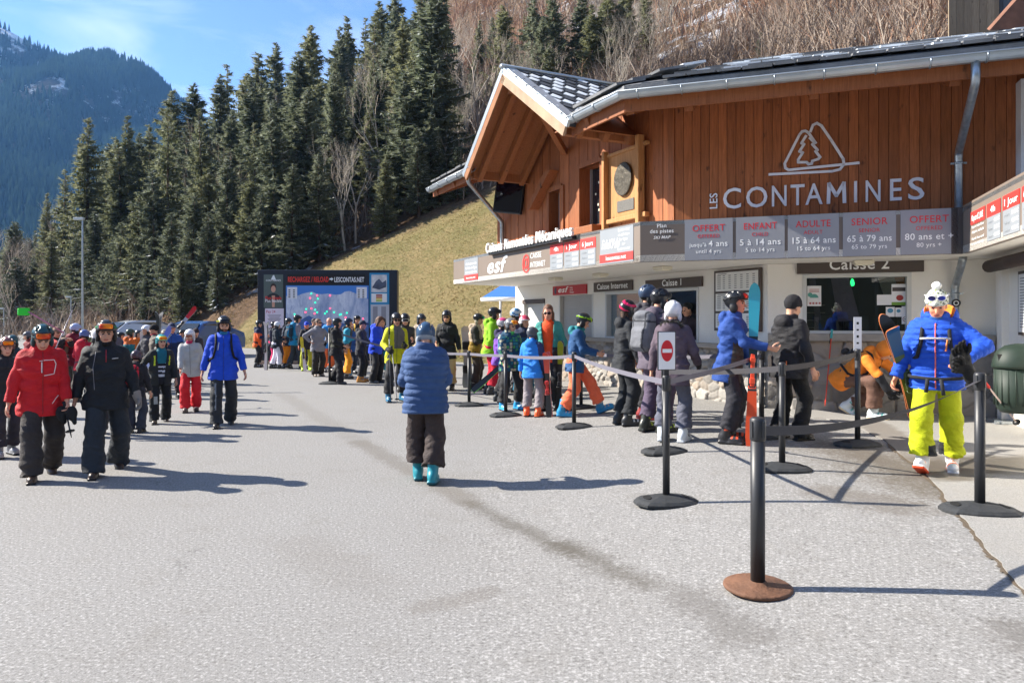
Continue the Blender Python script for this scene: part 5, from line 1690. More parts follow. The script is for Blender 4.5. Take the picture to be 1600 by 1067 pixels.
def person(px, fy, ty, face, label, group=None, **k):
    """one figure: px, fy, ty = column, foot row and top-of-head row in the photograph; face 0 = towards the camera, 90 = towards the right"""
    g_ = G(px, fy)
    head_gear = k.get('head', 'helmet')
    tot = (fy - ty) / F * g_.y
    boot = k.get('boot', 'ski')
    extra = {'helmet': .045, 'beanie': .04, 'cap': .02, 'hair': .012, 'hood': .03}[head_gear] + (.05 if k.get('pom') else 0) + (.035 if boot == 'ski' else .02)
    crouch = k.get('crouch', 0)
    H = k.get('H') or (tot - extra * tot / 1.8)
    s = H / 1.75
    X, Y = g_.x, g_.y
    vox = float(np.clip(Y / 860, .0085, .020)) / s
    rs = random.Random(int(px * 7 + fy)); seed = rs.randrange(1000)
    root = empty('person', (X, Y, g_.z + k.get('dz', 0)), label, 'person', group, R(face + 180) - math.atan2(X, Y))
    RZ = R(face + 180) - math.atan2(X, Y)
    bh = .030 if boot == 'ski' else .015         # sole height
    build = k.get('build', 1.0)
    # ---------------- skeleton (unit figure of 1.75 m)
    feet = {}
    for q, d in (('R', 1), ('L', -1)):
        f = k.get('foot' + q, (rs.uniform(-.03, .05) * d, rs.uniform(-.09, .09), 10.0, 0.0, 0.0))   # dx, dy, yaw out, lift, pitch (toe down +)
        feet[q] = dict(p=np.array([d * .105 + f[0], f[1], f[3]]), yaw=-d * R(f[2]), pitch=R(f[4]))
    for q in feet:
        ft = feet[q]; ft['R'] = rotz(ft['yaw']) @ rotx(-ft['pitch'])
        ft['ank'] = ft['p'] + ft['R'] @ np.array([0, 0, .085 + bh])
    mid = (feet['R']['p'] + feet['L']['p']) / 2
    pc = np.array([mid[0] + k.get('px_', 0), mid[1] + k.get('py_', 0.0), 0])
    zmax = .955 + bh - .02
    for q, d in (('R', 1), ('L', -1)):
        hp = pc[:2] + np.array([d * .09, 0]); a = feet[q]['ank']
        dd = np.sum((hp - a[:2]) ** 2)
        zmax = min(zmax, a[2] + math.sqrt(max(.852 ** 2 - dd, .05)) + .02)
    pc[2] = (k['pz'] if 'pz' in k else zmax - k.get('sag', 0.0))
    lean = R(k.get('lean', rs.uniform(1, 7))); tw = R(k.get('twist', rs.uniform(-10, 10) if Y > 9 else 0)); roll = R(k.get('roll', rs.uniform(-3, 3) if Y > 9 else 0))
    Rt = rotz(tw) @ roty(roll) @ rotx(-lean)
    T = lambda x, y, z: pc + Rt @ np.array([x, y, z])
    neck = T(0, -.005, .535)
    hy, hp_ = R(k.get('hyaw', rs.uniform(-28, 28) if Y > 9 and abs(face) < 150 else 0)), R(k.get('hpitch', rs.uniform(0, 16)))
    Rh = rotz(hy) @ rotx(-hp_)
    if k.get('headfollow'): Rh = Rt @ Rh
    hc = neck + Rh @ np.array([0, .022, .15]) if not k.get('headfollow') else neck + Rh @ np.array([0, .03, .14])
    sh, el, wr, hu = {}, {}, {}, {}
    for q, d in (('R', 1), ('L', -1)):
        sh[q] = T(d * .17, 0, .455)
        if Y > 11.5 and 'hand' + q not in k and rs.random() < .5: k['hand' + q] = rs.choice([(d * .16, .28, 1.04), (d * .25, .13, .93), (d * .10, .26, 1.18), (d * .20, .30, .92)])
        h = k.get('hand' + q, (d * (.30 + .10 * (build - 1)), .05 + rs.uniform(-.03, .05), .80 + rs.uniform(-.01, .02)))
        tgt = np.array(h[:3], float) + np.array([pc[0], pc[1], pc[2] - .95])
        pole = k.get('pole' + q, (d * .35, -1, -.2))
        el[q], wr[q] = ik(sh[q], tgt, .285, .25, pole)
        u = wr[q] - el[q]; hu[q] = u / np.linalg.norm(u)
    kn = {}
    hipj = {}
    for q, d in (('R', 1), ('L', -1)):
        hipj[q] = pc + np.array([d * .09, 0, -.02]); a = feet[q]['ank']
        fw = rotz(feet[q]['yaw']) @ np.array([0, 1, 0])
        kn[q], feet[q]['ank2'] = ik(hipj[q], a, .43, .425, fw + np.array([d * .12, 0, .1]))
    grip = k.get('grip', '')
    glove = k.get('glove')
    hands = {}
    for q, d in (('R', 1), ('L', -1)):
        u = hu[q]
        hd = k.get('hdir' + q)
        if hd is not None:
            u = np.array(hd, float); u /= np.linalg.norm(u)
        nrm = np.array(k.get('palm' + q, (-d * 1.0, .25, 0.0)), float)
        nrm = nrm - u * nrm.dot(u); nrm /= np.linalg.norm(nrm) + 1e-9
        side = np.cross(nrm, u) * d
        fwd = np.array([0, 1, .2])
        if side.dot(fwd) < 0 and hd is None: side = -side
        hands[q] = (wr[q] + u * .01, u, side, nrm)
    # ---------------- body: one continuous skin
    P3 = lambda v: tuple(float(x) for x in v)
    hide = k.get('hidehands', '')
    def body(p):
        hl = loc(p, hc, Rh)
        d = ell_(hl, (0, -.012, .028), (.074, .093, .092))
        d = smin(d, ell_(hl, (0, .02, -.035), (.060, .070, .085)), .03)
        d = smin(d, ell_(hl, (0, .040, -.085), (.042, .045, .036)), .03)
        d = smin(d, cap_(hl, (0, .088, .004), (0, .112, -.032), .010, .0155), .012)
        d = smin(d, ell_(hl, (0, .078, .022), (.052, .018, .012)), .014)
        d = smin(d, ell_(hl, (.036, .062, -.035), (.022, .02, .02)), .018); d = smin(d, ell_(hl, (-.036, .062, -.035), (.022, .02, .02)), .018)
        d = smin(d, ell_(hl, (0, .088, -.064), (.024, .010, .010)), .010)
        for sx in (1, -1):
            d = smax(d, -ell_(hl, (sx * .031, .098, .004), (.019, .018, .012)), .012)
            d = smin(d, ell_(hl, (sx * .077, -.008, -.012), (.012, .026, .034)), .008)
        d = smin(d, cap_(p, P3(hc + Rh @ np.array([0, -.02, -.06])), P3(neck - Rt @ np.array([0, .01, .06])), .052, .058), .03)
        d = smin(d, cap_(p, P3(T(0, 0, .40)), P3(T(0, 0, .05)), .10, .10), .06)
        d = smin(d, cap_(p, P3(sh['R']), P3(sh['L']), .05, .05), .05)
        for q in 'RL':
            d = smin(d, cap_(p, P3(sh[q]), P3(el[q]), .044, .036), .02)
            d = smin(d, cap_(p, P3(el[q]), P3(wr[q]), .036, .026), .015)
            d = smin(d, cap_(p, P3(hipj[q]), P3(kn[q]), .075, .05), .03)
            d = smin(d, cap_(p, P3(kn[q]), P3(feet[q]['ank']), .048, .035), .02)
            W_, u, sd_, nm = hands[q]
            Rm = np.stack([sd_, u, nm], 1)
            d = smin(d, ell_(p, P3(W_ + u * .048), (.041, .054, .019), Rm), .02)
        return d
    pts = np.array([hc + Rh @ np.array([0, 0, .13]), hc + np.array([.12, .13, 0]), hc - np.array([.12, .13, .0])] + [v for q in 'RL' for v in (sh[q], el[q], wr[q] + hands[q][1] * .12, hipj[q], kn[q], feet[q]['ank'])])
    lo, hi = pts.min(0) - .11, pts.max(0) + .11
    V, Fc = field_mesh(body, lo, hi, vox * 1.0)
    # material zones on the face
    cen = V[Fc].mean(1)
    hl = np.stack(loc([cen[:, i] for i in range(3)], hc, Rh), -1)
    mi = np.zeros(len(Fc), np.int32)
    lips = (np.abs(hl[:, 0]) < .024) & (np.abs(hl[:, 2] + .064) < .009) & (hl[:, 1] > .07); mi[lips] = 1
    for sx in (1, -1):
        mi[(np.hypot((hl[:, 0] - sx * .031) / 1.4, hl[:, 2] - .003) < .0095) & (hl[:, 1] > .06)] = 2
        mi[(np.abs(hl[:, 0] - sx * .033) < .022) & (np.abs(hl[:, 2] - .024) < .006) & (hl[:, 1] > .06)] = 3
    if k.get('beard'):
        mi[(hl[:, 1] > -.005) & (hl[:, 2] < -.045 - .25 * np.clip(.05 - hl[:, 1], 0, .05)) & (hl[:, 2] > -.13) & ~lips & ((np.abs(hl[:, 0]) > .016) | (hl[:, 2] < -.078) | (hl[:, 2] > -.056))] = 3
        mi[(hl[:, 2] > -.042) & (mi == 3) & (hl[:, 2] < 0)] = 0
    Fl = [tuple(f) for f in Fc]; Vl = [V]; mis = list(mi); off = len(V)
    hc_ = k.get('hair', '4a3424')
    for q in 'RL':
        if glove and q in k.get('gloved', 'RL'): continue
        if q in hide: continue
        W_, u, sd_, nm = hands[q]
        v, f = finger_tubes(W_, u, sd_, nm, 1.0, R(58) if q in grip else R(22), 1)
        Vl.append(v); Fl += [tuple(i + off for i in ff) for ff in f]; mis += [0] * len(f); off += len(v)
    sk = k.get('skin', 'd19c80')
    me = mesh_np('body', np.concatenate(Vl) * s, Fl, [skin(sk), M_LIP, M_EYE, hairm(hc_)], mis, True)
    link('body', me, root)
    # ---------------- gloves
    if glove:
        for q in k.get('gloved', 'RL'):
            W_, u, sd_, nm = hands[q]
            Rm = np.stack([sd_, u, nm], 1)
            gl = lambda p: smin(ell_(p, P3(W_ + u * .05), (.052, .062, .032), Rm), cap_(p, P3(W_ - u * .05), P3(W_ + u * .01), .052, .044), .02) + .003 * noise3(p, 45, seed)
            v, f = field_mesh(gl, W_ + np.minimum(0, u) * .15 - .08, W_ + np.maximum(0, u) * .15 + .08, vox)
            v2, f2 = finger_tubes(W_, u, sd_, nm, 1.12, R(50) if q in grip else R(26), 1, 1.42, 6)
            Fa = [tuple(x) for x in f] + [tuple(i + len(v) for i in ff) for ff in f2]
            link('glove', mesh_np('glove', np.concatenate([v, v2]) * s, Fa, fab(glove), None, True), root)
    # ---------------- trousers
    tc = k.get('legs', '2c2c30')
    bag = k.get('bag', 1.10)
    hem = (.185 if boot == 'ski' else .065) + k.get('hem', 0)
    def trousers(p):
        d = ell_(p, P3(pc + np.array([0, -.012, -.015])), (.168 * build, .135 * build, .165))
        legs = None
        for q in 'RL':
            a = feet[q]['ank']; ax = kn[q] - a; ax = ax / np.linalg.norm(ax)
            e = a + ax * (hem - .085 - bh)
            L = cap_(p, P3(hipj[q]), P3(kn[q]), .098 * (build * .5 + .5), .080 * bag)
            L2 = cap_(p, P3(kn[q]), P3(e), .079 * bag, .092 * bag * k.get('flare', 1.0))
            L = smin(L, L2, .04)
            L = np.maximum(L, -((p[0] - e[0]) * ax[0] + (p[1] - e[1]) * ax[1] + (p[2] - e[2]) * ax[2]))
            legs = L if legs is None else smin(legs, L, .012)
        d = smin(d, legs, .045)
        zf_ = np.clip(1.15 - p[2] / .75, .25, 1)
        d = d + .036 * zf_ * noise3((p[0] + .3 * p[2], p[1], p[2] + .35 * p[0]), (7, 7, 14), seed) + .024 * noise3((p[0], p[1], p[2] - .5 * p[0]), (16, 16, 30), seed + 1) * zf_
        return np.maximum(d, (p[2] - pc[2]) - .12)
    pts = np.array([pc + np.array([.19 * build, .16 * build, .1]), pc - np.array([.19 * build, .16 * build, 0])] + [kn[q] + e for q in 'RL' for e in (.1, -.1)] + [feet[q]['ank'] + e for q in 'RL' for e in (.11, -.11)])
    lo, hi = pts.min(0), pts.max(0)
    V, Fc = field_mesh(trousers, lo, hi, vox)
    lm = [fab(tc)]; mi = None
    if k.get('legpaint'):
        lm = [fab(c) for c in k['legpaint'][0]]; c = V[Fc].mean(1)
        mi = k['legpaint'][1](c[:, 0] - pc[0], c[:, 1] - pc[1], c[:, 2] / pc[2]).astype(np.int32)
    to_obj('trousers', V, Fc, lm, root, mi, s)
    # ---------------- boots
    bc = k.get('bootcol', '2a2a2e'); bc2 = k.get('bootcol2', '111113')
    for q in 'RL':
        ft = feet[q]
        o = ft['p']; Rf = ft['R']
        if boot == 'ski':
            def bf(p):
                b = loc(p, o, Rf)
                d = rbox_(b, (0, .055, .018), (.050, .150, .018), .012)
                d = smin(d, ell_(b, (0, .10, .062), (.053, .115, .050)), .02)
                d = smin(d, ell_(b, (0, -.035, .075), (.052, .065, .07)), .03)
                c = cap_(b, (0, -.012, .11), (0, .035, .30), .060, .066)
                c = np.maximum(c, (b[2] - .30) + .25 * b[1])
                d = smin(d, c, .025)
                return d
            lo_, hi_ = np.array([-.08, -.13, -.01]), np.array([.08, .23, .34])
        else:
            def bf(p):
                b = loc(p, o, Rf)
                d = rbox_(b, (0, .045, .012), (.046, .140, .012), .010)
                d = smin(d, ell_(b, (0, .085, .045), (.047, .100, .042)), .02)
                d = smin(d, cap_(b, (0, -.035, .05), (0, -.03, .13), .047, .045), .03)
                return np.maximum(d, b[2] - .15)
            lo_, hi_ = np.array([-.08, -.13, -.01]), np.array([.08, .22, .18])
        cr = np.array([o + Rf @ np.array([x, y, z]) for x in (lo_[0], hi_[0]) for y in (lo_[1], hi_[1]) for z in (lo_[2], hi_[2])])
        V, Fc = field_mesh(bf, cr.min(0), cr.max(0), vox * .9)
        c = V[Fc].mean(1); b = np.stack(loc([c[:, i] for i in range(3)], o, Rf), -1)
        mi = np.where(b[:, 2] < (.026 if boot == 'ski' else .022), 1, 0)
        if boot == 'ski' and not k.get('plainboot'):
            for zb, yb in ((.075, .13), (.085, .075)):
                mi[(np.abs(b[:, 1] - yb) < .013) & (b[:, 2] > .07)] = 2
            for zb in (.175, .245):
                mi[(np.abs(b[:, 2] - zb) < .012) & (b[:, 1] > -.01)] = 2
        to_obj('ski_boot' if boot == 'ski' else 'shoe', V, Fc, [plastic(bc, .4), plastic(bc2, .6), plastic(k.get('buckle', '9a9a9c'), .3)], root, mi, s)
    # ---------------- jacket
    hemj = k.get('jhem', -.19); bulk = k.get('bulk', 1.06) * build; belly = k.get('belly', 0)
    ZP = np.array([-.26, -.12, 0, .14, .30, .40, .455, .50, .535, .60])
    RX = np.array([.198, .192, .176, .166, .180, .186, .172, .130, .082, .072]) * bulk
    RY = np.array([.150, .148, .138, .128, .138, .134, .118, .096, .076, .072]) * bulk
    quilt = k.get('quilt', 0)
    arm_r = k.get('arm', 1.0)
    def armcoord(p):
        out = []
        for q in 'RL':
            d1 = cap_(p, P3(sh[q]), P3(el[q]), 0, 0); d2 = cap_(p, P3(el[q]), P3(wr[q]), 0, 0)
            out.append((d1, d2))
        return out
    openj = k.get('open')
    sleeve = k.get('sleeve', .96)
    def jacket(p):
        b = loc(p, pc, Rt)
        rx = np.interp(b[2], ZP, RX); ry = np.interp(b[2], ZP, RY)
        yy = b[1] - np.interp(b[2], [-.1, .1, .3], [.0, .012, 0])
        if belly: ry = ry + belly * np.exp(-((b[2] - .08) / .15) ** 2) * (yy > 0)
        e = 2.4
        d = (((np.abs(b[0]) / rx) ** e + (np.abs(yy) / ry) ** e) ** (1 / e) - 1) * np.minimum(rx, ry) * .9
        d = np.maximum(d, b[2] - k.get('collar', .595))
        q_ = 0
        if quilt: q_ = -.014 * np.abs(np.sin(np.pi * (b[2] + .012 * noise3(b, 7, seed + 9)) / quilt)) ** .45
        fold = .034 * noise3(b, (6, 6, 13), seed) + .020 * noise3(b, (15, 15, 30), seed + 2)
        d = d + (q_ + fold * (.5 if quilt else 1.0)) * np.clip((b[2] + .3) * 4, 0, 1)
        ar = None
        for q, dd in (('R', 1), ('L', -1)):
            we = el[q] + (wr[q] - el[q]) * sleeve
            a1 = cap_(p, P3(sh[q] - Rt @ np.array([dd * .02, 0, .005])), P3(el[q]), .078 * arm_r * (bulk * .5 + .5), .062 * arm_r)
            a2 = cap_(p, P3(el[q]), P3(we), .062 * arm_r, .052 * arm_r)
            ax = we - el[q]; ax = ax / np.linalg.norm(ax)
            a2 = np.maximum(a2, (p[0] - we[0]) * ax[0] + (p[1] - we[1]) * ax[1] + (p[2] - we[2]) * ax[2])
            A = smin(a1, a2, .03)
            if quilt:
                tt = (p[0] - sh[q][0]) * (el[q][0] - sh[q][0]) + (p[1] - sh[q][1]) * (el[q][1] - sh[q][1]) + (p[2] - sh[q][2]) * (el[q][2] - sh[q][2])
                t2 = (p[0] - el[q][0]) * ax[0] + (p[1] - el[q][1]) * ax[1] + (p[2] - el[q][2]) * ax[2]
                tt = np.where(t2 > 0, t2 + .285, tt / .285)
                A = A - .012 * np.abs(np.sin(np.pi * tt / quilt)) ** .45
            A = A + .036 * noise3(p, 15, seed + 5) * np.clip(1.2 - cap_(p, P3(el[q]), P3(el[q]), 0, 0) * 5, .35, 1)
            ar = A if ar is None else np.minimum(ar, A)
        ds = np.minimum(cap_(p, P3(sh['R']), P3(sh['R']), 0, 0), cap_(p, P3(sh['L']), P3(sh['L']), 0, 0))
        d = smin(d, ar, .006 + .034 * np.clip(1.25 - ds / .17, 0, 1))
        if k.get('hoodback', 1):
            d = smin(d, ell_(b, (0, -.105 * bulk, .50), (.115, .065, .085)), .03)
            d = np.maximum(d, -cap_(p, P3(hc + Rh @ np.array([0, 0, .02])), P3(neck), .087, .062))
        d = np.maximum(d, hemj - b[2])
        if openj: d = np.maximum(d, -np.maximum(np.maximum(np.abs(b[0]) - openj * (.6 + .8 * np.clip((b[2] + .1), 0, 1)), -(b[1] - .03)), hemj - .1 - b[2]))
        return d
    pts = [T(x, y, z) for x in (-.24 * bulk, .24 * bulk) for y in (-.2 * bulk, (.2 + belly) * bulk) for z in (hemj, .60)]
    for q in 'RL': pts += [sh[q] + .11, sh[q] - .11, el[q] + .1, el[q] - .1, wr[q] + .09, wr[q] - .09]
    pts = np.array(pts); lo, hi = pts.min(0), pts.max(0)
    V, Fc = field_mesh(jacket, lo, hi, vox)
    jc = k.get('top', '333338')
    jm = [fab(c) for c in (jc if isinstance(jc, (list, tuple)) else [jc])]
    mi = None
    c = V[Fc].mean(1); pp = [c[:, i] for i in range(3)]
    if k.get('paint'):
        b = loc(pp, pc, Rt); ac = armcoord(pp)
        da = np.minimum(np.minimum(*ac[0]), np.minimum(*ac[1]))
        rx = np.interp(b[2], ZP, RX)
        isarm = (da < .105 * arm_r) & (np.abs(b[0]) > rx * .80) | (da < .075 * arm_r) & (np.abs(b[0]) > .12) | (np.minimum(ac[0][1], ac[1][1]) < .085)
        fore = np.minimum(ac[0][1], ac[1][1]) < np.minimum(ac[0][0], ac[1][0])
        mi = np.asarray(k['paint'](b[0], b[1], b[2], isarm, fore), dtype=np.int32)
    to_obj('jacket', V, Fc, jm, root, mi, s)
    if openj:      # mid layer seen through the open jacket
        il = k.get('inner', '2a8a9a')
        def mid_(p):
            b = loc(p, pc, Rt)
            rx = np.interp(b[2], ZP, RX) * .88; ry = np.interp(b[2], ZP, RY) * .90
            d = (np.sqrt((b[0] / rx) ** 2 + (b[1] / ry) ** 2) - 1) * np.minimum(rx, ry)
            return np.maximum(np.maximum(d, b[2] - .60), hemj + .03 - b[2]) + .006 * noise3(p, 18, seed)
        pts = np.array([T(x, y, z) for x in (-.2, .2) for y in (-.17, .17) for z in (hemj, .6)])
        V, Fc = field_mesh(mid_, pts.min(0), pts.max(0), vox)
        c = V[Fc].mean(1); b = loc([c[:, i] for i in range(3)], pc, Rt)
        mm_ = [fab(x) for x in (il if isinstance(il, (list, tuple)) else [il])]
        mi = k['innerpaint'](b[0], b[1], b[2]).astype(np.int32) if k.get('innerpaint') else None
        to_obj('sweater', V, Fc, mm_, root, mi, s)
    # scarf / neck warmer
    if k.get('scarf'):
        sc_ = lambda p: smin(cap_(p, P3(hc + Rh @ np.array([0, .005, -.115])), P3(neck - np.array([0, 0, .03])), .068, .088), ell_(p, P3(hc + Rh @ np.array([0, .035, -.11])), (.062, .06, .034), Rh), .02) + .012 * noise3(p, (12, 12, 40), seed)
        V, Fc = field_mesh(sc_, neck - .15, neck + .2, vox)
        to_obj('neck_warmer', V, Fc, fab(k['scarf']), root, None, s)
    # ---------------- hair, headgear
    HR = lambda x, y, z: hc + Rh @ np.array([x, y, z])
    hb = np.array([.17, .2, .2])
    if head_gear == 'hair' or k.get('longhair'):
        def hf(p):
            h = loc(p, hc, Rh)
            d = ell_(h, (0, -.022, .038), (.088, .104, .100))
            d = smax(d, -rbox_(h, (0, .115, -.05), (.085, .08, .115), .03), .02)
            d = np.maximum(d, -.075 - h[2] if not k.get('longhair') else -.26 - h[2])
            if k.get('longhair'):
                for sx in (1, -1): d = smin(d, cap_(h, (sx * .075, -.02, -.02), (sx * .075, -.01, -.16), .034, .03), .03)
                d = smin(d, cap_(h, (0, -.08, 0), (0, -.07, -.17), .05, .045), .03)
            return d + .012 * noise3(h, (28, 28, 14), seed)
        if not k.get('bald'):
            V, Fc = field_mesh(hf, hc - hb - np.array([0, 0, .12]), hc + hb, vox)
            to_obj('hair', V, Fc, hairm(hc_), root, None, s)
    if head_gear == 'helmet':
        hcol = k.get('hat', '1b1c20')
        def he(p, o=0.0):
            h = loc(p, hc, Rh)
            d = ell_(h, (0, -.016, .042), (.108 + o, .130 + o, .116 + o))
            d = smin(d, ell_(h, (0, .07, .062), (.088 + o, .055 + o, .03 + o)), .02)
            zc = .040 - .115 * smooth(.05, -.04, h[1])
            d = smax(d, zc - h[2], .012)
            pads = None
            for sx in (1, -1):
                q = ell_(h, (sx * .086, -.012, -.055), (.026 + o * .5, .050 + o, .062 + o))
                pads = q if pads is None else np.minimum(pads, q)
            d = smin(d, pads, .018)
            if vox * s < .0125 and o == 0:
                for x0 in (-.045, .045):
                    for y0 in (-.06, .0):
                        d = smax(d, -ell_(h, (x0, y0, .142), (.012, .026, .03)), .006)
                d = smax(d, -(np.abs(np.abs(h[0]) - .058 + .2 * (h[1] > 9)) - .0035) - .02 * (h[2] < .05) - .03 * (h[1] > .06), .004)
            return d
        V, Fc = field_mesh(he, hc - hb - np.array([0, 0, .03]), hc + hb, vox)
        c = V[Fc].mean(1); h = np.stack(loc([c[:, i] for i in range(3)], hc, Rh), -1)
        hm_ = [plastic(hcol, .3), plastic(k.get('hat2', '141416'), .55), plastic(k.get('hat3', '888888'), .35)]
        mi = np.where((h[:, 2] < -.02), 1, 0)
        if k.get('hatpaint'): mi = np.where(mi == 1, 1, k['hatpaint'](h[:, 0], h[:, 1], h[:, 2]).astype(np.int32))
        to_obj('helmet', V, Fc, hm_, root, mi, s)
        if Y < 16:    # chin strap
            b_ = MB(); q0, q1, q2 = HR(.078, .02, -.09), HR(0, .062, -.128), HR(-.078, .02, -.09)
            b_.tube([Vector(q0) * s, Vector(q0 * .4 + q1 * .6) * s, Vector(q1) * s, Vector(q2 * .4 + q1 * .6) * s, Vector(q2) * s], .006 * s, 5)
            b_.build('chin_strap', M_BLACK, root, local=True)
    elif head_gear == 'beanie':
        bcol = k.get('hat', '222226')
        def be(p):
            h = loc(p, hc, Rh)
            d = ell_(h, (0, -.016, .052), (.096, .114, .112))
            d = smin(d, ell_(h, (0, -.012, .045), (.100, .116, .05)), .01)
            return np.maximum(d, .022 - .06 * smooth(.04, -.06, h[1]) - h[2]) + .006 * noise3(h, 30, seed)
        V, Fc = field_mesh(be, hc - hb, hc + hb, vox)
        hm_ = [mat('knit', c, .9, var=.12, vscale=60, bump=.8, bscale=120) for c in (bcol if isinstance(bcol, (list, tuple)) else [bcol])]
        mi = None
        if k.get('hatpaint'):
            c = V[Fc].mean(1); h = loc([c[:, i] for i in range(3)], hc, Rh); mi = k['hatpaint'](h[0], h[1], h[2]).astype(np.int32)
        o_ = to_obj('beanie', V, Fc, hm_, root, mi, s)
        if k.get('pom'):
            pf = lambda p: ell_(p, P3(HR(0, -.03, .185)), (.042, .042, .040)) + .014 * noise3(p, 60, seed)
            V, Fc = field_mesh(pf, HR(0, -.03, .185) - .06, HR(0, -.03, .185) + .06, vox * .8)
            to_obj('pompom', V, Fc, fab(k['pom']), root, None, s)
    elif head_gear == 'cap':
        def cf(p):
            h = loc(p, hc, Rh)
            d = np.maximum(ell_(h, (0, -.016, .045), (.090, .108, .098)), .03 - .05 * smooth(.04, -.06, h[1]) - h[2])
            return smin(d, np.maximum(ell_(h, (0, .10, .045), (.075, .085, .014)), -(h[1] - .05)), .012)
        V, Fc = field_mesh(cf, hc - hb, hc + hb, vox)
        to_obj('cap', V, Fc, fab(k.get('hat', '22304a')), root, None, s)
    elif head_gear == 'hood':
        def hof(p):
            h = loc(p, hc, Rh)
            d = ell_(h, (0, -.03, .01), (.118, .135, .15))
            d = np.maximum(d, -ell_(h, (0, .10, -.02), (.080, .13, .115)))
            d = smax(d, -ell_(h, (0, -.005, .02), (.085, .10, .11)), .01)
            return d + .010 * noise3(h, 14, seed)
        V, Fc = field_mesh(hof, hc - hb, hc + hb, vox)
        to_obj('hood', V, Fc, fab(k.get('hat', '333338')), root, None, s)
    # ---------------- goggles or sunglasses
    gg = k.get('gog')
    if gg:
        place, lc = gg[0], gg[1]
        bandc = gg[2] if len(gg) > 2 else '151517'
        up_ = .088 if place == 'up' else .006
        sl_ = .22 if place == 'up' else .10
        if place == 'up' and head_gear == 'beanie': up_ = .08
        base = (lambda h, o: ell_(h, (0, -.016, .042), (.108 + o, .130 + o, .116 + o))) if (head_gear == 'helmet') else (lambda h, o: ell_(h, (0, -.014, .03), (.092 + o, .110 + o, .112 + o)))
        if place == 'eyes': basef = lambda h, o: ell_(h, (0, -.004, .012), (.088 + o, .098 + o, .10 + o))
        else: basef = base
        def band(p):
            h = loc(p, hc, Rh); zc = up_ + sl_ * (h[1] - .09)
            d = np.abs(base(h, .004)) - .004
            return np.maximum(d, np.abs(h[2] - zc) - .018)
        V, Fc = field_mesh(band, hc - hb, hc + hb, min(vox, .011 / s))
        gb = to_obj('goggle_strap', V, Fc, fab(bandc), root, None, s)
        def frame(p):
            h = loc(p, hc, Rh); zc = up_ + sl_ * (h[1] - .09)
            d = basef(h, .020)
            d = smax(d, -basef(h, -.006), .004)
            d = smax(smax(d, np.abs(h[2] - zc) - .046, .02), np.abs(h[0]) - .083, .02)
            return np.maximum(d, .03 - h[1])
        V, Fc = field_mesh(frame, hc - hb, hc + hb, vox)
        fr_ = to_obj('goggles', V, Fc, plastic(k.get('gframe', '151517'), .4), root, None, s)
        def lf(p):
            h = loc(p, hc, Rh); zc = up_ + sl_ * (h[1] - .09)
            d = basef(h, .028)
            nose = ell_(h, (0, .12, zc * 0 + up_ - .045), (.022, .08, .02))
            d = smax(smax(d, np.abs(h[2] - zc) - .034, .02), np.abs(h[0]) - .072, .02)
            d = smax(d, -nose, .01)
            return np.maximum(d, .045 - h[1])
        V, Fc = field_mesh(lf, hc - hb, hc + hb, vox)
        if fr_ is not None: to_obj('lens', V, Fc, lens(lc), fr_, None, s)
    if k.get('shades'):
        b_ = MB()
        for sx in (1, -1):
            q = HR(sx * .033, .094, .004)
            b_.lathe(Vector((0, 0, 0)), [(.0, -.003), (.025, -.003), (.025, .004), (.0, .005)], 12)
            n_v = 12 * 4
            for i in range(len(b_.v) - n_v, len(b_.v)):
                v = b_.v[i]; w = np.array([v.x * 1.15, v.z + 0.0, v.y * .85])
                b_.v[i] = Vector((q + Rh @ rotz(-sx * .22) @ w) * s)
            b_.tube([Vector(HR(sx * .055, .09, .010) * s), Vector(HR(sx * .080, .055, .012) * s), Vector(HR(sx * .082, -.01, .006) * s)], .004 * s, 5)
        b_.tube([Vector(HR(-.012, .103, .008) * s), Vector(HR(.012, .103, .008) * s)], .004 * s, 5)
        b_.build('sunglasses', plastic('15131a', .15), root, local=True)
    M4 = Matrix.Translation(root.location) @ Matrix.Rotation(RZ, 4, 'Z')
    WP = lambda v: M4 @ Vector([float(x) * s for x in v])
    WD = lambda v: (M4.to_3x3() @ Vector([float(x) for x in v])).normalized()
    info = dict(root=root, s=s, T=lambda x, y, z: WP(T(x, y, z)), D=lambda x, y, z: WD(Rt @ np.array([x, y, z])),
                hand={q: WP(wr[q] + hands[q][1] * .08) for q in 'RL'}, wr={q: WP(wr[q]) for q in 'RL'}, Tl=T, local=root, bulk=bulk, pc=pc, Rt=Rt, sh=sh, HR=HR, vox=vox,
                foot={q: WP(feet[q]['p']) for q in 'RL'}, WP=WP, head=WP(hc))
    # chest stripes etc. lying on the jacket front: list of (points in torso x,z), width, colour
    dtrim = () if (k.get('trim') or quilt or openj or abs(face) > 60 or Y > 18) else [([(0, .50), (0, hemj + .03)], .009, '17181b'), ([(.10, .02), (.13, -.09)], .007, '17181b', 1, 'pocket_zip'), ([(-.10, .02), (-.13, -.09)], .007, '17181b', 1, 'pocket_zip')]
    for st in (k.get('trim') or dtrim):
        pts_, w_, col_ = st[:3]; sgn = st[3] if len(st) > 3 else 1
        b_ = MB()
        def surf(x, z):
            rx = np.interp(z, ZP, RX); ry = np.interp(z, ZP, RY); e = 2.4
            y = ry * max(0, 1 - (abs(x) / rx) ** e) ** (1 / e) + .014 + (belly * math.exp(-((z - .08) / .15) ** 2) if sgn > 0 else 0) + (.012 if quilt else 0)
            # settle on the real surface
            yy = np.linspace(.26 + belly, .04, 60) * sgn
            q = np.array([T(x, v, z) for v in yy])
            dd = jacket([q[:, 0], q[:, 1], q[:, 2]])
            i = np.argmax(dd < .002)
            y = yy[i] if dd[i] < .002 else y * sgn
            return Vector(T(x, y + .003 * sgn, z) * s)
        P_ = []
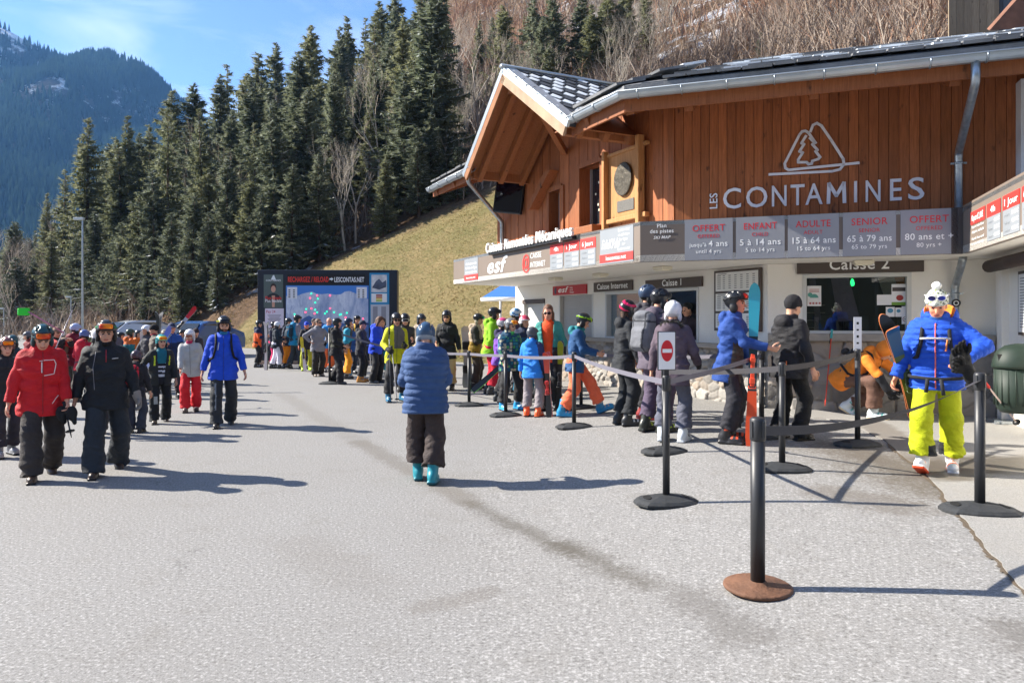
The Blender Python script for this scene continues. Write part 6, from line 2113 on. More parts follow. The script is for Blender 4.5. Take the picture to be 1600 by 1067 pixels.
        for (x0, z0), (x1, z1) in zip(pts_[:-1], pts_[1:]):
            n = max(2, int(math.hypot(x1 - x0, z1 - z0) / .03))
            P_ += [surf(x0 + (x1 - x0) * i / n, z0 + (z1 - z0) * i / n) for i in range(n)]
        P_.append(surf(*pts_[-1]))
        b_.tube(P_, w_ * s * .5, 6, flat=.9)
        b_.build(st[4] if len(st) > 4 else 'zip', mat('trim', col_, .5, var=0), root, local=True)
    return info

# ---------------- gear
def ski_mesh(L, col_top, col_tip=None, col_base='20242c', w=.05, tail=None):
    """one ski standing along +z, top sheet facing -y"""
    b = MB(); n = 22
    def sec(t):
        z = t * L
        wd = w * (1 - .28 * math.sin(math.pi * min(1, max(0, (t - .12) / .76)))) * 1.0
        if t > .93: wd *= math.sqrt(max(.02, 1 - ((t - .93) / .07) ** 2))
        if t < .02: wd *= .8
        y = .10 * max(0, (t - .88) / .12) ** 2 - .018 * math.sin(math.pi * t)
        return z, wd, y
    ts = list(np.linspace(0, .90, 17)) + [.92, .94, .955, .97, .98, .988, .994, .998, 1.0]; n = len(ts) - 1
    rows = [sec(t_) for t_ in ts]
    vs, fs, mi = [], [], []
    for z, wd, y in rows:
        vs += [(-wd, -y - .008, z), (wd, -y - .008, z), (wd, -y + .006, z), (-wd, -y + .006, z)]
    for i in range(n):
        for k_ in range(4):
            f = (i * 4 + k_, i * 4 + (k_ + 1) % 4, i * 4 + 4 + (k_ + 1) % 4, i * 4 + 4 + k_)
            fs.append(f); t = ts[i]
            mi.append((1 if t > .66 else (4 if t < .30 else 0)) if k_ == 0 else (2 if k_ == 2 else 3))
    fs.append((3, 2, 1, 0)); mi.append(3); k_ = n * 4; fs.append((k_, k_ + 1, k_ + 2, k_ + 3)); mi.append(3)
    for f, m_ in zip(fs, mi): b.add([vs[i] for i in f], [(0, 1, 2, 3)], m_)
    return b
def place_local(o, p0, up_dir, face_dir):
    z = Vector(up_dir).normalized(); y = -(Vector(face_dir) - z * Vector(face_dir).dot(z)).normalized(); x = y.cross(z)
    M = Matrix((x, y, z)).transposed().to_4x4(); M.translation = Vector(p0)
    o.matrix_world = M
def skis(p0, up_dir, face_dir, L, top, tip, label, base='20242c', n=2, bind='2a2a2e', w=.05, group=None, edge='c0c4c8', tail=None):
    """a pair of skis held together: p0 tail, up_dir towards the tips, face_dir where the front top sheet looks"""
    e = empty('pair_of_skis' if n == 2 else 'ski', (0, 0, 0), label, 'skis' if n == 2 else 'ski', group)
    place_local(e, p0, up_dir, face_dir)
    for i in range(n):
        b = ski_mesh(L, top, tip, w=w)
        o = b.build('ski' if n == 2 else 'blade', [plastic(top, .3), plastic(tip or top, .3), plastic(base, .3), plastic(edge, .3), plastic(tail or top, .3)], e, local=True)
        if i == 1:
            o.rotation_euler = (0, 0, math.pi); o.location = (0, .055, 0)
        else: o.location = (0, -.0, 0)
        bb = MB()
        yb = -.012
        for zc, h in ((L * .40, .035), (L * .53, .03)):
            bb.bevbox((0, yb - .022, zc), (.030, .026, h), .008)
        bb.bevbox((0, yb - .010, L * .465), (.022, .012, L * .10), .006)
        bb.tube([(-.036, yb - .02, L * .37), (-.036, yb - .05, L * .355), (.036, yb - .05, L * .355), (.036, yb - .02, L * .37)], .005, 5)
        bo = bb.build('binding', plastic(bind, .4), o, local=True)
    return e
def pole(p0, p1, col, label, gripc='151517', group=None, basket=True):
    """ski pole from its tip p0 to its grip p1"""
    p0, p1 = Vector(p0), Vector(p1)
    e = empty('ski_pole', tuple(p0), label, 'ski pole', group)
    u = (p1 - p0); L = u.length; u.normalize()
    MB().tube([p0, p0 + u * .06, p1 - u * .13], [.004, .008, .009], 7).build('shaft', plastic(col, .3), e)
    b = MB(); b.tube([p1 - u * .14, p1 - u * .12, p1 - u * .02, p1], [.012, .018, .016, .021], 8); b.build('grip', plastic(gripc, .6), e)
    s_ = u.cross(Vector((0, 1, .2))).normalized()
    b = MB(); b.tube([p1 - u * .01, p1 + s_ * .03 - u * .08, p1 + s_ * .02 - u * .22, p1 - u * .02 - s_ * .01], .006, 5, flat=.5); b.build('strap', fab('151517'), e)
    if basket:
        f = u.orthogonal().normalized(); g = u.cross(f)
        b = MB(); c = p0 + u * .07
        b.tube([c - u * .004, c + u * .004, c + u * .016], [.042, .044, .012], 12); b.build('basket', M_BLACK, e)
    return e
def backpack(inf, col, label, size=1.0, strapc=None, col2=None):
    """rucksack on the back of a figure, straps over its shoulders"""
    rt = inf['root']; s = inf['s']; bk = inf['bulk']; T = inf['Tl']
    e = empty('backpack', tuple(inf['T'](0, -.2, .2)), label, 'backpack')
    e.rotation_euler = rt.rotation_euler
    base = inf['root']
    c0 = T(0, -.2, .2)
    pc, Rt, vox = inf['pc'], inf['Rt'], inf['vox']
    def f(p):
        b = loc(p, pc, Rt)
        d = rbox_(b, (0, -.205 * bk, .26), (.135 * size, .085 * size, .215 * size), .06)
        d = smin(d, rbox_(b, (0, -.285 * bk, .19), (.105 * size, .04, .12 * size), .04), .02)
        d = smin(d, ell_(b, (0, -.215 * bk, .455 * size ** .5), (.13 * size, .10 * size, .065)), .02)
        return d + .010 * noise3(b, 13, 3)
    q = np.array([T(x, y, z) for x in (-.17 * size, .17 * size) for y in (-.36 * bk, -.08) for z in (-.02, .55)])
    V, Fc = field_mesh(f, q.min(0), q.max(0), vox)
    b_ = np.stack(loc([V[Fc].mean(1)[:, i] for i in range(3)], pc, Rt), -1)
    mi = np.where((np.abs(b_[:, 2] - .40) < .012) | (np.abs(np.abs(b_[:, 0]) - .095) < .010) & (b_[:, 1] < -.2), 1, 0)
    to_obj('bag', V - c0, Fc, [fab(col), fab(col2 or '1b1b1e')], e, mi, s)
    for sx in (1, -1):
        b = MB()
        P_ = [(sx * .085, -.13 * bk, .40), (sx * .10, -.10 * bk, .50), (sx * .115, -.02, .535), (sx * .115, .07 * bk, .50), (sx * .112, .128 * bk, .42), (sx * .125, .150 * bk, .30), (sx * .155, .125 * bk, .18), (sx * .185 * bk, .02, .12), (sx * .13, -.15 * bk, .08)]
        P_ = [Vector((T(*p_) - c0) * s) for p_ in P_]
        b.tube(P_, .019 * s, 6, flat=1.0)
        b.build('shoulder_strap', fab(strapc or col2 or '1b1b1e'), e, local=True)
    if size < 1.3 and strapc == 'chest':
        pass
    return e
# ================================================================== THE CROWD
ZIPL = lambda c, w=.012, z0=-.14, z1=.56: ([(0, z1), (0, z0)], w, c)
# --- walkers coming towards the camera, left
red = person(65, 745, 497, 4, 'person in red jacket with white pocket outline and teal helmet, looking down', top='c81c26', legs='3a3432', boot='shoe', bootcol='4a3a30', build=1.12, bulk=1.12, hat='1d4a52', hat2='16383e', gog=('up', 'orange', '20242a'), hpitch=30, lean=6, skin='d8a088',
             footR=(.0, .24, 8, 0, 0), footL=(0, -.26, 6, .03, 22), handL=(-.24, .22, .80), handR=(.33, .06, .80), grip='L', bag=1.24, jhem=-.21,
             trim=[([(.035, .42), (-.02, .43), (-.105, .43), (-.125, .38), (-.105, .27), (-.01, .255)], .010, 'f0e6e6', 1, 'pocket_piping'), ([(.012, .41), (.012, .29)], .014, 'f0e6e6', 1, 'pocket_zip'), ([(-.15, .02), (-.09, -.07)], .010, 'e8d8d8', 1, 'pocket_piping'), ([(.0, .52), (.0, -.18)], .010, 'a01820')])
blk = person(165, 738, 493, 0, 'person in black shell jacket and slate trousers wearing one grey glove, orange goggles on helmet', top='1e2228', legs='2b3138', boot='shoe', bootcol='3a2e28', build=1.14, bulk=1.10, hat='191a1e', gog=('up', 'orange', '2a8a5a'), bag=1.26, glove='8d8681', gloved='L', scarf='101012', skin='c9957c', beard=0,
             footR=(.01, .24, 6, 0, 0), footL=(-.02, -.30, 10, .04, 28), handL=(-.33, .10, .84), handR=(.32, -.02, .82), hpitch=6, hem=-.01, trim=[([(.0, .50), (.0, .36)], .010, 'b02030'), ([(-.06, .40), (-.12, .405)], .012, 'c8c8cc', 1, 'chest_mark'), ([(.10, .48), (.13, .30), (.115, .05)], .006, '8a8a92', 1, 'seam')])
edge = person(8, 712, 523, 12, 'person at the left edge in dark jacket, orange goggles on a rosy helmet', top='2a2c30', legs='34323a', bootcol='9a9a9c', hat='7a4a4a', gog=('up', 'orange', '3a3a3a'), footR=(0, .12, 5, 0, 0), footL=(0, -.1, 8, 0, 0), paint=lambda x, y, z, a, f: np.where(a & (z < .3), 0, 0), skin='d8a48c')
ol = person(150, 680, 508, 8, 'person in olive grey coat with white and red helmet behind the black jacket', top='5b5a54', legs='3c3e44', boot='shoe', bootcol='6b6058', hat='e4e0e0', hatpaint=lambda x, y, z: np.where(np.abs(x) < .05, 2, 0), hat3='a8243a', footR=(-.06, .2, 5, 0, 0), footL=(0, -.2, 5, .03, 20))
chd = person(213, 676, 545, 160, 'child in dark clothes with red backpack half hidden behind the black jacket', top='2a2a2e', legs='3a3d48', boot='shoe', hat='4a3a44')
backpack(chd, 'c81a34', 'small red backpack worn by the child behind the black jacket', .95)
kid = person(250, 660, 520, 2, 'child with yellow-rimmed helmet and open dark jacket over a striped sweater', top=['2c2f2e', 'c8d832'], legs='1d2022', boot='shoe', bootcol='54483e', hat='2a9aa0', gog=('up', 'orange', '1f6a70'), gframe='c8dc1e', open=.085, inner=['1f6f7c', '1c1e26', 'd8dade'],
             innerpaint=lambda x, y, z: np.where(z > .27, 0, np.where((z > -.02) & (np.sin(z * 2 * np.pi / .085) > .25), 2, 1)), paint=lambda x, y, z, a, f: np.where(~a & (np.abs(np.abs(x) - .135) < .012) & (y > 0) & (z > .22) & (z < .42), 1, 0), bulk=1.15, footR=(.0, .17, 6, 0, 0), footL=(0, -.18, 6, .02, 18), handR=(.36, .14, 1.06), grip='R', legpaint=(['1d2022', 'a8b0b0'], lambda x, y, z: np.where((x > .05) & (x < .12) & (y > .03) & (z > .42) & (z < .58), 1, 0)))
gry = person(298, 643, 512, 0, 'person in pale grey jacket and bright red trousers with pink neck warmer', top='b4b4b2', legs='d8202c', boot='ski', bootcol='5a4a44', hat='e2e0e4', hat2='c8c6ca', gog=('eyes', 'brown', 'cfcdd2'), scarf='b82a5a', skin='c98a70', gframe='d8d4d4', bulk=1.12, hpitch=2, footR=(0, .08, 4, 0, 0), footL=(0, -.05, 4, 0, 0), hem=-.07, bag=1.2, trim=[ZIPL('8f8f8d', .016)])
gog_up = 0
blu = person(349, 665, 490, 0, 'bearded person in royal blue jacket striding with dark trousers and a backpack', top='1f4fd0', legs='2f3236', boot='shoe', bootcol='2c2a2a', hat='16171c', gog=('up', 'dark', 'c8c81e'), beard=1, hair='2c2018', hyaw=10, footR=(0, .20, 4, 0, 0), footL=(0, -.22, 6, .02, 20), handR=(.33, -.03, .80), handL=(-.33, .10, .84), scarf='2a7aa8', bulk=1.14, build=1.05, trim=[([(0, .52), (0, -.18)], .010, '163aa0'), ([(.07, .42), (.085, .30)], .016, 'd8e4f4', 1, 'chest_mark')], legpaint=(['2f3236', '8a8f94'], lambda x, y, z: np.where((x > .10) & (x < .125) & (z > .3) & (z < .75), 1, 0)))
backpack(blu, '2b2b2d', 'black backpack on the bearded walker in royal blue', 1.0)
# --- standing and walking behind them
mar = person(108, 622, 503, 125, 'person in maroon jacket with lilac helmet seen from behind on the left', top='7a1c30', legs='4a4440', hat='a8b4d8', footL=(0, .1, 5, 0, 0))
backpack(mar, '7d6a58', 'beige and maroon rucksack on the lilac-helmeted figure', .85, col2='7a1c30')
person(128, 628, 513, 150, 'person in bright red jacket with blue helmet behind the black jacket shoulder', top='c01c34', legs='3a3a40', hat='5a6aa0')
person(86, 626, 509, 60, 'person in black and red jacket taking a photograph behind the red jacket', top=['24242a', 'b82a2a'], paint=lambda x, y, z, a, f: np.where(a & ~f, 1, 0), legs='2a2a30', head='cap', hat='8a6a5a', handR=(.12, .30, 1.44), handL=(-.10, .32, 1.44), grip='RL')
person(24, 650, 521, -20, 'person in a dark teal helmet between the edge figure and red jacket', top='2e3a40', legs='2a2a2e', hat='2a5058')
person(270, 622, 503, 5, 'person with navy cap and navy blue jacket behind the grey jacket', top=['1d2e52', '2a4f9a'], paint=lambda x, y, z, a, f: np.where(z > .36, 1, 0), legs='3a3038', head='cap', hat='2a3352', skin='cf8f78', handR=(.2, .2, 1.25), grip='R')
person(241, 615, 505, -70, 'person in black beanie with red scarf and grey coat facing left', top='6a6258', legs='3a3a3e', head='beanie', hat='17171a', scarf='c02838')
person(229, 612, 506, -60, 'person with white-rimmed helmet just left of the black beanie', top='4a4a50', legs='34343a', hat='d8dce4')
person(304, 600, 511, 20, 'person in dark wool hat standing beside the blue car', top='3a3440', legs='2c2c30', head='beanie', hat='3a3038')
person(256, 602, 514, -15, 'person in pale cap far back between the navy cap and black beanie', top='5a6a5a', legs='3a3a3a', head='cap', hat='b8b0a0')
person(176, 608, 508, 165, 'person in lilac grey helmet partly hidden by the black jacket head', top='5a5560', legs='38383c', hat='8a86a8')
person(197, 605, 512, 100, 'person with green and orange jacket far back right of the black jacket', top=['1f6f7a', 'd86a2a'], paint=lambda x, y, z, a, f: np.where(z > .35, 1, 0), legs='30343a', hat='3a4a3a')
skis(P(219, 586, 12.6), P(262, 520, 13.3) - P(219, 586, 12.6), Vector((.3, -1, .5)), 1.12, 'c9d2ea', '6a78c8', 'white and blue skis carried over the shoulder of the striped-sweater child')
skis(P(262, 532, 15.9), P(301, 486, 16.2) - P(262, 532, 15.9), Vector((.4, -1, .2)), .95, 'b8bcc4', 'd02a38', 'red-tipped skis carried slanting above the pale grey jacket')
skis(Vector((P(247, 600, 16.2).x, 16.2, 0.0)), Vector((.0, 0, 1)), Vector((-.2, -1, 0)), 1.78, '1d3038', '16262c', 'dark upright skis beside the black beanie')
skis(Vector((P(221, 600, 15.8).x, 15.8, 0.0)), Vector((.02, 0, 1)), Vector((.2, -1, 0)), 1.35, 'c8c8cc', 'd8d8dc', 'pale grey skis standing left of the black beanie')
pole(P(80, 560, 13.5), P(118, 474, 13.8), 'b8b0b8', 'thin silver ski pole pointing up above the teal helmet')
rk = empty('green_basket_pole', tuple(P(40, 492, 13)), 'pole with a bright green paddle end raised above the crowd at left', 'paddle')
MB().tube([P(100, 520, 13.2), P(44, 487, 13.0)], .012, 7).build('shaft', paint('b86a8a'), rk)
MB().bevbox(P(37, 487, 13), (.10, .02, .07), .018, (Vector((.98, .2, 0)).normalized(), Vector((-.2, .98, 0)).normalized(), UP)).build('blade', plastic('2fd83a', .4), rk)
pole(red['hand']['L'] + Vector((.10, -.10, -.30)), red['hand']['L'] + Vector((-.04, .0, .05)), '26262a', 'folded black ski pole bundle in the red jacket hand')
gl = empty('spare_gloves', tuple(red['hand']['L']), 'pair of black gloves dangling from the red jacket hand', 'gloves')
for dx in (-.05, .06):
    c_ = red['hand']['L'] + Vector((dx, -.03, -.06))
    v, f = field_mesh(lambda p: smin(ell_(p, tuple(c_), (.055, .035, .075)), cap_(p, tuple(c_), tuple(c_ + Vector((.03, 0, -.10))), .03, .02), .02) + .008 * noise3(p, 30, 1), np.array(c_) - .16, np.array(c_) + .16, .010)
    link('glove', mesh_np('glove', v - np.array(origin(gl)), f, fab('1b1c1f'), None, True), gl)

# --- crowd in front of the piste map board
person(400, 574, 499, 80, 'person in navy and orange jacket reading a phone by the board', top=['1e2a4a', 'f0642a'], paint=lambda x, y, z, a, f: np.where((z < .34) & (z > .02) & ~(a & f) | (a & (z < .36) & ~f), 1, np.where(z < .02, 1, 0)), legs='1b1b1f', hat='1a1b20', handR=(.16, .34, 1.16), handL=(-.12, .34, 1.16), grip='RL', bootcol='2a2a2e')
skis(Vector((P(415, 575, 22.3).x, 22.3, .0)), Vector((.0, 0, 1)), Vector((-.3, -1, 0)), 1.52, 'b0a8ac', 'c4bcc0', 'mauve grey upright skis in front of the board edge')
person(424, 571, 501, 70, 'person in bright pink trousers hidden behind the white trousers', top='34384a', legs='e0246a', hat='26282e')
person(431, 576, 501, 85, 'person in white trousers and black jacket with white helmet', top='26303a', legs='dcdae8', hat='d4d6dc', bootcol='24262a', footR=(0, .14, 5, 0, 0), footL=(0, -.16, 5, 0, 0), longhair=1, hair='2a1c14', paint=None)
person(446, 574, 495, 60, 'person in orange trousers and navy jacket next to the cyan rucksack wearer', top='2a3244', legs='ee8a14', hat='22262c')
cy = person(461, 576, 490, 120, 'person in cyan jacket with grey sleeves striding right near the board', top=['1d86b4', '8d8890'], paint=lambda x, y, z, a, f: np.where(a, 1, 0), legs='333b44', hat='202428', footR=(0, .18, 5, 0, 0), footL=(0, -.22, 5, .03, 20), handR=(.28, .12, .85), grip='R', gog=('up', 'dark'))
backpack(cy, '22384a', 'navy rucksack worn over the cyan jacket', .95, col2='1d86b4')
skis(Vector((P(477, 580, 21.6).x, 21.6, .02)), Vector((-.12, .0, 1)), Vector((.3, -1, 0)), 1.05, 'd8d4da', 'c8b82a', 'short white skis held low beside the cyan jacket')
person(478, 579, 501, 10, 'person with blue and red cap, black jacket and yellow-green trousers', top='25242a', legs='a8ac2a', head='cap', hat='2a4ac0', bootcol='b4d020', gog=None, skin='d8826a')
person(490, 574, 497, 20, 'person with dark hair peeping between the blue cap and the grey jacket', top='3a3438', legs='2c2c30', head='hair', hair='33261e')
person(498, 588, 497, 25, 'person in grey jacket with hands on hips and sunglasses', top='82828a', legs='2a2826', boot='shoe', bootcol='8a7a6a', head='hair', hair='6a5446', shades=1, handR=(.24, .02, 1.06), handL=(-.24, .02, 1.0), poleR=(1, -.3, 0), poleL=(-1, -.4, 0), glove='1a1a1c', gloved='L', build=1.08, scarf='1c1c20')
person(511, 581, 495, 30, 'bald person in sky blue sleeve and orange trousers behind the grey jacket', top='2f8ad0', legs='f0713a', head='hair', bald=1, skin='d49880')
person(525, 600, 495, 70, 'person in black jacket and helmet walking right by the first queue post', top=['1e1f22', '3a3c30'], paint=lambda x, y, z, a, f: np.where(~a & (z < .3) & (z > .05), 1, 0), legs='202026', hat='23272a', boot='shoe', bootcol='3a3a3e', footR=(0, .16, 4, 0, 0), footL=(0, -.16, 4, .02, 12))
person(538, 592, 495, 85, 'person in teal and charcoal jacket with orange trousers in the queue', top=['2a3038', '3096b4'], paint=lambda x, y, z, a, f: np.where(a, 1, 0), legs='f59a1e', hat='22304a')
skis(Vector((P(548, 592, 20.3).x, 20.3, .0)), Vector((-.10, .0, 1)), Vector((.2, -1, 0)), 1.45, '2a7f9c', '3aa0b8', 'teal skis standing in the queue beside orange trousers')
person(548, 584, 503, 30, 'person in pink and white striped beanie and blue coat', top='1e4a8a', legs='2a2e3a', head='beanie', hat=['d84a6a', 'f0e4e8'], hatpaint=lambda x, y, z: np.where(np.sin(z * 2 * np.pi / .05) > 0, 0, 1))
person(556, 581, 491, 15, 'tall person in black helmet with yellow straps at the back of the queue', top=['26262c', 'd8a83a'], paint=lambda x, y, z, a, f: np.where(~a & (np.abs(np.abs(x) - .09) < .02) & (z > .1), 1, 0), legs='2a2a2e', hat='26282e', gog=('up', 'dark'))
bt = person(566, 597, 499, 75, 'person in charcoal jacket with brown boots leaning on a ski pole', top='35363c', legs='25262c', head='cap', hat='30364a', bootcol='b8803a', handR=(.14, .34, 1.10), handL=(-.08, .36, 1.10), grip='RL', skin='c98f78')
pole(Vector((P(580, 594, 20.0).x, 20.0, .0)), Vector((P(577, 540, 20.0).x, 20.0, 1.05)), 'c8b8b0', 'ski pole under the hands of the charcoal jacket')
person(584, 598, 492, 62, 'person in royal blue jacket with curly brown hair looking down', top='1c48d8', legs='25262a', boot='shoe', bootcol='4a4c52', head='hair', hair='5a3a2a', longhair=1, hpitch=26, handR=(.12, .30, 1.08), handL=(-.10, .30, 1.08), grip='RL')
pole(Vector((P(592, 597, 19.7).x, 19.7, .0)), Vector((P(586, 540, 19.7).x, 19.7, 1.08)), 'a8b0b4', 'ski pole in the hands of the curly-haired royal blue jacket')
person(597, 588, 494, 30, 'person in navy jacket and turquoise trousers behind the curly hair', top='263a78', legs='18a0ac', hat='20232c')
yl = person(618, 627, 486, 15, 'person in yellow and grey jacket with black helmet and sunglasses holding poles', top=['c8c81a', '6c6862'], paint=lambda x, y, z, a, f: np.where(~a & (x < .06) & (y > .02) & (z > .12) & (np.abs(x) < .17), 1, 0), legs='2b2b2e', hat='2a2c30', shades=1, bootcol='1f6a90', handR=(.22, .26, 1.05), handL=(-.12, .30, 1.12), grip='RL', glove='1c1c20', build=1.04, footR=(.05, .03, 10, 0, 0))
pole(G(611, 628) + Vector((0, -.05, 0)), yl['hand']['R'] + Vector((.0, -.03, .45)), '5a5c60', 'dark ski pole upright against the yellow and grey jacket')
pole(G(622, 628) + Vector((0, -.1, 0)), yl['hand']['R'] + Vector((.05, -.05, .10)), 'b8b4b4', 'silver ski pole slanting before the yellow and grey jacket')
pole(G(628, 622), yl['hand']['L'] + Vector((.1, .1, -.25)), 'e07a2a', 'orange ski pole behind the yellow and grey jacket')
person(631, 612, 487, 20, 'person in black helmet with white goggles right behind the yellow jacket', top='3a3a3e', legs='2a2a2e', hat='202226', gog=('eyes', 'dark', 'd8d8d8'), gframe='d8d8d8')
person(655, 608, 488, 40, 'person in beige jacket hidden behind the quilted blue jacket', top='b0a08c', legs='4a443c', hat='2a3036')
person(700, 610, 482, -15, 'person in long black jacket and tan trousers with black helmet', top='1c1e22', legs='b0986c', hat='1c1e24', shades=1, jhem=-.26, bootcol='2a2624', handR=(.2, .22, 1.05), handL=(-.30, .06, .86), trim=[([(.05, .46), (.05, .34)], .008, '90949a'), ([(-.05, .46), (-.05, .34)], .008, '90949a')], plainboot=1)
sb = empty('snowboard', (0, 0, 0), 'pale snowboard tip standing up between the tan trousers and khaki jacket', 'snowboard')
MBb = ski_mesh(1.45, 'b8b6b2', w=.13); MBb.build('deck', [plastic('b4b2b0', .4), plastic('b4b2b0', .4), plastic('5a4a3a', .4), plastic('8a8a8a', .4)], sb, local=True)
b_ = MB()
for z in (.45, 1.0): b_.bevbox((0, -.05, z), (.10, .035, .10), .02)
b_.build('binding', M_BLACK, sb, local=True)
place_local(sb, G(731, 606), Vector((-.02, 0, 1)), Vector((-.2, -1, 0)))

quil = person(664, 752, 498, 176, 'person in quilted blue jacket and teal ski boots walking away alone', top='36527f', quilt=.074, legs='3d3332', bag=1.38, bootcol='1f8796', bootcol2='154f5a', buckle='2a6a78', hat='34506f', hat2='8a94a0', handR=(.14, .30, 1.12), handL=(-.16, .28, 1.10), grip='RL', bulk=1.16, build=1.10, footR=(-.01, -.14, 8, .0, 6), footL=(.02, .10, 8, 0, 0), gog=None, jhem=-.19, hpitch=16, hair='3a2a20', hem=.02, hoodback=0, poleR=(.45, -1, -.3), poleL=(-.45, -1, -.3), lean=4)
# --- the queue by the belt
person(738, 608, 487, 75, 'person in khaki, cream and charcoal jacket with green goggles on helmet', top=['8f7326', 'b7a48e', '33302e'], paint=lambda x, y, z, a, f: np.where(a, 2, np.where(z > .17, 1, 0)), legs='3a322c', hat='1d2022', hat2='b0a48c', gog=('up', 'green', '16181a'), handR=(.12, .34, 1.12), handL=(-.08, .34, 1.12), grip='RL', bulk=1.12)
person(769, 616, 477, 95, 'person in lime green jacket with black helmet facing the desks', top=['8ac81e', '4a4e48'], paint=lambda x, y, z, a, f: np.where(a & f & (z > .12), 1, 0), legs='c81a34', hat='20242a', bulk=1.1, gog=('up', 'blue', '20242a'), lean=6)
pu = person(781, 628, 494, 80, 'child in purple jacket and black trousers with pink and grey helmet', top=['7a4ab0', '2f2a50'], paint=lambda x, y, z, a, f: np.where(z > .38, 1, 0), legs='26262a', hat='b8b4b8', hat3='c8447a', hatpaint=lambda x, y, z: np.where(z > .09, 2, 0), bootcol='303236')
pole(G(786, 630) + Vector((0, -.15, 0)), Vector((P(776, 525, 14.3).x, 14.3, 1.28)), 'd0d0d4', 'silver ski pole standing close to the purple jacket')
person(809, 612, 479, 100, 'person in white and blue helmet hidden behind the queue children', top='4a3a50', legs='30303a', hat='d0dcec', hat3='4a90c8', hatpaint=lambda x, y, z: np.where(np.sin((x + z) * 70) > .2, 2, 0))
tq = person(818, 622, 490, 15, 'child in dark teal suit with pink and white helmet behind the patterned jacket', top=['1f5a74', '26304a'], paint=lambda x, y, z, a, f: np.where(z > .36, 1, 0), legs='1d5f7a', hat='d8d0d4', hat3='b83a5a', hatpaint=lambda x, y, z: np.where(z > .07, 2, 0), hyaw=25)
def dots(x, y, z, a, f):
    q = np.stack([x, y, z], -1) / .062
    c = np.floor(q); h = np.sin(c @ np.array([12.98, 78.23, 37.71])) * 43758.5; h = h - np.floor(h)
    near = np.abs(q - c - .5).max(-1) < .40
    return np.where(near, np.where(h > .82, 3, np.where(h > .62, 2, np.where(h > .42, 1, 0))), 0)
pat = person(793, 640, 494, 30, 'child in teal patterned jacket with orange goggles on a grey helmet', top=['1f4a66', '2a7a8c', '4a9a5a', 'b8b49a'], paint=dots, legs='2a2a2c', hat='6a6e74', gog=('up', 'orange', 'c8c8c8'), gframe='e8a020', bootcol='2a9ad8', scarf='5ac86a', handR=(.30, .28, .92), handL=(-.18, .30, 1.06), grip='RL', hyaw=20, bulk=1.16, footL=(-.06, .1, 10, 0, 0))
skis(P(738, 611, 13.2), P(872, 492, 13.6) - P(738, 611, 13.2), Vector((.3, -.9, .6)), 1.95, '23262a', 'd0d4d8', 'lime, black and white skis held slanting by the patterned child', base='5ac84a', edge='7ae04a', w=.052)
bb = person(832, 650, 508, 158, 'child in bright blue jacket with grey trousers and orange boots, seen from behind', top=['2a84e0', '2f3f66'], paint=lambda x, y, z, a, f: np.where(a & (x > 0), 1, 0), legs='8c8488', hat='55585e', hat2='3a3c40', bootcol='f0602a', bulk=1.12, footR=(.06, -.1, 5, 0, 0), hyaw=-20)
pole(G(826, 628), P(818, 560, 12.6), '9aa0a4', 'silver ski pole beside the bright blue child')
pole(G(838, 626), P(822, 565, 12.7), '70757a', 'grey ski pole crossing behind the bright blue child')
wom = person(858, 640, 474, -15, 'person in orange top and open mint jacket with sunglasses and brown hair', top=['3f8f86', '2a3038'], paint=lambda x, y, z, a, f: np.where(z < .1, 1, 0), open=.10, inner='f4521e', legs='1e1e22', head='hair', hair='6a4630', longhair=1, shades=1, bootcol='26282c', skin='d89a80', handR=(.26, .12, .92), handL=(-.26, .12, .92))
skis(G(873, 645) + Vector((0, .05, 0)), Vector((.03, .0, 1)), Vector((-.2, -1, 0)), 1.2, '1d2022', 'a8b020', 'black and yellow skis upright between orange top and navy jacket', bind='2a2a2e')
skis(G(858, 652), Vector((-.05, .0, 1)), Vector((-.3, -1, 0)), 1.05, '24262a', 'c84a3a', 'dark skis with a red tail before the orange top', bind='a82a2a', base='e04a30')
org = person(893, 650, 480, 82, 'person in navy jacket and coral trousers stepping right with lime goggles', top=['24507f', '1f7a80'], paint=lambda x, y, z, a, f: np.where(~a & (z > .44), 1, 0), legs='f0704a', bootcol='2086b8', bootcol2='1a5a80', hat='1f2428', gog=('up', 'lime', '9ad020'), gframe='a8d828', hpitch=28, handR=(.10, .38, 1.08), handL=(-.06, .38, 1.08), grip='RL', footR=(.0, -.14, 5, 0, 0), footL=(-.02, .52, 5, .06, -22), lean=6, bag=1.2, scarf='2a8a8a', py_=-.13)

# --- at the desks
pk = person(980, 664, 465, 110, 'person in black ski suit with black and pink helmet and brown scarf', top='24272c', legs='1d2126', hat='24242a', hat3='d81a5a', hatpaint=lambda x, y, z: np.where(np.sin(x * 40 + z * 60) > .55, 2, 0), scarf='8a6648', bootcol='26282c', buckle='c8c8c8', handL=(-.24, .20, .92), handR=(.26, .16, .90), longhair=1, hair='4a3020')
person(999, 655, 441, 85, 'tall person in dark blue helmet and sunglasses behind the pink helmet', top='34323a', legs='26262c', hat='3a4a62', shades=1, bootcol='8a2a2a', scarf='3a8090')
tl3 = person(1024, 674, 446, 130, 'person in mauve grey jacket and trousers with black helmet and grey rucksack', top='5c5360', legs='54485c', hat='22252a', bootcol='30332e', buckle='b8d838', bulk=1.12, gog=('up', 'dark', '20242a'))
backpack(tl3, '74767c', 'large grey rucksack worn by the mauve grey jacket', 1.08, col2='3a3c42')
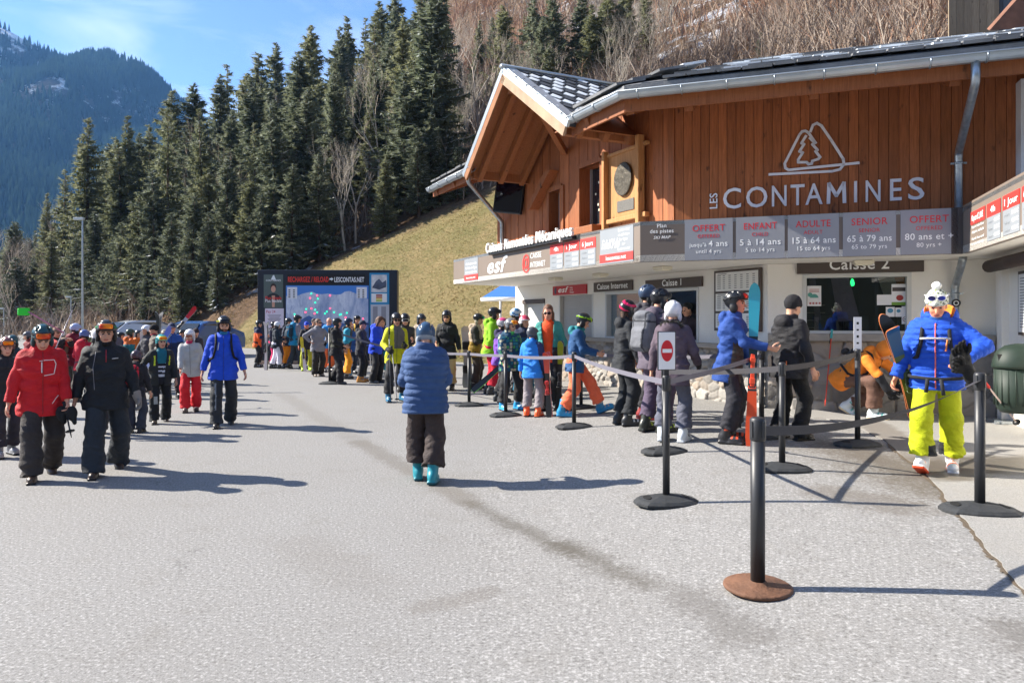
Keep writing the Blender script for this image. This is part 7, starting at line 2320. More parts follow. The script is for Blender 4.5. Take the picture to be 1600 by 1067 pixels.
wh = person(1051, 690, 466, 165, 'person with white helmet, fur-trimmed mauve jacket, grey trousers and white boots', top='5a4d58', legs='585a68', hat='e6e6ea', hat2='d0d0d4', bootcol='cfd6dc', buckle='5a5e66', bootcol2='8a8f96', bulk=1.14, scarf='3ab8b0', handR=(.26, .26, .98), glove='1c1c20', gloved='R', footR=(.03, .0, 8, 0, 0), footL=(-.03, .0, 8, 0, 0), build=.98, jhem=-.24)
def fur(inf):
    T = inf['Tl']; b = MB()
    c = [T(.13 * math.sin(a), -.03 - .13 * math.cos(a) * 1.0, .50 + .06 * math.cos(a)) for a in np.linspace(-2.2, 2.2, 26)]
    g = random.Random(3)
    for q in c:
        q = Vector(q)
        for _ in range(26):
            d = Vector((g.gauss(0, 1), g.gauss(0, 1), g.gauss(0, 1))).normalized() * g.uniform(.03, .065)
            s_ = d.orthogonal().normalized() * .006
            b.add([(q - s_) * inf['s'], (q + s_) * inf['s'], (q + d) * inf['s']], [(0, 1, 2)])
    b.build('fur_trim', mat('fur', '4a4640', .9, var=.3, vscale=30), inf['root'], local=True)
fur(wh)
sk = person(1128, 690, 450, 78, 'young person in blue jacket and black helmet holding teal and orange skis', top=['274a92', '4a4440'], paint=lambda x, y, z, a, f: np.where(~a & (y > .06) & (z < .34), 1, 0), legs='2a2a32', hat='1c1e22', gog=('up', 'red', '1c1e22'), bootcol='2a2a2e', buckle='d05030', handR=(.10, .46, 1.12), handL=(-.22, .22, .88), grip='R', bulk=1.1, jhem=-.24, hpitch=2, palmR=(-.3, 0, .2), footR=(.02, .08, 6, 0, 0), skin='cf9c84')
skis(G(1173, 697), Vector((.035, .03, 1)), Vector((-.35, -1, 0)), 1.84, '1d3a44', '3aa6bc', 'teal-tipped skis with orange tails held upright by the blue jacket', tail='d8502c', base='e8542a', bind='d8482a', w=.062, edge='e85a2a')
pole(G(1158, 664), P(1150, 560, 9.2), '24262a', 'black ski pole standing behind the teal-tipped skis')
bk = person(1233, 686, 457, 135, 'person in black jacket and trousers with black beanie at the second desk', top='27272b', legs='191a1e', head='beanie', hat='252428', boot='shoe', bootcol='17171a', build=1.12, bulk=1.12, handR=(.34, .04, .86), handL=(-.30, .22, .95), scarf='1e1e22', footR=(.02, .06, 8, 0, 0), footL=(0, -.08, 8, 0, 0), trim=[([(.10, .02), (.11, -.10)], .014, 'e07030', -1, 'loop')], hem=-.02, hair='4a3a30')
cr = person(1352, 652, 540, 72, 'person crouching in orange jacket and brown trousers by the stone wall', H=1.74, top=['e8842a', '24262c'], paint=lambda x, y, z, a, f: np.where(a & f, 1, 0), legs='6a4e42', bootcol='d0dade', buckle='6ab0a8', bootcol2='c8b898', pz=.60, py_=-.16, lean=54, hpitch=60, head='hood', hat='e8842a', handR=(.20, .62, .78), handL=(-.12, .66, .84), footR=(.02, .16, 8, 0, 0), footL=(-.02, -.34, 8, .05, 34), glove='1c1c1e', poleR=(1, .2, .4), poleL=(-1, .2, .4), bag=1.15)
backpack(cr, '2a2a2e', 'small black hip bag across the crouching orange jacket', .5)
pc_ = empty('day_pack', tuple(G(1347, 640)), 'black and orange pack standing on the ground under the crouching person', 'backpack')
c_ = G(1350, 641) + Vector((0, .0, .16))
v, f = field_mesh(lambda p: smin(rbox_(p, tuple(c_), (.15, .10, .17), .05), ell_(p, tuple(c_ + Vector((0, -.08, -.04))), (.10, .07, .09)), .02) + .014 * noise3(p, 12, 2), np.array(c_) - .28, np.array(c_) + .28, .013)
cc_ = v[f].mean(1)
link('bag', mesh_np('bag', v - np.array(origin(pc_)), f, [fab('1e1f22'), fab('e08a2a')], ((cc_[:, 0] - c_.x) > .06).astype(int), True), pc_)

# --- the walker in yellow trousers
yw = person(1467, 736, 437, -4, 'person in blue puffer jacket and acid yellow trousers with white pompom hat', top=['1d52c4', '1a48b0'], quilt=.055, legs='b6bf14', bag=1.18, head='beanie', hat=['e4e8da', '9aa86a', '5a6458'], hatpaint=lambda x, y, z: np.where(z > .045, np.where(np.sin(x * 150) * np.sin(z * 210) + .5 * np.sin(y * 180) > .35, np.where(np.sin(x * 70 + z * 50) > .2, 1, 2), 0), np.where(np.sin(x * 90 + z * 190) > .7, 2, 0)), pom='f2f2ee', gog=None,
            skin='d98f70', hpitch=24, hyaw=4, bulk=1.16, build=1.04, bootcol='e6e8ea', buckle='d8582a', bootcol2='d84a22', footR=(.02, .26, 4, .02, -20), footL=(.0, -.12, 6, 0, 4), handR=(.36, .10, .86), handL=(-.24, .26, 1.10), grip='R', poleL=(-1, -.2, -.2), hair='c87a3a', longhair=0, scarf='2a5a9a', jhem=-.14,
            legpaint=(['b6bf14', '24262a'], lambda x, y, z: np.where((np.abs(x) < .055) & (z < .30), 1, 0)), trim=[([(0, .50), (0, -.12)], .014, 'd86a5a'), ([(-.10, .36), (-.085, .24)], .020, 'f0924a', 1, 'pocket_zip')])
def yw_extra(inf):
    s = inf['s']; T = inf['Tl']; root = inf['root']; HR = inf['HR']
    # orange lined hood lying open behind the head
    def hf(p):
        b = loc(p, inf['pc'], inf['Rt'])
        d = ell_(b, (-.02, -.08, .555), (.165, .13, .13)); d = smax(d, -ell_(b, (-.02, -.02, .64), (.125, .13, .16)), .012)
        return d + .012 * noise3(p, 14, 3)
    q = T(0, -.05, .56)
    V, Fc = field_mesh(hf, q - .24, q + .24, inf['vox'])
    c = V[Fc].mean(1); b = np.stack(loc([c[:, i] for i in range(3)], inf['pc'], inf['Rt']), -1)
    ins = (((b[:, 0] + .02) / .135) ** 2 + ((b[:, 1] + .02) / .14) ** 2 + ((b[:, 2] - .64) / .17) ** 2) < 1
    to_obj('hood', V, Fc, [fab('1d52c4'), fab('f08a2a')], root, ins.astype(int), s)
    # sunglasses pushed up on the hat
    b = MB()
    for sx in (1, -1):
        p_ = [Vector(HR(sx * .04 + .030 * math.cos(a), .108 - .1 * abs(sx * .04 + .03 * math.cos(a)), .118 + .022 * math.sin(a)) * s) for a in np.linspace(0, 6.283, 14)[:-1]]
        b.prism(p_, Vector(inf['HR'](0, 1, 0) - inf['HR'](0, 0, 0)) * .008)
    b.build('sunglasses', lens('blue'), root, local=True)
    b = MB()
    for sx in (1, -1):
        p_ = [Vector(HR(sx * .04 + .034 * math.cos(a), .110 - .1 * abs(sx * .04 + .034 * math.cos(a)), .118 + .026 * math.sin(a)) * s) for a in np.linspace(0, 6.283, 16)]
        b.tube(p_, .006 * s, 6)
    b.tube([Vector(HR(-.075, .08, .12) * s), Vector(HR(-.10, .0, .11) * s)], .006 * s, 5); b.tube([Vector(HR(.075, .08, .12) * s), Vector(HR(.10, .0, .11) * s)], .006 * s, 5)
    b.build('sunglass_frame', plastic('e8e8ec', .3), root, local=True)
yw_extra(yw)
ywb = backpack(yw, '2b2d33', 'dark harness rucksack buckled over the blue puffer jacket', .95, col2='1e2024')
def harness(inf, e):
    s = inf['s']; T = inf['Tl']; c0 = T(0, -.2, .2); k = inf['bulk']
    for nm, P_, r, col in (('chest_strap', [(-.125, .165 * k, .36), (-.06, .185 * k, .365), (.06, .185 * k, .365), (.125, .165 * k, .36)], .011, 'b4b4ba'),
                           ('hip_belt', [(-.225 * k, .0, -.01), (-.17 * k, .145 * k, -.015), (-.06, .195 * k, -.02), (.06, .195 * k, -.02), (.17 * k, .145 * k, -.015), (.225 * k, .0, -.01)], .017, '1e2024'),
                           ('strap_end', [(-.05, .20 * k, -.02), (-.07, .205 * k, -.17)], .019, '2a2c32'), ('strap_end', [(.06, .20 * k, -.02), (.075, .205 * k, -.15)], .019, '2a2c32')):
        b = MB(); b.tube([Vector((T(*p_) - c0) * s) for p_ in P_], r * s, 6); b.build(nm, fab(col), e, local=True)
harness(yw, ywb)
# gloves she carries in front of the body
gp = empty('black_gloves', tuple(yw['hand']['L']), 'pair of black ski gloves held up before the blue puffer jacket', 'gloves')
c_ = yw['hand']['L'] + Vector((-.03, -.07, .04))
def gf(p):
    d = ell_(p, tuple(c_), (.095, .05, .115))
    d = smin(d, cap_(p, tuple(c_ + Vector((.06, 0, -.07))), tuple(c_ + Vector((.10, 0, -.15))), .052, .06), .03)
    return d + .012 * noise3(p, 28, 4)
v, f = field_mesh(gf, np.array(c_) - .26, np.array(c_) + .26, .010)
v2, f2 = finger_tubes(np.array(c_) + np.array([.03, -.01, .0]), (-.5, -.1, .86), (.86, 0, .5), (-.1, -1, 0), 1.25, R(24), 1, 1.5, 6)
v3, f3 = finger_tubes(np.array(c_) + np.array([.03, -.035, -.06]), (-.95, -.1, .2), (.2, 0, .95), (-.1, -1, 0), 1.2, R(30), 1, 1.5, 6)
n0, n1 = len(v), len(v) + len(v2)
link('gloves', mesh_np('gloves', np.concatenate([v, v2, v3]) - np.array(origin(gp)), [tuple(x) for x in f] + [tuple(i + n0 for i in q) for q in f2] + [tuple(i + n1 for i in q) for q in f3], fab('17181b'), None, True), gp)
hR = yw['hand']['R']
tp_ = P(1390, 503, hR.y - .25); tl_ = P(1436, 660, hR.y + .28)
u_ = (tp_ - tl_).normalized()
skis(tl_, u_, Vector((-.25, -1, .1)), (tp_ - tl_).length, '5a6a2a', '2a5a8a', 'olive, blue and red skis carried low by the puffer jacket walker', tail='1c1e20', base='17181b', bind='3a4a2a', w=.062, edge='b86a3a')

person(1078, 617, 486, -25, 'desk clerk in dark sweater behind the open counter window', H=1.70, top='3a3038', legs='2a2a2c', head='hair', hair='1d1714', handR=(.2, .28, 1.05), handL=(-.2, .28, 1.05))

for px, fy, ty, fc, lb, kw in ((62, 600, 512, 40, 'distant person in teal jacket between red jacket and left edge crowd', dict(top='2a7a80', hat='2a2a2e')), (98, 598, 515, -30, 'distant person in grey jacket with white helmet left of the maroon jacket', dict(top='7a7c82', hat='dcdce0')),
    (186, 597, 517, 70, 'distant person in navy jacket with black helmet right of the black jacket head', dict(top='2a3456', hat='1c1c20')), (214, 598, 514, 20, 'distant person in orange jacket near the silver car', dict(top='d8702a', hat='34343a')),
    (286, 598, 513, -40, 'distant person in pale blue jacket behind the navy cap', dict(top='8aaac8', hat='22242a')), (45, 606, 516, -70, 'distant person in dark red jacket at the left edge of the crowd', dict(top='8a2a30', hat='5a5a62')), (143, 600, 514, 110, 'distant person in olive jacket behind the black jacket shoulder', dict(top='6a6a42', hat='2a2c30'))):
    person(px, fy, ty, fc, lb, legs='303036', **kw)
# ================================================================== QUEUE POSTS, BELTS, SIGNS
M_POST = mat('post_black', '2b2c2f', .45, var=.12, vscale=8)
M_RUB = mat('rubber', '303234', .75, var=.18, vscale=9, bump=.3, bscale=25)
M_RUST = mat('rust', '6b4a36', .8, var=.35, vscale=7, bump=.4, bscale=30)
POSTS = {}
def post(px, by, ty, label, rz=0.0, rusty=False, tagw=False, r=.030):
    g = G(px, by); h = (by - ty) / F * g.y
    e = empty('queue_post', tuple(g), label, 'queue post', 'belt posts of the queue', 0)
    z0 = g.z
    b = MB(); b.tube([g + UP * .03, g + UP * (h - .11)], r, 16, cap=True); b.build('pole', M_POST, e)
    b = MB(); b.lathe(g, [(r + .001, h - .13), (r + .004, h - .125), (r + .004, h - .012), (r - .002, h - .003), (r - .006, h)], 18)
    for k in range(4):
        a = Vector((math.cos(k * 1.571 + .4), math.sin(k * 1.571 + .4), 0)); t_ = a.cross(UP)
        b.box(g + a * (r + .004) + UP * (h - .065), (.009, .004, .045), (t_, a, UP))
    b.build('belt_head', M_POST, e)
    if rusty:
        b = MB(); b.lathe(g, [(.0, .004), (.185, .004), (.190, .012), (.188, .022), (.178, .028), (.06, .030), (.045, .05), (.0, .05)], 40); b.build('base_plate', M_RUST, e)
    else:
        a = rz; ca, sa = math.cos(a), math.sin(a)
        X_, Y_ = Vector((ca, sa, 0)), Vector((-sa, ca, 0))
        prof = [(-.27, -.045), (-.21, -.14), (-.08, -.175), (.08, -.175), (.21, -.14), (.27, -.045), (.27, .045), (.21, .14), (.08, .175), (-.08, .175), (-.21, .14), (-.27, .045)]
        b = MB(); n = len(prof)
        rings = [(1.0, .003), (1.0, .022), (.86, .042), (.40, .068), (.16, .075)]
        vs = [g + X_ * (x * k) + Y_ * (y * k) + UP * z for k, z in rings for x, y in prof]
        fs = [(i * n + j, i * n + (j + 1) % n, i * n + n + (j + 1) % n, i * n + n + j) for i in range(len(rings) - 1) for j in range(n)]
        fs.append(tuple(range((len(rings) - 1) * n, len(rings) * n)))
        b.add(vs, fs)
        ba = b.build('base', M_RUB, e)
        for sx in (-1, 1):
            hb = MB(); c = g + X_ * (sx * .165) + UP * .0535
            tl_ = Vector(X_ * sx - UP * .22).normalized()
            pr = [c + tl_ * (.032 * math.cos(q)) + Y_ * (.060 * math.sin(q)) for q in np.linspace(0, 6.283, 17)[:-1]]
            hb.prism(pr, UP * .004); hb.build('hand_hole', mat('hole', '0c0c0d', .9, var=0), ba)
    if tagw:
        b = MB(); c = g + UP * (h + .17); b.box(c, (.042, .004, .19), (Vector((.97, -.2, 0)), Vector((.2, .97, 0)), UP)); tg = b.build('white_tag', paint('dcdde2'), e)
        b = MB()
        for k in range(4): b.box(c + Vector((-.0008, -.005, 0)) * 1 + UP * (.12 - k * .075), (.012, .001, .014 - .004 * (k % 2)), (Vector((.97, -.2, 0)), Vector((.2, .97, 0)), UP))
        b.build('tag_mark', M_BLACK, tg)
    POSTS[px] = g + UP * (h - .06)
    return e
post(515, 600, 512, 'queue post farthest left, at the end of the long queue')
post(733, 634, 548, 'queue post beside the khaki and cream jacket, first right of the quilted coat', .2)
post(790, 650, 550, 'queue post directly in front of the teal patterned child', .25)
post(897, 668, 550, 'queue post standing before the coral trousers', .2)
post(908, 638, 546, 'second-row queue post behind the coral trousers', .2)
post(1038, 707, 572, 'queue post hidden right behind the one with the no entry sign', .3)
post(1041, 786, 586, 'front queue post carrying the no entry sign', .15)
post(1190, 684, 545, 'queue post behind the teal-tipped skis near the counter', .2)
post(1222, 734, 566, 'queue post in front of the black-clad customer at the second desk', -.15)
post(1184, 920, 652, 'nearest queue post on a round rusty base plate', rusty=True, r=.040)
post(1340, 696, 545, 'queue post with a white tag beside the crouching person', .3, tagw=True)
post(1531, 800, 582, 'queue post at the right edge on the pale concrete', -.2, r=.036)
M_BELT = mat('belt_grey', '6b6974', .6, var=.04, bump=.15, bscale=90); M_BELTD = mat('belt_dark', '3c3a3e', .65, var=.05, bump=.15, bscale=90)
def belt(A, B, sag, label, m_=M_BELT, w=.048, tw=0.0):
    A, B = Vector(A), Vector(B); n = 24
    d = (B - A); s_ = d.cross(UP).normalized()
    b = MB(); vs, fs = [], []
    A = A + d.normalized() * .03; B = B - d.normalized() * .03; d = B - A
    for i in range(n + 1):
        t = i / n; p = A + d * t - UP * (4 * sag * t * (1 - t))
        a = tw * t; u = UP * math.cos(a) + s_ * math.sin(a); q = u.cross(d.normalized())
        for sg, o in ((1, .0012), (1, -.0012), (-1, -.0012), (-1, .0012)): vs.append(p + u * (sg * w / 2) + q * o)
    for i in range(n):
        for k in range(4): fs.append((i * 4 + k, i * 4 + (k + 1) % 4, i * 4 + 4 + (k + 1) % 4, i * 4 + 4 + k))
    b.add(vs, fs, 0, False)
    tag(b.build('queue_belt', m_), label, 'belt', 'belts strung along the queue')
PO = POSTS
belt(PO[515], P(612, 545, PO[515].y * .80 + 3.5), .02, 'grey belt strung in front of the long queue at left')
belt(P(640, 546, 15.5), PO[733], .03, 'grey belt running behind the quilted blue coat to its post')
belt(PO[733], PO[790], .01, 'short grey belt before the khaki jacket and purple child')
belt(PO[790], PO[897], .03, 'grey belt across the bright blue child and orange top')
belt(PO[897], PO[1041] - UP * .0, .03, 'grey belt from the coral trousers to the no entry sign post')
belt(PO[908], PO[1190], .06, 'grey second-row belt passing behind the people at the first desk')
belt(PO[1041], PO[1190] + UP * -.02, .02, 'grey belt from the no entry sign to the post behind the skis')
belt(PO[1038] , PO[1222], .02, 'dark belt crossing below the blue jacket and teal-tipped skis', M_BELTD, .055)
belt(PO[1222], PO[1340], .02, 'dark belt across the black-clad customer to the tagged post', M_BELTD, .055)
belt(PO[1184] - UP * .02, PO[1531], .10, 'dark sagging belt from the rusty-base post to the right edge post', M_BELTD, .055, 1.25)
# no entry sign
ns_c = P(1041.5, 548, PO[1041].y - .02)
ns = empty('no_entry_sign', tuple(PO[1041]), 'white upright no entry sign with red oval disc on a queue post', 'sign')
fx = Vector((.985, .17, 0)); fy_ = UP.cross(fx)
fy_ = Vector((.17, -.985, 0))
k_ = ns_c.y / F
b = MB(); b.bevbox(ns_c, (13.5 * k_, .010, 29 * k_), .003, (fx, -fy_, UP)); b.build('panel', paint('f0f0f2', .4), ns)
b = MB(); b.box(ns_c - fy_ * .002, (14.6 * k_, .008, 30.2 * k_), (fx, -fy_, UP)); b.build('frame', M_POST, ns)
b = MB(); b.prism([ns_c + fy_ * .0105 + fx * (9.8 * k_ * math.cos(q)) + UP * (16.5 * k_ * math.sin(q)) for q in np.linspace(0, 6.283, 41)[:-1]], fy_ * .0015); dc = b.build('red_disc', paint('d2202e', .4), ns)
b = MB(); b.box(ns_c + fy_ * .0128, (7.6 * k_, .001, 2.9 * k_), (fx, -fy_, UP)); b.build('white_bar', paint('f4f4f4', .4), dc)
b = MB(); b.box(Vector((PO[1041].x, PO[1041].y, PO[1041].z + .08)), (.02, .012, .05)); b.build('clip', M_POST, ns)

# poles and bits lying about
pole(P(1289, 635, 10.6), P(1300, 515, 10.85), 'd8402a', 'orange red ski pole with teal grip leaning on the stone counter', gripc='3aa0a0', basket=False)
pole(P(1592, 664, 8.7), P(1538, 596, 8.3), 'c8b0a8', 'red and white ski pole slanting at the right behind the edge post', gripc='c02a2a')
g0 = G(1312, 637); g1 = G(1418, 641)
skis(g0 + UP * .03, (g1 - g0), Vector((0, -.3, 1)), 1.0, '8a1f24', 'a82a2a', 'dark red skis lying on the ground by the crouching person', base='1a1a1c')
gr = empty('boot_grate', tuple(G(1590, 662)), 'steel boot scraper grate on the ground below the green bin', 'grate')
b = MB()
for k in range(9): b.box(G(1590, 662) + Vector((.02 * k - .08, -.14 + .035 * k, .03)), (.32, .008, .02))
b.build('bars', M_GALV, gr)
b = MB(); b.box(G(1590, 662) + Vector((-.32, 0, .03)), (.012, .17, .025)); b.box(G(1590, 662) + Vector((.36, 0, .03)), (.012, .17, .025)); b.build('side_rail', M_GALV, gr)

# ================================================================== PISTE MAP BOARD
BY = 25.4
def bx(px): return (px - 800) / F * BY
def bz(py): return CAM_H + (HOR - py) / F * BY
brd = empty('piste_map_board', (bx(513), BY, 0), 'large black outdoor board with a lit piste map and posters behind the queue', 'board')
M_NAVY = paint('1a2230', .4)
DX, DN = Vector((1, 0, 0)), Vector((0, -1, 0))
def bpanel(name, x0, x1, y0, y1, m_, o, parent=brd, th=.012):
    b = MB(); b.box(Vector(((bx(x0) + bx(x1)) / 2, BY - .18 - o - th / 2, (bz(y0) + bz(y1)) / 2)), (abs(bx(x1) - bx(x0)) / 2, th / 2, abs(bz(y0) - bz(y1)) / 2)); return b.build(name, m_, parent)
b = MB(); b.box((bx(513.5), BY, (bz(425) + .12) / 2 + .0), (bx(622) - bx(513.5), .18, (bz(425) - .12) / 2 + .06)); b.build('casing', M_NAVY, brd, bevel=.02)
b = MB(); b.box((bx(513), BY, .06), (bx(618) - bx(513), .28, .06)); b.build('plinth', mat('timber_grey', '9a8a78', .85, var=.2), brd)
def btext(s, size, m_, px, py, par, fit=None, bold=.01, o=.014, al='CENTER'): return text(s, size, m_, par, Vector((bx(px), BY - .18 - o, bz(py))), DX, bold, fit=fit, align=al)
hd = bpanel('header', 451, 573, 429, 445, paint('15171c', .4), .001)
btext('RECHARGEZ / RELOAD', .26, paint('e8392e'), 484, 441, hd, fit=bx(516) - bx(453), bold=.02)
btext('LESCONTAS.NET', .24, paint('eef0f2'), 547.5, 441, hd, fit=bx(571) - bx(525), bold=.02)
b = MB(); c = Vector((bx(520), BY - .195, bz(436.5))); k2 = .045
b.prism([c + Vector((x * k2, 0, z * k2)) for x, z in ((-1.5, -.6), (0, -.6), (0, -1.4), (1.6, 0), (0, 1.4), (0, .6), (-1.5, .6))], (0, -.004, 0)); b.build('arrow', paint('eef0f2'), hd)
def map_mat():
    n = NT('piste_map_print')
    s_ = n.mapping((1.0, 1, .35))
    a = n.noise(1.7, 8, .72, s_, .8); r_ = n.noise(5.5, 7, .7, s_, 1.2)
    c = n.mix(n.rng(a, .32, .66), (.22, .32, .56, 1), (.80, .86, .96, 1))
    c = n.mix(n.rng(r_, .5, .68, 0, .6), c, (.17, .26, .48, 1))
    n.L(c, n.b.inputs['Base Color']); n.b.inputs['Roughness'].default_value = .35
    return n.m
mp = bpanel('map_sheet', 449.5, 577.5, 446.5, 540, paint('4a86d6', .35), .001)
b = MB()
ridge = [(450, 463), (457, 461), (466, 463), (476, 459), (485, 457), (490, 456), (496, 459), (504, 460), (515, 459), (526, 461), (535, 460), (541, 456), (548, 455), (556, 458), (563, 461), (570, 464), (577, 468)]
b.prism([Vector((bx(x), BY - .195, bz(y))) for x, y in [(577, 540), (577, 468)] + ridge[::-1][1:] + [(450, 540)]], (0, -.003, 0)); b.build('mountain_print', map_mat(), mp)
b = MB()
for pts_ in ([(450, 492), (470, 486), (486, 482), (503, 492), (520, 498), (545, 492), (560, 500), (577, 494), (577, 512), (450, 512)], [(478, 500), (487, 492), (497, 500), (505, 512), (470, 512)]):
    pass
b.prism([Vector((bx(x), BY - .1985, bz(y))) for x, y in [(450, 500), (462, 503), (474, 499), (485, 493), (497, 500), (512, 507), (530, 503), (552, 508), (577, 503), (577, 540), (450, 540)]][::-1], (0, -.002, 0)); b.build('dark_forest_print', mat('map_forest', '4c6ca8', .4, var=.3, vscale=5), mp)
for col, pl in (('ff4a6a', ((498, 462), (487, 466), (518, 462), (489, 482), (480, 488), (494, 490), (518, 482), (542, 496), (569, 498))), ('20c890', ((489, 459), (499, 467), (495, 473), (481, 483), (495, 484), (498, 488), (513, 487), (510, 490), (524, 488), (533, 492), (535, 491), (463, 491), (544, 489)))):
    for x, y in pl:
        b = MB(); c = Vector((bx(x), BY - .20, bz(y)))
        b.prism([c + Vector((.028 * math.cos(q), 0, .028 * math.sin(q))) for q in np.linspace(0, 6.283, 11)[:-1]], (0, -.012, 0)); b.build('run_lamp', mat('run_lamp', col, .4, var=0, emit=1.2), mp)
for x0, x1, y0, y1, kind in ((451.5, 467, 449, 467, 0), (559, 575, 449, 466, 1)):
    s_ = bpanel('legend', x0, x1, y0, y1, paint('dfe3ea', .4), .019, mp, .004)
    b = MB()
    for i in range(5):
        for j in range(2): b.box(Vector((bx(x0 + 3.5 + j * 7), BY - .204, bz(y0 + 4.5 + i * 2.8))), (.035, .001, .018))
    b.build('legend_lines', INK, s_)
# left poster with a smiling person
ps = bpanel('poster', 415, 445, 429.5, 481, paint('55635f', .5), .001)
def blob(name, pts_, m_, o, par):
    b = MB(); b.prism([Vector((bx(x), BY - .18 - o, bz(y))) for x, y in pts_], (0, -.002, 0)); return b.build(name, m_, par)
blob('portrait_shirt', [(418, 472), (420, 463), (425, 459.5), (430, 458.5), (435, 459.5), (440, 463), (442, 472)][::-1], paint('23252b'), .0145, ps)
el = lambda cx_, cy_, rx_, ry_: [(cx_ + rx_ * math.cos(q), cy_ + ry_ * math.sin(q)) for q in np.linspace(0, 6.283, 19)[:-1]]
blob('portrait_hair', el(430, 449, 4.6, 6.0), paint('3a2a22'), .0145, ps)
blob('portrait_face', el(430, 452, 3.6, 5.2), paint('c99a84'), .017, ps)
blob('portrait_hand', [(428, 480), (427.5, 462), (432.5, 462), (432, 480)], paint('c99a84'), .0175, ps)
btext('Plus simple', .16, paint('e03a36'), 430, 468, ps, fit=bx(443) - bx(418), o=.021)
btext('Plus flexible', .16, paint('f0f0f0'), 430, 472.5, ps, fit=bx(443) - bx(418), o=.021)
b = MB(); c = Vector((bx(430), BY - .195, bz(434))); b.prism([c + Vector((x * .09, 0, z * .09)) for x, z in ((-1, -.9), (1, -.9), (.25, 1), (-.15, .8))], (0, -.003, 0)); b.build('poster_emblem', paint('dfe6e8'), ps)
btext('CONTAMINES', .09, paint('e8ecee'), 430, 440, ps, fit=bx(442) - bx(419), o=.016)
sh = bpanel('white_sheet', 417, 446, 482, 512, paint('dcd6e4', .5), .001)
btext('Pay 24', .14, paint('b8486a'), 426, 489, sh, fit=bx(433) - bx(419), o=.016)
b = MB()
for i in range(9): b.box(Vector((bx(431.5), BY - .1935, bz(492.5 + i * 1.9))), (.24 - .03 * (i % 3), .001, .008))
b.build('text_lines', INK, sh)
rc = bpanel('info_column', 579, 609.5, 427, 512, paint('2a87b8', .4), .001)
pic = bpanel('snow_picture', 582, 606, 430, 457, mat('snow_print', 'c8ccd8', .5, var=.35, vscale=4), .0135, rc, .004)
blob('dark_peaks', [(583, 450), (589, 440), (594, 436), (599, 442), (605, 438), (605, 449), (594, 453)][::-1], mat('peak_print', '4a5468', .6, var=.4, vscale=6), .0185, pic)
lg = bpanel('status_chart', 582, 606, 459, 472.5, paint('e4e6e8', .5), .0135, rc, .004)
for i, cl in enumerate(('8a2530', 'a83a2a', 'c8902a', 'd8c82a', '8ab83a')):
    b = MB(); b.box(Vector((bx(594), BY - .1995, bz(461.3 + i * 2.3))), (.11, .001, .02)); b.build('status_bar', paint(cl), lg)
tb = bpanel('time_table', 581, 609.5, 476, 512, paint('b8bcc4', .5), .0135, rc, .004)
b = MB()
for j in range(2):
    b.box(Vector((bx(588 + j * 13), BY - .1995, bz(494))), (.085, .001, .34))
b.build('columns', paint('8a8c96'), tb)

# ================================================================== LAMPS AND CARS FAR LEFT
def lamp(px, Y, top, r, label):
    x = (px - 800) / F * Y; z0 = max(0.0, float(hill_z(x, Y))) - .3
    e = empty('street_lamp', (x, Y, z0), label, 'street lamp')
    zt_ = CAM_H + (HOR - top) / F * Y
    b = MB(); b.tube([(x, Y, z0), (x, Y, zt_ - .1), (x - .05 * (r > .05), Y, zt_)], [r, r * .7, r * .6], 10); b.build('mast', mat('mast', 'a9b4bc', .45, metal=.4, var=.05), e)
    b = MB(); s = 5.5 * r
    b.bevbox((x - s * .55, Y, zt_), (s * .75, s * .28, s * .20), .02 if r > .05 else .01); b.build('lantern', paint('c0c6c4', .5), e)
lamp(129, 46, 342, .075, 'tall grey street lamp rising above the left crowd')
lamp(186, 60, 428, .06, 'thin grey street lamp right of the tall one')
lamp(111, 52, 464, .05, 'short pale street lamp left of the tall one')
lamp(6, 56, 482, .05, 'short pale street lamp at the far left edge')
lamp(171, 62, 455, .04, 'short street lamp between the tall one and the thin one')

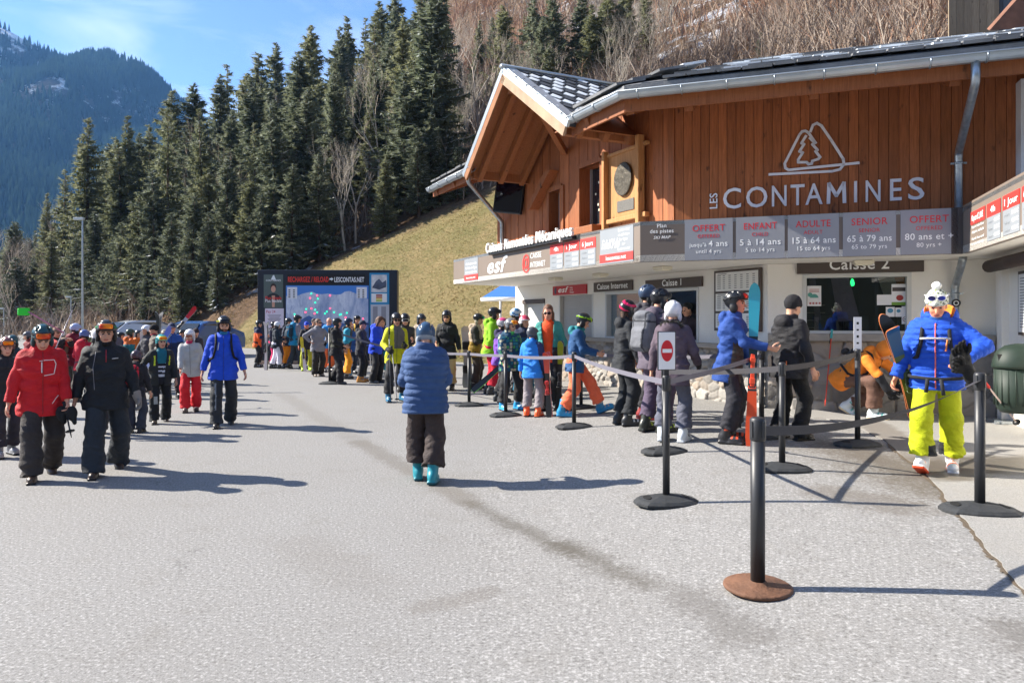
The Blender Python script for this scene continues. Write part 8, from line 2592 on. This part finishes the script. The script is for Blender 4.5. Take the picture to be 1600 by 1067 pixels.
def car(px, by, ang, col, label, L=4.2, van=False):
    g = G(px, by); e = empty('parked_car', tuple(g), label, 'car', None, R(ang))
    w = .86; hz_ = 1.95 if van else 1.5
    prof = [(-2.05, .32), (-2.1, .62), (-2.0, .86), (-1.35, .95), (-.78, 1.40), (-.3, 1.5), (.75, 1.48), (1.45, 1.18), (1.98, .98), (2.08, .7), (2.05, .32)]
    prof = [(x * L / 4.2, z * hz_ / 1.5) for x, z in prof]
    def rowf(y, k): return [Vector((x * (1 if z < 1.0 else .985), y * (1.0 if z < 1.0 * hz_ / 1.5 else .80), z)) for x, z in prof]
    b = MB(); n = len(prof)
    ys = [-w, -w * .96, w * .96, w]
    sec_ = []
    for y, k in zip(ys, (.97, 1, 1, .97)): sec_.append([Vector((p.x * k, p.y, .32 + (p.z - .32) * k)) for p in rowf(y, k)])
    vs = [v for r_ in sec_ for v in r_]; fs = [(i * n + j, i * n + (j + 1) % n, i * n + n + (j + 1) % n, i * n + n + j) for i in range(3) for j in range(n)]
    fs += [tuple(range(n - 1, -1, -1)), tuple(range(3 * n, 4 * n))]
    b.add(vs, fs); b.build('body', mat('car_paint', col, .25, metal=.2, var=.02, coat=.6), e, local=True, bevel=.03)
    s_ = hz_ / 1.5
    gl_ = M_GLASS
    for sg in (-1, 1):
        b = MB(); b.prism([Vector((x * L / 4.2, sg * w * (1.0 if z < 1.02 else .82) * 1.0 + sg * .012 * (z < 9), z * s_)) for x, z in ((-1.1, 1.02), (-.7, 1.36), (.68, 1.38), (1.15, 1.06))], (0, sg * .006, 0)); b.build('side_window', gl_, e, local=True)
    b = MB(); b.prism([Vector((x * L / 4.2, y, z * s_)) for x, y, z in ((-1.30, -.70, 1.0), (-1.30, .70, 1.0), (-.82, .60, 1.38), (-.82, -.60, 1.38))], (-.03, 0, .025)); b.build('windscreen', gl_, e, local=True)
    b = MB(); b.prism([Vector((x * L / 4.2, y, z * s_)) for x, y, z in ((1.42, -.68, 1.24), (1.42, .68, 1.24), (.85, .60, 1.45), (.85, -.60, 1.45))], (.03, 0, .03)); b.build('rear_window', gl_, e, local=True)
    for x in (-1.3, 1.28):
        for sg in (-1, 1):
            b = MB(); c = Vector((x * L / 4.2, sg * (w - .08), .32)); nv = len(b.v)
            ring = [(0, -.11), (.22, -.11), (.31, -.10), (.32, 0), (.31, .10), (.22, .11), (0, .11)]
            b.lathe(Vector((0, 0, 0)), ring, 20)
            b.v = [c + Vector((v.x, v.z, v.y)) for v in b.v]
            wh_ = b.build('wheel', M_RUB, e, local=True)
            b = MB(); b.lathe(Vector((0, 0, 0)), [(0, .0), (.19, .0), (.2, .008), (0, .012)], 14); b.v = [c + Vector((v.x, sg * (.112 + v.z), v.y)) for v in b.v]; b.build('rim', M_ZINC, wh_, local=True)
    for sg in (-1, 1):
        b = MB(); b.bevbox((-2.02 * L / 4.2, sg * .62, .78 * s_), (.06, .17, .07), .02); b.build('headlight', plastic('dfe4e8', .1), e, local=True)
        b = MB(); b.bevbox((2.0 * L / 4.2, sg * .66, .86 * s_), (.05, .12, .09), .02); b.build('tail_light', plastic('9a1a20', .2), e, local=True)
car(312, 557, 78, '2a5a9a', 'blue car parked behind the pale grey jacket walker')
car(214, 545, 50, 'b8bcc4', 'silver car parked left beyond the black beanie', van=False)
# ================================================================== AIR
hz = MB(); hz.box((-700, 960, 345), (1700, 1100, 355))
hm = bpy.data.materials.new('haze'); hm.use_nodes = True
t = hm.node_tree; t.nodes.clear()
o = t.nodes.new('ShaderNodeOutputMaterial'); v = t.nodes.new('ShaderNodeVolumePrincipled')
v.inputs['Color'].default_value = (.20, .48, 1.0, 1); v.inputs['Density'].default_value = .00011; v.inputs['Anisotropy'].default_value = .2
t.links.new(v.outputs[0], o.inputs['Volume'])
tag(hz.build('haze', hm), 'thin blue mountain haze filling the valley air', kind='stuff')
